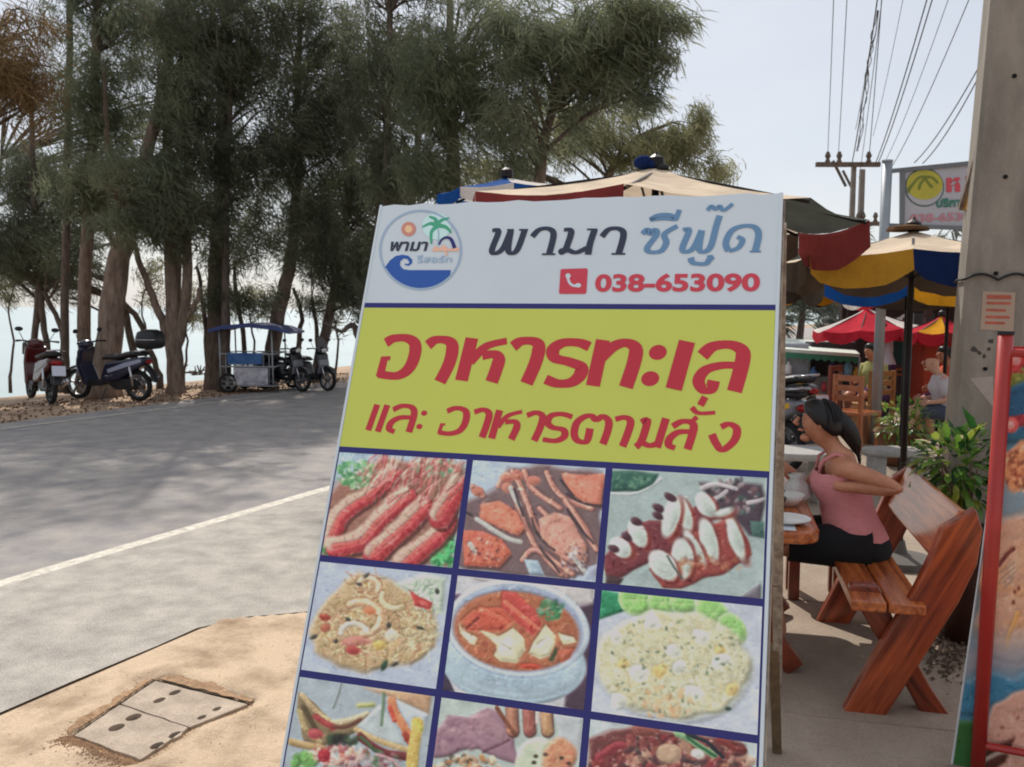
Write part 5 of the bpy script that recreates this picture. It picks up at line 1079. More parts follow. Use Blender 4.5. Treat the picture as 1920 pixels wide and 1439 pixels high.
def bp_(px, py, off):
    up_ = (tb1 - tb0).normalized(); n_ = up_.cross(bu).normalized(); n_ = n_ if n_.y < 0 else -n_
    o_ = tb0 - n_ * off; d = Vector(ray(px, py)); C0 = Vector(CO); t = (o_ - C0).dot(n_) / d.dot(n_); return C0 + d * t
class BCanvas(Canvas):
    def __init__(s, quad, nx_, ny_, off, seed, base):
        s.n = ny_; s.rng = np.random.default_rng(seed); TLq, TRq, BRq, BLq = [np.array(bp_(*p, off)) for p in quad]
        a = np.linspace(0, 1, nx_)[None, :, None]; b = np.linspace(0, 1, ny_)[:, None, None]
        s.P = (1 - b) * ((1 - a) * TLq + a * TRq) + b * ((1 - a) * BLq + a * BRq); q = (s.P - CO) @ CM.T
        s.X = 960 + F_PX * q[..., 0] / q[..., 2]; s.Y = 719.5 + F_PX * q[..., 1] / q[..., 2]; s.I = np.zeros((ny_, nx_, 3)) + np.array(base, float); s.nx, s.ny = nx_, ny_; s.Hm = np.zeros((ny_, nx_))
    def fin(s, name, label, parent):
        s.relief(.05); s.detail(1800)
        s.I = np.clip(s.I * (1 + np.random.default_rng(1).normal(0, .015, s.I.shape[:2] + (1,))), 2, 253) / 255.
        L = np.where(s.I <= .04045, s.I / 12.92, ((s.I + .055) / 1.055) ** 2.4); L = np.clip(L * 1.55, 0, .9)
        A = np.concatenate([L.reshape(-1, 3), np.ones((s.nx * s.ny, 1))], 1); inv = ROOTM[parent.name].inverted(); off = np.array(inv.translation)
        a = (np.arange(s.ny - 1)[:, None] * s.nx + np.arange(s.nx - 1)[None, :]).ravel()
        o = np_mesh(name, s.P.reshape(-1, 3) + off, np.stack([a, a + s.nx, a + s.nx + 1, a + 1], 1), color_attr_mat('food_print'), parent, A); o['label'] = label
c = BCanvas([(1892, 650), (2300, 640), (2300, 1500), (1790, 1500)], 200, 330, .03, 5, (70, 110, 130))
# left edge follows the print's own edge, which spreads left of the tube towards the foot
rows = np.linspace(0, 1, c.ny)
for j in range(c.ny):
    y = 650 + (1500 - 650) * rows[j]; xl = np.interp(y, [650, 1050, 1439, 1500], [1893, 1842, 1786, 1778]); A0 = np.array(bp_(xl, y, .03)); A1 = np.array(bp_(2300, y, .03))
    a = np.linspace(0, 1, c.nx)[:, None] ** 1.6; c.P[j] = A0 * (1 - a) + A1 * a
q = (c.P - CO) @ CM.T; c.X = 960 + F_PX * q[..., 0] / q[..., 2]; c.Y = 719.5 + F_PX * q[..., 1] / q[..., 2]
c.poly([(1700, 600), (2400, 600), (2400, 690), (1700, 690)], (140, 40, 40)); c.poly([(1870, 690), (2400, 690), (2400, 760), (2000, 715), (1880, 740)], (110, 116, 52), soft=4); c.poly([(1875, 735), (1925, 712), (2400, 730), (2400, 830), (1875, 785)], (28, 78, 112), soft=4)
c.poly([(1850, 785), (2400, 800), (2400, 850), (1850, 830)], (34, 86, 112), soft=6); c.poly([(1880, 700), (1925, 700), (1905, 690)], (140, 40, 40)); c.ell(1905, 678, 15, 17, (190, 60, 66)); c.ell(1905, 676, 9, 9, (206, 150, 152), soft=2)
c.line([(1868, 798), (2000, 782), (2300, 800)], 22, (140, 40, 52)); c.ell(1895, 797, 15, 15, (196, 84, 84)); c.ell(1895, 797, 7, 8, (206, 150, 146), soft=2)
c.poly([(1840, 900), (2300, 900), (2300, 1010), (1840, 1010)], (116, 134, 146), soft=30); c.ell(1925, 880, 46, 46, (186, 120, 84), 0, 4, wob=6); c.specks(160, 1925, 880, 44, 44, [(206, 140, 96), (150, 70, 50), (222, 170, 130), (120, 60, 44)], 2, 6)
c.poly([(1835, 1010), (1900, 960), (2300, 980), (2300, 1240), (1830, 1240)], (190, 148, 124), soft=10, wob=4); c.specks(260, 2000, 1100, 180, 110, [(206, 160, 130), (170, 120, 96), (214, 180, 150), (196, 140, 90)], 4, 12, a=.4); c.line([(1873, 1060), (1888, 1040), (1900, 1030)], 8, (110, 50, 44)); 
for k in range(4): c.line([(1876 + k * 3, 1076 + k * 9), (1902, 1056 + k * 9)], 2.5, (130, 120, 112), a=.8)
for x, y in ((1903, 1110), (1900, 1130), (1910, 1104)): c.ell(x, y, 3.5, 4.5, (120, 60, 50))
c.line([(1905, 1150), (1893, 1190), (1890, 1215)], 9, (206, 150, 90), wob=2); c.poly([(1700, 1200), (2300, 1200), (2300, 1300), (1700, 1300)], (140, 138, 146), soft=30, a=.9); c.poly([(1700, 1270), (1990, 1260), (1930, 1330), (1700, 1350)], (60, 116, 146), soft=14, wob=6)
c.poly([(1850, 1345), (1900, 1300), (1960, 1260), (2300, 1240), (2300, 1500), (1840, 1500)], (192, 146, 128), soft=5, wob=6); c.specks(80, 1950, 1380, 100, 70, [(120, 60, 50), (206, 170, 150), (170, 110, 90)], 1.5, 4, a=.7); c.poly([(1770, 1350), (1832, 1352), (1836, 1500), (1760, 1500)], (48, 92, 48), soft=3)
c.poly([(1840, 1400), (1900, 1385), (1890, 1430), (1838, 1450)], (84, 48, 40), soft=4, wob=3); c.line([(1838, 1430), (1880, 1410), (1920, 1420)], 8, (176, 160, 146))
c.fin('printed_sheet', 'printed sheet of blue sea, green band and orange seafood pictures', rb)
mb = MB(); pts = [bp_(x - 2, y, .031) for x, y in ((1894, 648), (1842, 1050), (1786, 1439), (1778, 1500))]
mb.tube(pts, .004, 5); mb.build('sheet_hem', mat('hem_white', s2l((200, 206, 210)), .6), rb)

# ================================================================== PICNIC BENCH AND TABLE
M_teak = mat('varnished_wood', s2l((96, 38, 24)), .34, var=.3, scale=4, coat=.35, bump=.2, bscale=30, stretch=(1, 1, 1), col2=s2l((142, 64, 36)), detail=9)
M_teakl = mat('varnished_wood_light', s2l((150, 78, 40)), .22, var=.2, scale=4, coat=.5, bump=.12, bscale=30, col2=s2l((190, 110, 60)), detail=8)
bc_ = Vector((.973, -.23, 0)); ba = Vector((.23, .973, 0)); bo = Vector((1.42, 3.51, 0)); Zv = Vector((0, 0, 1))
def woodmat(name, d, c1, c2, rough=.3, coat=.45):
    m = mat(name, s2l(c1), rough, var=.2, scale=1.0, coat=coat, bump=.0, col2=s2l(c2), detail=10, thr=(.36, .66)); n = m.node_tree.nodes; l = m.node_tree.links
    d = Vector(d).normalized(); e = d.cross(Vector((.3, .9, .2))).normalized(); f = d.cross(e)
    tc = [x for x in n if x.type == 'TEX_COORD'][0]; cx = n.new('ShaderNodeCombineXYZ')
    for i, (v, k) in enumerate(((d, 2.2), (e, 34), (f, 34))):
        dt = n.new('ShaderNodeVectorMath'); dt.operation = 'DOT_PRODUCT'; dt.inputs[1].default_value = v * k; l.new(tc.outputs['Object'], dt.inputs[0]); l.new(dt.outputs['Value'], cx.inputs[i])
    nz = [x for x in n if x.type == 'TEX_NOISE'][0]; l.new(cx.outputs[0], nz.inputs['Vector'])
    bp = n.new('ShaderNodeBump'); bp.inputs['Strength'].default_value = .25; bp.inputs['Distance'].default_value = .004; l.new(nz.outputs['Fac'], bp.inputs['Height']); l.new(bp.outputs[0], n['Principled BSDF'].inputs['Normal'])
    return m
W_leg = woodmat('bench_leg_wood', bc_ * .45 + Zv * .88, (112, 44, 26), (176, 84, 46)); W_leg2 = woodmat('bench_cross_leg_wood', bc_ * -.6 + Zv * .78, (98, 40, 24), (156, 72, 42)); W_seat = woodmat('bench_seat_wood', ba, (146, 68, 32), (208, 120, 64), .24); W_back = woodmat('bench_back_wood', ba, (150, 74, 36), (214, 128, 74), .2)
bench = thing('picnic_bench', 'varnished reddish wooden bench with crossed legs and wide slanting back board', 'bench', tuple(bo + ba * .6))
def bpt(u, a, z): return bo + bc_ * u + ba * a + Zv * z
LGT = 1.12
for a in (0.03, LGT):
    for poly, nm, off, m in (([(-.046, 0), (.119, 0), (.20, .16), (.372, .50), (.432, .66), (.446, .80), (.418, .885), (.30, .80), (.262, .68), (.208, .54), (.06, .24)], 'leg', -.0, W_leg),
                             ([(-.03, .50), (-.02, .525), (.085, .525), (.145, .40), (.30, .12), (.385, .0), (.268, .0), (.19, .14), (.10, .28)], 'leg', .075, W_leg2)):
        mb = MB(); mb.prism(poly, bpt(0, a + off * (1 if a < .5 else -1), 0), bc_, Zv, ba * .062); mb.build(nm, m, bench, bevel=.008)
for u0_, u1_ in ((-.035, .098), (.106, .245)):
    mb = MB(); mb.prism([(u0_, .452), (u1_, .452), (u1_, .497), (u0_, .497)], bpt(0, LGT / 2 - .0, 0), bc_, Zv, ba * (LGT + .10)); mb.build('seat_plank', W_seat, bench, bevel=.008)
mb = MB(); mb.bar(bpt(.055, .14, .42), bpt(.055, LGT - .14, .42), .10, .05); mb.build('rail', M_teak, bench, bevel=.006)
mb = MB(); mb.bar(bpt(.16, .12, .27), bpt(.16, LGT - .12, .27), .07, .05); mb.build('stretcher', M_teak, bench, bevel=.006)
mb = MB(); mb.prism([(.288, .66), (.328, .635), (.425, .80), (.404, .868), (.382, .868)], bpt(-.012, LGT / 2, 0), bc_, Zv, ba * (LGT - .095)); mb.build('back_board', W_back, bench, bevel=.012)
# table: long slab with a rounded end, crossed stand
def live_table(nm, label, endp, dirv, side, L_, W_, z, m, th=.055, cat='table'):
    t = thing(nm, label, cat, tuple(Vector((endp[0], endp[1], 0)) + dirv * L_ / 2 + side * W_ / 2)); e = Vector((endp[0], endp[1], 0)); poly = []
    for i in range(9): a = -PI / 2 * (1 - i / 8); poly.append((W_ - .10 + .10 * math.cos(a), .10 + .10 * math.sin(a)))
    for i in range(9): a = PI / 2 * (i / 8); poly.append((W_ - .10 + .10 * math.cos(a), L_ - .10 + .10 * math.sin(a)))
    poly += [(.1, L_), (0, L_ - .1), (0, .1), (.1, 0)]
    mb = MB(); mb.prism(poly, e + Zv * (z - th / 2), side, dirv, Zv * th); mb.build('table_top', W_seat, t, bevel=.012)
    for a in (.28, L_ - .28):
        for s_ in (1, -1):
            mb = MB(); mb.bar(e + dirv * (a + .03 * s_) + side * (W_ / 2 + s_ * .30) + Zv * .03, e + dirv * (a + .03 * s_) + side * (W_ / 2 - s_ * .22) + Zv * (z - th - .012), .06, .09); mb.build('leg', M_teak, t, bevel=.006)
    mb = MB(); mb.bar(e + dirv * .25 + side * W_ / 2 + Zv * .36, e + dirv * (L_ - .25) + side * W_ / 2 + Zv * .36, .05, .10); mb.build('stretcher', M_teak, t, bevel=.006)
    return t
TZ = .735
E0 = Vector((1.29, 3.60, 0)); tab = live_table('picnic_table', 'glossy wooden picnic table whose rounded corner shows right of the menu board', tuple(E0 - bc_ * .72), ba, bc_, 1.35, .72, TZ, M_teak)
def tp(u, a, z=0.): return E0 + bc_ * u + ba * a + Zv * (TZ + z)
M_china = mat('white_china', s2l((214, 214, 210)), .25, var=.04); M_dk = mat('dark_lacquer', s2l((32, 30, 32)), .35, var=.2); M_steel = mat('spoon_steel', (.5, .5, .5), .3, .9, var=.1); M_reflsheet = mat('reflection_white', s2l((206, 212, 220)), .4, var=.04)
def bowl(nm, label, p, r, h, m, cat):
    t = thing(nm, label, cat, tuple(p)); mb = MB(); mb.lathe([(.001, 0), (r * .5, 0), (r * .8, h * .5), (r, h), (r * .96, h), (r * .74, h * .52), (r * .45, .006), (.001, .006)], p, 22); mb.build('shell', m, t, smooth=True); return t
bowl('plate', 'white dinner plate on the picnic table nearest the rounded corner', tp(-.13, .16, .002), .105, .022, M_china, 'plate')
b_ = bowl('bowl', 'dark soup bowl on the picnic table beside the board edge', tp(-.20, .36, .002), .085, .065, M_dk, 'bowl')
b2_ = bowl('bowl', 'white soup bowl in front of the seated woman', tp(-.10, .52, .002), .08, .055, M_china, 'bowl')
mb = MB(); n_ = 40
for i in range(n_):
    p = tp(-.20 + random.uniform(-.06, .06), .36 + random.uniform(-.06, .06), .055 + random.uniform(0, .03)); q = p + Vector((random.uniform(-.05, .05), random.uniform(-.05, .05), random.uniform(-.01, .05))); mb.tube([p, q], .004, 4)
o = mb.build('greens', mat('herb_mix', s2l((70, 64, 50)), .6, var=.6, scale=40, col2=s2l((190, 180, 160))), b_)
t = thing('cutlery_holder', 'steel cutlery holder with spoons standing on the picnic table', 'cutlery holder', tuple(tp(-.22, .56, .002)))
mb = MB(); mb.lathe([(.001, 0), (.045, 0), (.05, .11), (.046, .11), (.04, .006), (.001, .006)], tp(-.22, .56, .002), 16); mb.build('cup', M_steel, t, smooth=True)
for i in range(5):
    a_ = tp(-.22 + random.uniform(-.015, .015), .56 + random.uniform(-.015, .015), .01); e_ = a_ + Vector((random.uniform(-.06, .06), random.uniform(-.05, .05), .18)); mb = MB(); mb.tube([a_, e_], .003, 5); mb.ball(e_, (.014, .008, .02), 8, 5); mb.build('spoon', M_steel, t)
t = thing('table_reflection_sheet', 'white sheet standing in for reflection at the near end of the picnic table', 'reflection', tuple(tp(-.3, .06, .002))); mb = MB(); mb.prism([(-.16, -.01), (.0, -.01), (.0, .11), (-.16, .11)], tp(-.10, .02, .003), bc_, ba, Zv * .002); mb.build('sheet', M_reflsheet, t)  # white sheet added to paint the tabletop's bright reflection
t = thing('tissue_bag', 'crumpled white plastic bag on the picnic table in front of the woman', 'bag', tuple(tp(-.04, .66, .002))); mb = MB()
rings = []
for z, r_ in ((0, .06), (.03, .075), (.07, .065), (.10, .03), (.125, .045)): rings.append([tp(-.05, .68, z) + Vector((r_ * math.cos(2 * PI * i / 14) * random.uniform(.75, 1.2), r_ * math.sin(2 * PI * i / 14) * random.uniform(.75, 1.2), random.uniform(-.008, .008))) for i in range(14)])
mb.loft(rings); mb.build('bag', mat('thin_plastic', s2l((226, 224, 220)), .35, var=.03, trans=.3), t, smooth=True)
# second seat on the far end, box stool seen under the table
t = thing('wooden_stool', 'orange brown wooden block stool standing under the far side of the picnic table', 'stool', tuple(G(1525, 1118)))
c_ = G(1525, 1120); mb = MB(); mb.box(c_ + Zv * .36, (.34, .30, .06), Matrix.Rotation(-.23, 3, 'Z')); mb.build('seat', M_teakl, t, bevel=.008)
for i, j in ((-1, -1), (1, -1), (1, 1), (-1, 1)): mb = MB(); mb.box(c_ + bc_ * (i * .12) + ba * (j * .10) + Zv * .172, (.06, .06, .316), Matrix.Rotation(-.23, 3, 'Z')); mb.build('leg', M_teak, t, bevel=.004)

# ================================================================== PEOPLE
M_skin = mat('skin', s2l((170, 112, 84)), .48, scale=9, col2=s2l((202, 142, 112)), bump=.12, bscale=120, detail=8); M_skin2 = mat('skin_pale', s2l((206, 160, 136)), .5, var=.06)
M_hair = mat('black_hair', s2l((22, 20, 22)), .42, var=.3, scale=60, stretch=(1, 1, .1)); M_pink = mat('pink_ribbed_fabric', s2l((208, 136, 140)), .85, var=.08, scale=30, bump=.35, bscale=70, stretch=(1, 1, 3)); M_blk = mat('black_fabric', s2l((20, 22, 26)), .9, var=.2)
def skinned(name, joints, edges, mt, parent, M, extra=None, sub=2, root=0):
    me = bpy.data.meshes.new(name); me.from_pydata([tuple(j[:3]) for j in joints], edges, []); o = bpy.data.objects.new(name, me); COL.objects.link(o)
    md = o.modifiers.new('s', 'SKIN'); md.branch_smoothing = .6; md.use_smooth_shade = True
    for i, j in enumerate(joints):
        r_ = j[3]; me.skin_vertices[0].data[i].radius = r_ if hasattr(r_, '__len__') else (r_, r_); me.skin_vertices[0].data[i].use_root = (i == root)
    sb_ = o.modifiers.new('u', 'SUBSURF'); sb_.levels = sub; sb_.render_levels = sub
    bpy.context.view_layer.update(); dg = bpy.context.evaluated_depsgraph_get(); nm = bpy.data.meshes.new_from_object(o.evaluated_get(dg)); bpy.data.objects.remove(o)
    V = [v.co.copy() for v in nm.vertices]; Fs = [list(p.vertices) for p in nm.polygons]; bpy.data.meshes.remove(nm)
    return V, Fs
def person(label, root, rotz, skin, hair, top_m, low_m, arms, scale=1.0, lean=.0, standing=False, hair_style='pony', grp=None, top_cut=.86, sleeves=False, dress_back=True):
    """local frame: +x forwards, +y left, z up (seat height .46 for a seated figure). arms: per side (elbow, wrist, fingertip dir)"""
    t = thing('person', label, 'person', tuple(root), rotz, grp); t.scale = (scale,) * 3
    zs = .40 if standing else 0; L = lambda x, z: (x + lean * (z - .5), z + zs)
    J = []; E = []
    def j(x, y, z, r_, par=None):
        x2, z2 = L(x, z); J.append((x2, y, z2, r_)); 
        if par is not None: E.append((par, len(J) - 1))
        return len(J) - 1
    pel = j(-.02, 0, .56, (.145, .115)); w_ = j(-.01, 0, .70, (.118, .095), pel); ch = j(.0, 0, .83, (.135, .10), w_); uc = j(-.005, 0, .925, (.125, .085), ch)
    nb_ = j(.01, 0, .985, (.052, .05), uc); nk = j(.035, 0, 1.03, (.047, .047), nb_)
    hd0 = j(.062, 0, 1.075, (.066, .078), nk); hd1 = j(.07, 0, 1.135, (.074, .094), hd0); hd2 = j(.06, 0, 1.185, (.058, .072), hd1)
    tips = []
    for s_, (el, wr, pd) in zip((1, -1), arms):
        sh = j(-.005, s_ * .155, .935, .048, uc); ex, ez = el[0], el[2]
        J.append(((sh and (J[sh][0] * .5 + el[0] * .5)), s_ * .155 * .5 + el[1] * .5, J[sh][2] * .5 + (el[2] + zs) * .5 , .041)); E.append((sh, len(J) - 1)); up_ = len(J) - 1
        J.append((el[0], el[1], el[2] + zs, .035)); E.append((up_, len(J) - 1)); e_ = len(J) - 1
        J.append((el[0] * .6 + wr[0] * .4, el[1] * .6 + wr[1] * .4, (el[2] * .6 + wr[2] * .4) + zs, .036)); E.append((e_, len(J) - 1)); f_ = len(J) - 1
        J.append((wr[0], wr[1], wr[2] + zs, (.021, .025))); E.append((f_, len(J) - 1)); wi = len(J) - 1
        pd = Vector(pd).normalized(); J.append((wr[0] + pd.x * .05, wr[1] + pd.y * .05, wr[2] + zs + pd.z * .05, (.018, .034))); E.append((wi, len(J) - 1)); tips.append((Vector((wr[0], wr[1], wr[2] + zs)), pd, s_))
    for s_ in (1, -1):
        if standing:
            hp = j(-.02, s_ * .085, .50, .088, pel); kn = j(.02, s_ * .09, .08, .058, hp); cf = j(-.01, s_ * .09, -.12, .05, kn); an = j(-.02, s_ * .09, -.33, .035, cf); ft = j(.11, s_ * .10, -.37, (.035, .028), an)
        else:
            hp = j(-.03, s_ * .09, .545, .095, pel); th = j(.18, s_ * .10, .55, .078, hp); kn = j(.40, s_ * .11, .535, .058, th); cf = j(.41, s_ * .11, .36, .052, kn); an = j(.38, s_ * .11, .10, .034, cf); ft = j(.50, s_ * .12, .045, (.036, .027), an)
    V, Fs = skinned('b', J, E, skin, t, None)
    mb = MB(); mb.add(V, Fs)
    # face: nose, ears, brow, lips; fingers
    hx, hz = J[hd1][0], J[hd1][2]
    mb.tube([(hx + .088, 0, hz + .012), (hx + .108, 0, hz - .018), (hx + .090, 0, hz - .028)], [.008, .013, .009], 8)
    mb.tube([(hx + .066, -.018, hz - .052), (hx + .088, 0, hz - .05), (hx + .066, .018, hz - .052)], [.004, .008, .004], 6)
    mb.ball((hx + .055, 0, hz - .088), (.028, .03, .02), 10, 6)
    for s_ in (1, -1): mb.ball((hx - .008, s_ * .077, hz - .012), (.016, .008, .026), 8, 6)
    for W_, pd, s_ in tips:
        sd_ = pd.cross(Vector((0, 0, 1))); sd_ = sd_.normalized() if sd_.length > .1 else Vector((0, 1, 0)); nn = pd.cross(sd_).normalized()
        for k, (off, ln) in enumerate(((-.026, .058), (-.009, .068), (.009, .064), (.024, .050))):
            a0 = W_ + pd * .055 + nn * off; a1 = a0 + pd * ln * .45 + sd_ * .006; a2 = a1 + (pd * .75 + sd_ * .6 * s_).normalized() * ln * .32; a3 = a2 + (pd * .4 + sd_ * .85 * s_).normalized() * ln * .24
            mb.tube([a0 - pd * .02, a0, a1, a2, a3], [.009, .009, .008, .0075, .006], 7)
        a0 = W_ + pd * .02 - nn * .024; mb.tube([a0, a0 + (pd * .6 - nn * .7).normalized() * .03, a0 + (pd * .9 - nn * .5 + sd_ * .3 * s_).normalized() * .055], [.011, .010, .008], 7)
    body = mb.build('body', skin, t, local=True, smooth=True)
    md = body.modifiers.new('sm', 'SMOOTH'); md.factor = .3; md.iterations = 1
    for s_ in (1, -1):
        mb = MB(); mb.ball((hx + .083, s_ * .030, hz + .006), (.005, .009, .005), 8, 6); mb.build('eye', M_hair, t, local=True, smooth=True)
        mb = MB(); mb.tube([(hx + .083, s_ * .018, hz + .026), (hx + .084, s_ * .034, hz + .03), (hx + .072, s_ * .05, hz + .024)], [.003, .0035, .002], 5); mb.build('eyebrow', M_hair, t, local=True)
    # top: lofted shell round the torso
    def ringz(z, rx, ry, cx, n=28, wrinkle=0.): 
        x2, z2 = L(cx, z); return [Vector((x2 + rx * math.cos(2 * PI * i / n) * (1 + wrinkle * math.sin(i * 2.3 + z * 40)), ry * math.sin(2 * PI * i / n) * (1 + wrinkle * math.sin(i * 3.1 + z * 55)), z2 + .004 * math.sin(i * 1.7))) for i in range(n)]
    mb = MB(); R_ = [ringz(.585, .150, .172, -.03, wrinkle=.02), ringz(.63, .140, .165, -.025, wrinkle=.025), ringz(.68, .128, .142, -.015, wrinkle=.03), ringz(.74, .124, .134, -.005, wrinkle=.02), ringz(.80, .138, .146, .008, wrinkle=.012), ringz(.85, .136, .152, .012), ringz(top_cut + .03, .118, .148, .0)]
    if sleeves: R_ += [ringz(.945, .10, .165, -.005), ringz(.985, .066, .09, .005)]
    mb.loft(R_, cap=False); mb.build('top', top_m, t, local=True, smooth=True)
    if not sleeves:
        for s_ in (1, -1):
            mb = MB(); P_ = [L(.105, .89), L(.07, .95), L(.02, .985), L(-.05, .955), L(-.095, .89)]
            mb.tube([(P_[0][0], s_ * .07, P_[0][1]), (P_[1][0] + .012, s_ * .085, P_[1][1]), (P_[2][0], s_ * .09, P_[2][1] + .002), (P_[3][0] - .005, s_ * .085, P_[3][1]), (P_[4][0], s_ * .07, P_[4][1])], .008, 6); mb.build('strap', top_m, t, local=True, smooth=True)
    else:
        for (el, wr, pd), s_ in zip(arms, (1, -1)):
            a = Vector((L(-.005, .935)[0], s_ * .14, .935 + zs)); b = Vector((el[0], el[1], el[2] + zs)); mb = MB(); mb.tube([a, a.lerp(b, .35), a.lerp(b, .8)], [.068, .062, .058], 12); mb.build('sleeve', top_m, t, local=True, smooth=True)
    # shorts / trousers
    mb = MB()
    mb.loft([ringz(.478, .15, .168, -.01), ringz(.52, .168, .182, -.02), ringz(.57, .155, .176, -.03), ringz(.615, .138, .158, -.025)]); 
    for s_ in (1, -1):
        if standing: mb.tube([(L(-.02, .52)[0], s_ * .085, .52 + zs), (L(.0, .1)[0], s_ * .09, .1 + zs), (-.01, s_ * .09, -.25 + zs)], [.11, .08, .065], 14)
        else: mb.tube([(-.06, s_ * .09, .54), (.12, s_ * .10, .552), (.30, s_ * .105, .545)], [.112, .100, .082], 16)
    mb.build('shorts', low_m, t, local=True, smooth=True)
    # hair
    if hair is not None:
        mb = MB(); n = 22; rr = []
        for k in range(9):
            ph = k / 8 * PI * .62
            rr.append([Vector((hx - .008 - .012 * (k / 8) + .103 * math.sin(ph) * math.cos(2 * PI * i / n) * (1 if math.cos(2 * PI * i / n) < .1 else 1 - .30 * max(0, (k - 3) / 5)), .091 * math.sin(ph) * math.sin(2 * PI * i / n), hz + .0 + .100 * math.cos(ph) * 1.0 + (max(0, math.cos(2 * PI * i / n)) * .045 * (k / 8) ** 1.0) + (-.030 * (k / 8) ** 2 if math.cos(2 * PI * i / n) < -.2 else 0))) for i in range(n)])
        mb.loft(rr)
        if hair_style == 'pony':
            tail = [(hx - .070, 0, hz + .008, .050), (hx - .112, 0, hz - .018, .045), (hx - .146, -.006, hz - .060, .040), (hx - .170, -.01, hz - .108, .030), (hx - .186, -.01, hz - .160, .010)]
            mb.tube([p[:3] for p in tail], [(p[3], p[3] * 1.1) for p in tail], 14)
            for i in range(70):
                a = random.uniform(0, 2 * PI); q = random.uniform(.7, 1.1); S = [(x + random.uniform(-.003, .003), y + math.sin(a) * r_ * q, z + math.cos(a) * r_ * q) for x, y, z, r_ in tail]; S.append((S[-1][0] - .012, S[-1][1], S[-1][2] - random.uniform(.01, .05))); mb.tube(S, .0025, 4, cap=False)
        elif hair_style == 'long':
            mb.tube([(hx - .06, 0, hz), (hx - .09, 0, hz - .08), (hx - .085, 0, hz - .18)], [(.085, .06), (.085, .045), (.06, .03)], 14)
        for i in range(60):
            a = random.uniform(1.7, 2 * PI - 1.7); S = []
            for k in range(5):
                ph = (.1 + k * .22) * PI * .6; S.append((hx - .012 + .106 * math.sin(ph) * math.cos(a), .094 * math.sin(ph) * math.sin(a), hz + .103 * math.cos(ph)))
            mb.tube(S, .002, 4, cap=False)
        mb.build('hair', hair, t, local=True, smooth=True)
    return t
# local x axis points along -bc_ (she faces the table); her left side is nearest the camera
wrz = math.atan2(-bc_.y, -bc_.x)
wroot = bo + bc_ * .062 + ba * .70
wom = person('woman in a pink tank top and black shorts eating at the picnic table, dark ponytail', wroot, wrz, M_skin, M_hair, M_pink, M_blk,
       [((-.165, .275, .865), (.085, .15, .845), (.55, -.85, .1)), ((.20, -.19, .765), (.36, -.13, .915), (.6, .2, .8))], lean=.16)
sp = thing('spoon', 'metal spoon held in the raised hand of the woman in pink', 'spoon', tuple(wroot)); 
wh = Matrix.Translation(wroot) @ Matrix.Rotation(wrz, 4, 'Z') @ Vector((.42, -.105, .985)); mb = MB(); mb.tube([wh + Vector((0, 0, -.05)), wh + Vector((-.03, -.02, .09))], .003, 6); mb.ball(wh + Vector((-.033, -.022, .10)), (.012, .008, .018), 8, 6); mb.build('spoon_body', M_steel, sp)
M_wsh = mat('pale_shirt', s2l((196, 190, 196)), .9, var=.06); M_osh = mat('orange_cloth', s2l((196, 88, 56)), .9, var=.1); M_ysh = mat('yellow_green_shirt', s2l((150, 150, 92)), .9, var=.08); M_pur = mat('purple_cloth', s2l((84, 52, 92)), .9, var=.15); M_jean = mat('blue_grey_trousers', s2l((70, 78, 96)), .9)
relax = [((.02, .20, .70), (.20, .16, .66), (1, 0, -.1)), ((.02, -.20, .70), (.22, -.14, .68), (1, 0, 0))]
pm = person('seated elderly man with a bald head and pale shirt behind the shrub', G(1735, 800) * 1.0 - Vector((0, 0, 0)), PI - .25, M_skin2, None, M_wsh, M_jean, relax, lean=.15, sleeves=True)
pm.location = (4.98, 10.1, .0); pm.scale = (.96,) * 3
p2_ = person('distant seated person in a yellow green shirt left of the white sign post', (4.98, 12.1, 0), PI + .5, M_skin, M_hair, M_ysh, M_pur, relax, lean=.05, sleeves=True, hair_style='long')
p3_ = person('distant standing person in a white shirt partly hidden by the sign post', (5.35, 12.7, 0), PI - .8, M_skin, M_hair, M_wsh, M_pur, [((.0, .22, .72), (.08, .22, .50), (.2, 0, -1)), ((.0, -.22, .72), (.1, -.2, .52), (.2, 0, -1))], standing=True, sleeves=True, hair_style='short', scale=.93)
p4_ = person('distant seated person in an orange shirt behind the elderly man', (5.6, 11.2, 0), PI + .2, M_skin, M_hair, M_osh, M_pur, relax, sleeves=True, hair_style='short', lean=.1)

# ================================================================== PLANTS, PLANTER, STALLS
M_pot = mat('dark_glazed_pot', s2l((62, 36, 30)), .4, var=.25, scale=5); M_terra = mat('brown_pot', s2l((112, 72, 50)), .7, var=.2); M_soil = mat('potting_soil', s2l((52, 40, 32)), .95, var=.3, scale=40)
def leafm(n, c, c2): return mat(n, s2l(c), .35, scale=3, col2=s2l(c2), trans=.35, spec=.5, thr=(.35, .65))
Lf1 = leafm('leaf_green', (60, 112, 40), (128, 168, 70)); Lf2 = leafm('leaf_dark_green', (28, 66, 34), (56, 104, 50)); Lf3 = leafm('leaf_cream', (186, 186, 120), (226, 218, 176)); Lf4 = leafm('leaf_lime', (122, 150, 52), (170, 184, 84))
def leaf_pts(p, d, ln, wd, up=Zv, curl=.25):
    d = d.normalized(); s_ = d.cross(up); s_ = s_.normalized() if s_.length > .05 else Vector((1, 0, 0)); n_ = s_.cross(d)
    P = []
    for k, w_ in ((0, .08), (.3, .85), (.62, .9), (1, .03)):
        c = p + d * ln * k - n_ * (curl * ln * k * k); P += [c - s_ * wd / 2 * w_ + n_ * wd * .12 * w_, c, c + s_ * wd / 2 * w_ + n_ * wd * .12 * w_]
    return P, [(i * 3 + j, i * 3 + j + 1, i * 3 + j + 4, i * 3 + j + 3) for i in range(3) for j in range(2)]
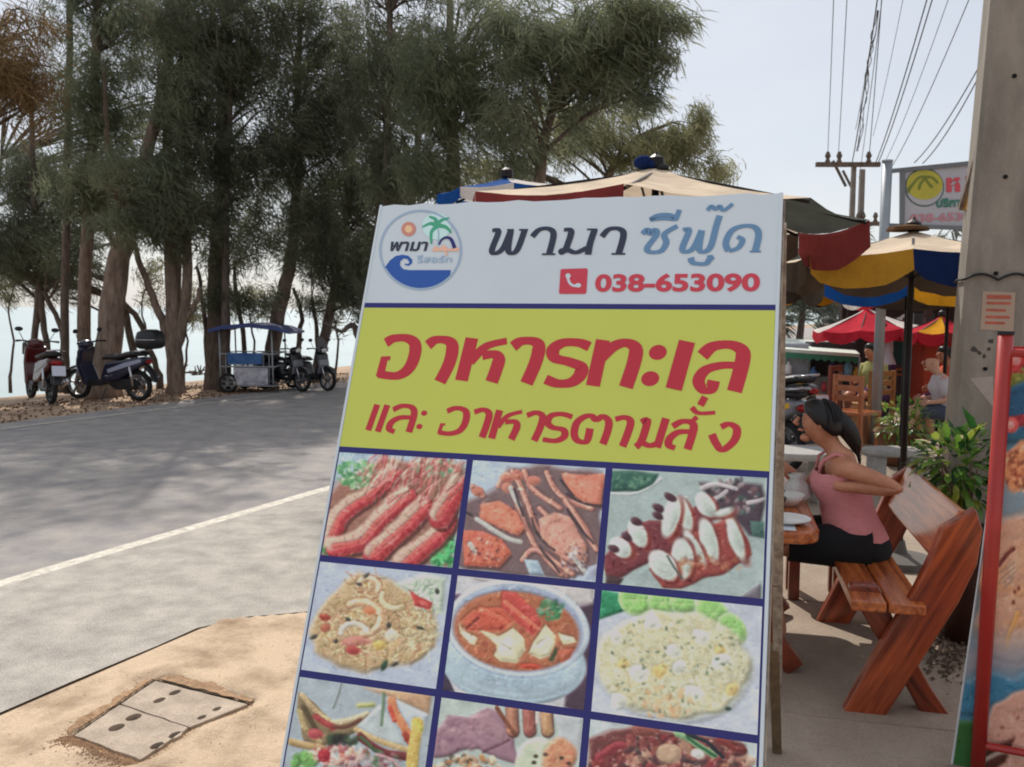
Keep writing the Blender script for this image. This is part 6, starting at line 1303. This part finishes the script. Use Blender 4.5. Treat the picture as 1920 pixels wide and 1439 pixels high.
def shrub(label, base, pot_r, pot_h, pot_m, crown_c, crown_r, nleaf, ln, mats, grp=None, stems=7, stuff=False):
    t = thing('potted_plant', label, 'plant', tuple(base), 0, grp)
    mb = MB(); mb.lathe([(.001, 0), (pot_r * .68, 0), (pot_r * .9, pot_h * .6), (pot_r, pot_h * .92), (pot_r * 1.08, pot_h * .93), (pot_r * 1.08, pot_h), (pot_r * .95, pot_h), (pot_r * .93, pot_h * .93), (.001, pot_h * .93)], base, 26); mb.build('pot', pot_m, t, smooth=True)
    mb = MB(); mb.lathe([(.001, pot_h * .935), (pot_r * .92, pot_h * .935), (.001, pot_h * .97)], base, 16); mb.build('soil', M_soil, t)
    crown_c = Vector(crown_c); mb = MB(); root = Vector(base) + Zv * pot_h * .9; tipsl = []
    for i in range(stems):
        a = random.uniform(0, 2 * PI); q = random.uniform(.3, .8); e = crown_c + Vector((crown_r[0] * q * math.cos(a), crown_r[1] * q * math.sin(a), crown_r[2] * random.uniform(-.2, .7)))
        m_ = root.lerp(e, .5) + Vector((random.uniform(-.04, .04), random.uniform(-.04, .04), 0)); S = smooth_line([tuple(root), tuple(m_), tuple(e)], 4); mb.tube(S, list(np.linspace(.012, .004, len(S))), 6)
    mb.build('stems', M_bark, t, smooth=True, kind='stuff')
    groups = {}
    vis = 90
    for i in range(nleaf):
        d = Vector((random.gauss(0, 1), random.gauss(0, 1), random.gauss(0, 1))).normalized(); q = random.random() ** .35; p = crown_c + Vector((d.x * crown_r[0], d.y * crown_r[1], d.z * crown_r[2])) * q
        dd = (d + Vector((0, 0, random.uniform(-.5, .5))) + Vector((random.uniform(-.6, .6), random.uniform(-.6, .6), 0))); mm = random.choices([m for m, w_ in mats], [w_ for m, w_ in mats])[0]
        P, Fs = leaf_pts(p, dd, ln * random.uniform(.7, 1.25), ln * random.uniform(.38, .5)); groups.setdefault(mm.name, []).append((P, Fs, mm))
    k = 0; order = sorted([(g, x) for g, xs in groups.items() for x in xs], key=lambda q: q[1][0][0].y)
    rest = {}
    for g, (P, Fs, mm) in order:
        if k < vis and not stuff: mb = MB(); mb.add(P, Fs); mb.build('leaf', mm, t, smooth=True); k += 1
        else: rest.setdefault(g, (MB(), mm))[0].add(P, Fs)
    for g, (mb, mm) in rest.items(): mb.build('foliage', mm, t, smooth=True, kind='stuff')
    return t
s1 = shrub('large variegated shrub with cream edged leaves in a dark glazed pot beside the bench back', (2.30, 4.33, 0.0), .15, .58, M_pot, D(1798, 880, 4.30), (.19, .17, .21), 340, .084, [(Lf1, 4.5), (Lf3, .8), (Lf4, 2.5), (Lf2, 2.5)])
for (px, py, dx, dz, ln, m) in ((1828, 820, -.28, 1, .17, Lf2), (1760, 850, -1, .25, .13, Lf2), (1752, 868, -1, -.2, .12, Lf2), (1775, 838, -.7, .5, .12, Lf2), (1765, 890, -1, -.5, .10, Lf2), (1810, 935, .9, -.1, .12, Lf1)):
    P, Fs = leaf_pts(D(px, py, 4.25), Vector((dx, -.1, dz)), ln, ln * .36); mb = MB(); mb.add(P, Fs); mb.build('leaf', m, s1, smooth=True)
shrub('lime green bushy plant in a brown pot left of the black umbrella pole', (4.20, 9.45, 0), .26, .38, M_terra, D(1697, 795, 9.3), (.30, .28, .26), 420, .075, [(Lf1, 4), (Lf4, 3), (Lf2, 1)], stuff=True)
shrub('small green plant at the foot of the concrete pole behind the variegated shrub', (3.55, 7.2, 0), .16, .22, M_terra, (3.55, 7.2, .45), (.2, .2, .18), 160, .08, [(Lf2, 3), (Lf1, 2)], stuff=True)
# rubble and twigs by the wall
GV.clear(); GF.clear()
for i in range(420):
    p = G(1775 + rng.normal(0, 26), 1215 + rng.normal(0, 34)); r_ = rng.uniform(.003, .014); stone((p.x, p.y, .014 + r_ * .3), r_)
mb = MB(); mb.add(GV, GF); 
for i in range(40):
    p = G(1775 + rng.normal(0, 24), 1215 + rng.normal(0, 34)); a = rng.uniform(0, 6.28); mb.tube([p + Zv * .018, p + Vector((.07 * math.cos(a), .07 * math.sin(a), .02 + rng.uniform(0, .02)))], .003, 4)
o = mb.build('rubble', mat('rubble', s2l((96, 80, 68)), .95, var=.5, scale=30)); o['kind'] = 'stuff'; o['label'] = 'small rubble and dry twigs beside the bench legs'; o['category'] = 'debris'
# marble bench and grey stone table in the sunlit yard
M_marb = mat('stone_table', s2l((160, 158, 154)), .5, var=.15, scale=12)
def stone_table(nm, label, c, rx, ry, h, cat):
    t = thing(nm, label, cat, tuple(c)); c = Vector(c); mb = MB(); n = 26
    mb.loft([[c + Vector((rx * k * math.cos(2 * PI * i / n), ry * k * math.sin(2 * PI * i / n), z)) for i in range(n)] for z, k in ((h - .06, .96), (h - .04, 1), (h - .01, 1), (h, .98))]); mb.build('top', M_marb, t, smooth=False)
    for s_ in (-1, 1): mb = MB(); mb.box(c + Vector((s_ * rx * .55, 0, (h - .06) / 2)), (.12, ry * 1.1, h - .062)); mb.build('support', M_marb, t, bevel=.01)
stone_table('stone_bench', 'small grey stone bench just below the white sign post foot', (3.55, 8.1, 0), .30, .17, .40, 'bench')
stone_table('stone_table', 'pale stone table top behind the woman in pink', (2.50, 7.6, 0), .34, .28, .46, 'table')
# far stalls
M_greenr = mat('green_awning', s2l((70, 140, 112)), .7, var=.1, trans=.2); M_wtrim = mat('white_trim', s2l((206, 216, 206)), .6)
st = thing('food_stall', 'green roofed food stall seen just right of the menu board', 'stall', (5.1, 14.3, 0))
a0, a1 = D(1440, 652, 13.8), D(1612, 664, 13.8); dpt = Vector((.4, 1.6, .12))
mb = MB(); mb.add([a0, a1, a1 + dpt, a0 + dpt] + [p - Zv * .05 for p in (a0, a1, a1 + dpt, a0 + dpt)], [(0, 1, 2, 3), (7, 6, 5, 4), (0, 4, 5, 1), (1, 5, 6, 2), (2, 6, 7, 3), (3, 7, 4, 0)]); mb.build('roof', M_wtrim, st)
nsc = 12
for i in range(nsc):
    p, q = a0.lerp(a1, i / nsc), a0.lerp(a1, (i + .98) / nsc); mb = MB(); mb.add([p - Zv * .052, q - Zv * .052, q - Zv * .12, p.lerp(q, .5) - Zv * .16, p - Zv * .12], [(0, 1, 2, 3, 4)]); mb.build('awning_flap', M_greenr, st)
for p in (a0, a1, a0 + dpt, a1 + dpt): mb = MB(); mb.tube([Vector((p.x, p.y, 0)), p - Zv * .05], .02, 8); mb.build('post', M_galv, st)
mb = MB(); mb.box(Vector((D(1560, 700, 14.4).x, 14.5, .62)), (.75, .3, 1.1)); mb.build('cupboard', mat('stall_dark', s2l((48, 40, 42)), .6, var=.4, scale=9), st, bevel=.01)
mb = MB(); mb.box(Vector((D(1485, 700, 14.2).x, 14.2, .9)), (.42, .3, .5)); mb.build('glass_case', mat('glass_case', s2l((150, 160, 170)), .15, var=.3, scale=7), st, bevel=.01)
mb = MB(); mb.box(Vector((D(1505, 700, 14.2).x, 14.2, .38)), (.9, .4, .5)); mb.build('counter', mat('stall_counter', s2l((120, 124, 120)), .6, var=.4, scale=9), st, bevel=.01)
for k_, (px, py, c, s_) in enumerate(((1478, 690, (220, 220, 224), .1), (1500, 716, (150, 120, 60), .09), (1525, 700, (70, 110, 160), .1), (1590, 690, (120, 160, 180), .12), (1605, 700, (200, 150, 60), .1), (1545, 725, (170, 60, 60), .08), (1580, 735, (210, 200, 180), .1), (1560, 690, (90, 60, 100), .1))):
    p = D(px, py, 13.95); mb = MB(); mb.lathe([(.001, -s_), (s_ * .5, -s_ * .95), (s_ * .55, s_ * .3), (s_ * .25, s_ * .6), (s_ * .22, s_), (.001, s_)], p, 10); mb.build('goods_jar', mat('goods_%s' % 'abcdefgh'[k_], s2l(c), .5), st, smooth=True)
# dark restaurant interior behind the umbrellas, on the right
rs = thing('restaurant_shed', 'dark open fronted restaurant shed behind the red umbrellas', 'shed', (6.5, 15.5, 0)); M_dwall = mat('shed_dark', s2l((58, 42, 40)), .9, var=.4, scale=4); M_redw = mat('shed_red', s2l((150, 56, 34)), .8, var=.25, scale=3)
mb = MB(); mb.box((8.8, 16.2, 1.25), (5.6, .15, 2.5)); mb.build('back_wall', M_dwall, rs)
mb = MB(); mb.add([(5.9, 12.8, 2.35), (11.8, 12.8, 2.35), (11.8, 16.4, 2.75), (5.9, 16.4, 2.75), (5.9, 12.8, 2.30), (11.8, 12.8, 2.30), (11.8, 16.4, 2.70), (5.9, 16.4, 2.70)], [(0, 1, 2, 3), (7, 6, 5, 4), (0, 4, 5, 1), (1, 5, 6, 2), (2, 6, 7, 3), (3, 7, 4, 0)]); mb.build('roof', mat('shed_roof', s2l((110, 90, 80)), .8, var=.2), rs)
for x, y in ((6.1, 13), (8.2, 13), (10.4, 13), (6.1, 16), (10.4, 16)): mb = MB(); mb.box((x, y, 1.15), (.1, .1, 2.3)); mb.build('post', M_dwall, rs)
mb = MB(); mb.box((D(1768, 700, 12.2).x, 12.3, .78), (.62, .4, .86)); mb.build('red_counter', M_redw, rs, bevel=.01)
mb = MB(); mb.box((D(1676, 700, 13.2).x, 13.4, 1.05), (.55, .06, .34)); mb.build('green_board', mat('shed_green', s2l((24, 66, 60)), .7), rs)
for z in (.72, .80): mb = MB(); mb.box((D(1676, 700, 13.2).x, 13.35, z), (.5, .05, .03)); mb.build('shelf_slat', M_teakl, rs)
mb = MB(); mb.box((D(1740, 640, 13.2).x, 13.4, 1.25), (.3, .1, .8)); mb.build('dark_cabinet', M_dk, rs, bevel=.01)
# stacked wooden chairs between stall and post
M_cw = mat('chair_wood', s2l((150, 104, 56)), .6, var=.3, scale=8)
def wood_chair(label, p, rz, m):
    t = thing('wooden_chair', label, 'chair', tuple(p), rz, 'wooden chairs by the far stall')
    mb = MB(); mb.box((0, 0, .44), (.42, .42, .04)); mb.build('seat', m, t, local=True, bevel=.006)
    for i, j, h in ((-1, -1, .9), (-1, 1, .9), (1, -1, .42), (1, 1, .42)): mb = MB(); mb.box((i * .18, j * .18, h / 2), (.045, .045, h)); mb.build('leg', m, t, local=True)
    for z in (.62, .74, .86): mb = MB(); mb.box((-.18, 0, z), (.025, .31, .07)); mb.build('back_slat', m, t, local=True)
    return t
wood_chair('golden wooden chair left of the white sign post', (4.75, 11.6, 0), 1.9, M_cw); wood_chair('dark brown wooden chair behind the golden one by the stall', (4.45, 12.6, 0), 2.4, M_teak); wood_chair('pale wooden chair with its back to the sign post', (4.2, 10.7, 0), .6, M_teakl)
for k_, (px, c) in enumerate(((1612, (176, 140, 104)), (1626, (150, 112, 84)), (1598, (110, 70, 50)))):
    p = G(px, 838 - k_ * 4); t = thing('leaning_board', ['pale plank standing left of the white sign post', 'middle brown plank standing next to the white sign post', 'dark plank standing farthest left of the sign post'][k_], 'plank', tuple(p)); mb = MB(); mb.bar(p, p + Vector((-.04, .12, .50 + .04 * k_)), .10, .025); mb.build('plank', mat('plank_%s' % 'abc'[k_], s2l(c), .8, var=.2, scale=6), t)
# parked yellow and grey scooter seen behind the woman is built with the other scooters below
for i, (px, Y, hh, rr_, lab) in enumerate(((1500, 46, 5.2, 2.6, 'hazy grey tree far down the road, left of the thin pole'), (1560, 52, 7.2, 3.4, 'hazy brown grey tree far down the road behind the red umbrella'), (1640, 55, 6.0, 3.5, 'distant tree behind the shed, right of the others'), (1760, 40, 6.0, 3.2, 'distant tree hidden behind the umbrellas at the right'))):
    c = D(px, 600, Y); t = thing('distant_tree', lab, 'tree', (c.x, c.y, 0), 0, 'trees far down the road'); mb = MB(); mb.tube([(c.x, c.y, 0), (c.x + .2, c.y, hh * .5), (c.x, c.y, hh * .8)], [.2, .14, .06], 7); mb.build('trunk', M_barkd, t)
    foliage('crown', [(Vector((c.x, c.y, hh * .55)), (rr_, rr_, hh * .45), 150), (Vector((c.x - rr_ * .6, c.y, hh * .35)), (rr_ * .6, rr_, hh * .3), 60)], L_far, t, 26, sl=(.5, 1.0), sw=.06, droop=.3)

# ================================================================== SCOOTERS AND SIDECAR
def paint(n, c, r_=.3): return mat(n, s2l(c), r_, var=.05, coat=.5)
M_tyre = mat('tyre_rubber', s2l((28, 28, 28)), .85, var=.2); M_rim = mat('alloy_rim', s2l((120, 120, 122)), .35, .7); M_chrome = mat('chrome', s2l((190, 190, 194)), .15, .9, var=.02); M_plast = mat('black_plastic', s2l((30, 31, 34)), .4, var=.15); M_seat = mat('seat_vinyl', s2l((34, 32, 34)), .5, var=.15); M_lamp = mat('lamp_lens', s2l((220, 220, 214)), .1); M_taill = mat('tail_lens', s2l((150, 20, 24)), .2)
def wheel(parent, x, r_=.265, y=0, w_=.085):
    mb = MB(); n = 28; prof = [(-.5, .80), (-.42, .93), (-.2, 1.0), (.2, 1.0), (.42, .93), (.5, .80)]
    mb.loft([[Vector((x + r_ * k * math.cos(2 * PI * i / n), y + q * w_, r_ + r_ * k * math.sin(2 * PI * i / n))) for i in range(n)] for q, k in prof + [(.3, .72), (-.3, .72), (-.5, .80)]], cap=False)
    wh_ = mb.build('wheel', M_tyre, parent, local=True, smooth=True); mb = MB()
    mb.loft([[Vector((x + r_ * k * math.cos(2 * PI * i / n), y + q * w_, r_ + r_ * k * math.sin(2 * PI * i / n))) for i in range(n)] for q, k in ((-.34, .70), (-.34, .76), (.34, .76), (.34, .70), (-.34, .70))], cap=False)
    for i in range(5): a = 2 * PI * i / 5 + .3; mb.bar((x, y, r_), (x + r_ * .72 * math.cos(a), y, r_ + r_ * .72 * math.sin(a)), .03, .035, up=(0, 1, 0))
    mb.tube([(x, y - .055, r_), (x, y + .055, r_)], .045, 12); mb.build('rim', M_rim, wh_, local=True)
def scooter(label, loc, rz, body, accent, box=False, screen=False, plate=True, basket=False, scale=1.0, lean_=.0):
    t = thing('scooter', label, 'scooter', tuple(loc), rz, 'parked scooters'); t.scale = (scale,) * 3; t.rotation_euler = (lean_, 0, rz)
    wheel(t, .62); wheel(t, -.62)
    def side(name, poly, wdt, m, bev=.02, y=0): mb = MB(); mb.prism(poly, (0, y, 0), (1, 0, 0), (0, 0, 1), (0, wdt, 0)); return mb.build(name, m, t, local=True, bevel=bev, smooth=False)
    side('rear_body', [(-.82, .62), (-.60, .52), (-.30, .36), (.02, .30), (.06, .40), (-.05, .66), (-.30, .70), (-.75, .76), (-.86, .74)], .25, body, .04)
    side('side_stripe', [(-.80, .68), (-.45, .58), (-.12, .48), (-.10, .54), (-.45, .66), (-.78, .73)], .264, accent, .005)
    side('floor_board', [(.0, .26), (.34, .24), (.40, .30), (.34, .34), (.0, .34)], .26, M_plast, .02)
    side('front_shield', [(.30, .24), (.38, .28), (.50, .62), (.46, .86), (.38, .92), (.34, .88), (.42, .62), (.30, .34)], .34, body, .03)
    side('front_accent', [(.44, .40), (.52, .60), (.50, .74), (.44, .60)], .30, accent, .01)
    side('engine', [(-.62, .20), (-.20, .18), (-.05, .28), (-.20, .40), (-.55, .38), (-.68, .30)], .16, M_plast, .03)
    side('front_mudguard', [(.36, .46), (.44, .55), (.62, .59), (.78, .54), (.86, .42), (.80, .50), (.62, .555), (.46, .50)], .12, body, .012)
    side('rear_mudguard', [(-.84, .62), (-.92, .50), (-1.0, .34), (-.97, .33), (-.88, .48), (-.78, .58)], .12, M_plast, .008)
    mb = MB(); rings = []
    for x, z, h, wd in ((.02, .72, .03, .10), (-.08, .745, .05, .13), (-.30, .75, .055, .15), (-.42, .78, .06, .145), (-.60, .815, .055, .13), (-.80, .81, .035, .09)):
        rings.append([Vector((x, wd * math.cos(2 * PI * i / 14), z + h * math.sin(2 * PI * i / 14))) for i in range(14)])
    mb.loft(rings); mb.build('seat', M_seat, t, local=True, smooth=True)
    for s_ in (1, -1):
        mb = MB(); mb.tube([(.62, s_ * .075, .27), (.50, s_ * .075, .62)], .02, 8); mb.build('fork', M_chrome, t, local=True, smooth=True)
        mb = MB(); mb.tube([(-.60, s_ * .11, .27), (-.55, s_ * .12, .60)], .022, 8); mb.build('shock_absorber', M_chrome, t, local=True, smooth=True)
        mb = MB(); mb.tube([(.40, s_ * .10, .98), (.34, s_ * .22, 1.00), (.28, s_ * .33, .99)], [.016, .014, .02], 8); mb.build('handlebar_grip', M_plast, t, local=True, smooth=True)
        mb = MB(); mb.tube([(.38, s_ * .20, 1.0), (.36, s_ * .27, 1.14)], .006, 6); mb.ball((.355, s_ * .28, 1.19), (.012, .065, .04), 12, 8); mb.build('mirror', M_plast, t, local=True, smooth=True)
    mb = MB(); rings = []
    for x, rr_ in ((.30, .05), (.36, .10), (.44, .11), (.50, .08), (.52, .03)): rings.append([Vector((x, rr_ * 1.3 * math.cos(2 * PI * i / 16), .95 + rr_ * .8 * math.sin(2 * PI * i / 16))) for i in range(16)])
    mb.loft(rings); mb.build('handlebar_cover', body, t, local=True, smooth=True)
    mb = MB(); mb.ball((.49, 0, .95), (.04, .09, .055), 14, 8); mb.build('headlight', M_lamp, t, local=True, smooth=True)
    mb = MB(); mb.ball((-.86, 0, .68), (.03, .09, .04), 12, 7); mb.build('tail_light', M_taill, t, local=True, smooth=True)
    mb = MB(); mb.tube([(-.10, -.12, .20), (-.40, -.15, .22), (-.50, -.16, .30), (-.88, -.17, .40)], [.02, .03, .05, .055], 12); mb.build('exhaust', M_chrome, t, local=True, smooth=True)
    mb = MB(); mb.tube([(-.62, -.1, .84), (-.80, -.13, .87), (-.93, 0, .89), (-.80, .13, .87), (-.62, .1, .84)], .012, 7); mb.build('grab_rail', M_chrome, t, local=True, smooth=True)
    mb = MB(); mb.tube([(-.05, .10, .22), (.0, .20, .01)], .01, 6); mb.build('side_stand', M_plast, t, local=True)
    if plate: mb = MB(); mb.box((-1.0, 0, .56), (.012, .20, .16), Matrix.Rotation(.25, 3, 'Y')); mb.build('number_plate', mat('plate_white', s2l((206, 210, 222)), .4, var=.05, scale=20), t, local=True)
    if box:
        mb = MB(); rings = []
        for z, k in ((.90, .72), (.93, .95), (1.02, 1.0), (1.10, .98), (1.18, .85), (1.22, .5)):
            rings.append([Vector((-.90 + .21 * k * math.copysign(abs(math.cos(a)) ** .6, math.cos(a)), .20 * k * math.copysign(abs(math.sin(a)) ** .6, math.sin(a)), z)) for a in [2 * PI * i / 20 for i in range(20)]])
        mb.loft(rings); bx_ = mb.build('top_box', M_plast, t, local=True, smooth=True)
        mb = MB(); mb.tube([(-.90 + .212 * math.copysign(abs(math.cos(a)) ** .6, math.cos(a)), .202 * math.copysign(abs(math.sin(a)) ** .6, math.sin(a)), 1.06) for a in [2 * PI * i / 24 for i in range(25)]], .006, 5); mb.build('lid_seam', M_chrome, bx_, local=True)
    if screen:
        mb = MB(); R1 = [Vector((.48, y, .92 + 0)) for y in (-.16, -.06, .06, .16)]; R2 = [Vector((.44, y, 1.10)) for y in (-.15, -.06, .06, .15)]; R3 = [Vector((.36, y, 1.25)) for y in (-.09, -.04, .04, .09)]
        mb.add(R1 + R2 + R3, [(i + 4 * k, i + 1 + 4 * k, i + 5 + 4 * k, i + 4 + 4 * k) for k in range(2) for i in range(3)]); mb.build('windscreen', mat('smoked_screen', s2l((120, 118, 122)), .12, trans=.5, var=.05), t, local=True, smooth=True)
    if basket:
        mb = MB(); mb.box((.58, 0, .86), (.22, .30, .22)); mb.build('front_bag', mat('canvas_bag', s2l((58, 62, 56)), .9, var=.2, scale=12), t, local=True, bevel=.03)
    return t
P_red = paint('red_paint', (72, 22, 24)); P_navy = paint('navy_paint', (30, 34, 56)); P_black = paint('black_paint', (26, 27, 32)); P_silver = paint('silver_paint', (150, 156, 178)); P_grey = paint('grey_paint', (120, 120, 128)); P_yel = paint('yellow_paint', (214, 166, 40))
def between(f, r_): d = f - r_; return (f + r_) / 2, math.atan2(d.y, d.x)
r1, f1 = G(108, 762), G(48, 744); c_, a_ = between(f1, r1); scooter('dark red scooter with white number plate towards the road, leftmost parked one', c_, a_, P_red, P_red, basket=True, scale=1.05, lean_=.06)
r2, f2 = G(264, 752), G(146, 748); c_, a_ = between(f2, r2); scooter('navy blue scooter with a black luggage box, before the thick pale trunk', c_, a_ - .05, P_navy, P_silver, box=True, scale=1.04, plate=False, lean_=-.04)
c_ = G(581, 731); scooter('small dark scooter with a grey windscreen just left of the menu board', c_, -.62, P_black, P_grey, screen=True, plate=False, scale=.86)
scooter('yellow and grey scooter parked behind the woman in pink, beyond the board edge', D(1478, 830, 9.6) * 1.0, 1.9, P_grey, P_yel, scale=1.0).location = (2.68, 9.7, 0)
scooter('black and yellow scooter parked behind the yellow and grey one', (3.3, 11.6, 0), 2.1, P_black, P_yel, scale=1.0)
# sidecar cart with blue roof
SC_Y = 17.25; cx_, cy_ = D(462, 735, SC_Y).x, SC_Y; k_ = SC_Y / F_PX
cart = thing('sidecar_cart', 'white framed vendor sidecar with flat blue roof and blue side panel', 'sidecar', (cx_, cy_, 0))
M_wf = mat('white_frame_paint', s2l((150, 156, 158)), .5, var=.15, scale=10); M_roofb = mat('blue_roof_sheet', s2l((52, 66, 116)), .5, var=.15, scale=3); M_pan = mat('blue_panel', s2l((28, 78, 142)), .5, var=.25, scale=9, col2=s2l((70, 110, 160)))
X = lambda px: D(px, 700, SC_Y).x; Zp = lambda py: D(460, py, SC_Y).z; yb = 1.0
mb = MB(); poly = [(X(396), Zp(618)), (X(420), Zp(611)), (X(470), Zp(606)), (X(520), Zp(612)), (X(546), Zp(622)), (X(546), Zp(626)), (X(520), Zp(619)), (X(470), Zp(614)), (X(420), Zp(618)), (X(396), Zp(624))]
mb.prism([(p[0], p[1]) for p in poly], (0, SC_Y + yb / 2, 0), (1, 0, 0), (0, 0, 1), (0, yb + .3, 0)); mb.build('roof', M_roofb, cart)
for px in (414, 512):
    for dy in (0, yb): mb = MB(); mb.tube([(X(px), SC_Y + dy, .18), (X(px - 2), SC_Y + dy, Zp(617))], .016, 7); mb.build('roof_post', M_wf, cart, smooth=True)
for py in (664, 688, 724):
    for dy in (0, yb): mb = MB(); mb.tube([(X(412), SC_Y + dy, Zp(py)), (X(514), SC_Y + dy, Zp(py))], .014, 7); mb.build('side_rail', M_wf, cart, smooth=True)
for px in (412, 514):
    for py in (664, 688, 724): mb = MB(); mb.tube([(X(px), SC_Y, Zp(py)), (X(px), SC_Y + yb, Zp(py))], .013, 6); mb.build('cross_rail', M_wf, cart, smooth=True)
for px in (424, 438, 452, 466, 480, 494, 505): mb = MB(); mb.tube([(X(px), SC_Y, Zp(664)), (X(px), SC_Y, Zp(724))], .008, 6); mb.build('upright_bar', M_wf, cart, smooth=True)
mb = MB(); mb.box(((X(428) + X(492)) / 2, SC_Y - .02, (Zp(662) + Zp(683)) / 2), (X(492) - X(428), .012, Zp(662) - Zp(683))); mb.build('blue_panel', M_pan, cart)
mb = MB(); mb.box(((X(441) + X(503)) / 2, SC_Y - .025, (Zp(690) + Zp(722)) / 2), (X(503) - X(441), .012, Zp(690) - Zp(722))); mb.build('printed_panel', mat('grey_print_panel', s2l((150, 146, 160)), .5, var=.35, scale=7, col2=s2l((200, 198, 204))), cart)
for i, (px, dx) in enumerate(((448, .07), (470, .05), (460, .03))): mb = MB(); mb.box((X(px), SC_Y + .05, Zp(684)), (dx * 2, .1, .09)); mb.build('white_box', M_china, cart, bevel=.01)
mb = MB(); mb.box(((X(414) + X(512)) / 2, SC_Y + yb / 2, .24), (X(512) - X(414), yb, .03)); mb.build('floor', M_plast, cart)
for px, dy in ((428, 0), (428, yb)):
    wheel(cart, X(px) - cx_, .19, SC_Y + dy - cy_, .07)
mb = MB(); mb.box((X(455), SC_Y + .5, .48), (.5, .5, .42)); mb.build('cool_box', M_plast, cart, bevel=.02)
sc_ = scooter('dark motorcycle coupled to the right side of the roofed sidecar', (X(512) + .05, SC_Y + .55, 0), -.55, P_black, P_grey, plate=False, scale=.86)
# beach debris, small bushes behind the scooters
for (px, py, lab) in ((372, 703, 'small dark driftwood heap on the sand left of the sidecar'), (345, 700, 'low driftwood stump beside the three stemmed tree')):
    p = G(px, py, -.15); t = thing('driftwood', lab, 'driftwood', tuple(p)); mb = MB()
    for i in range(9): a = random.uniform(0, PI); mb.tube([p + Vector((random.uniform(-.2, .2), 0, 0)), p + Vector((.3 * math.cos(a), .1, .25 * math.sin(a)))], [.03, .012], 6)
    mb.build('branches', M_barkd, t)
# fallen needles and leaf litter under the trees
GV.clear(); GF.clear()
for i in range(2500):
    p = ST(7.0 + abs(rng.normal(0, 2.2)), rng.uniform(2, 16)); s_ = (p - LO).dot(SD); r_ = rng.uniform(.006, .03); stone((p.x, p.y, gz(s_) + .0), r_)
mb = MB(); mb.add(GV, GF); o = mb.build('leaf_litter', mat('leaf_litter', s2l((112, 86, 64)), .95, var=.4, scale=20)); o['kind'] = 'stuff'; o['label'] = 'brown leaf litter and cones scattered under the beach trees'; o['category'] = 'leaf litter'
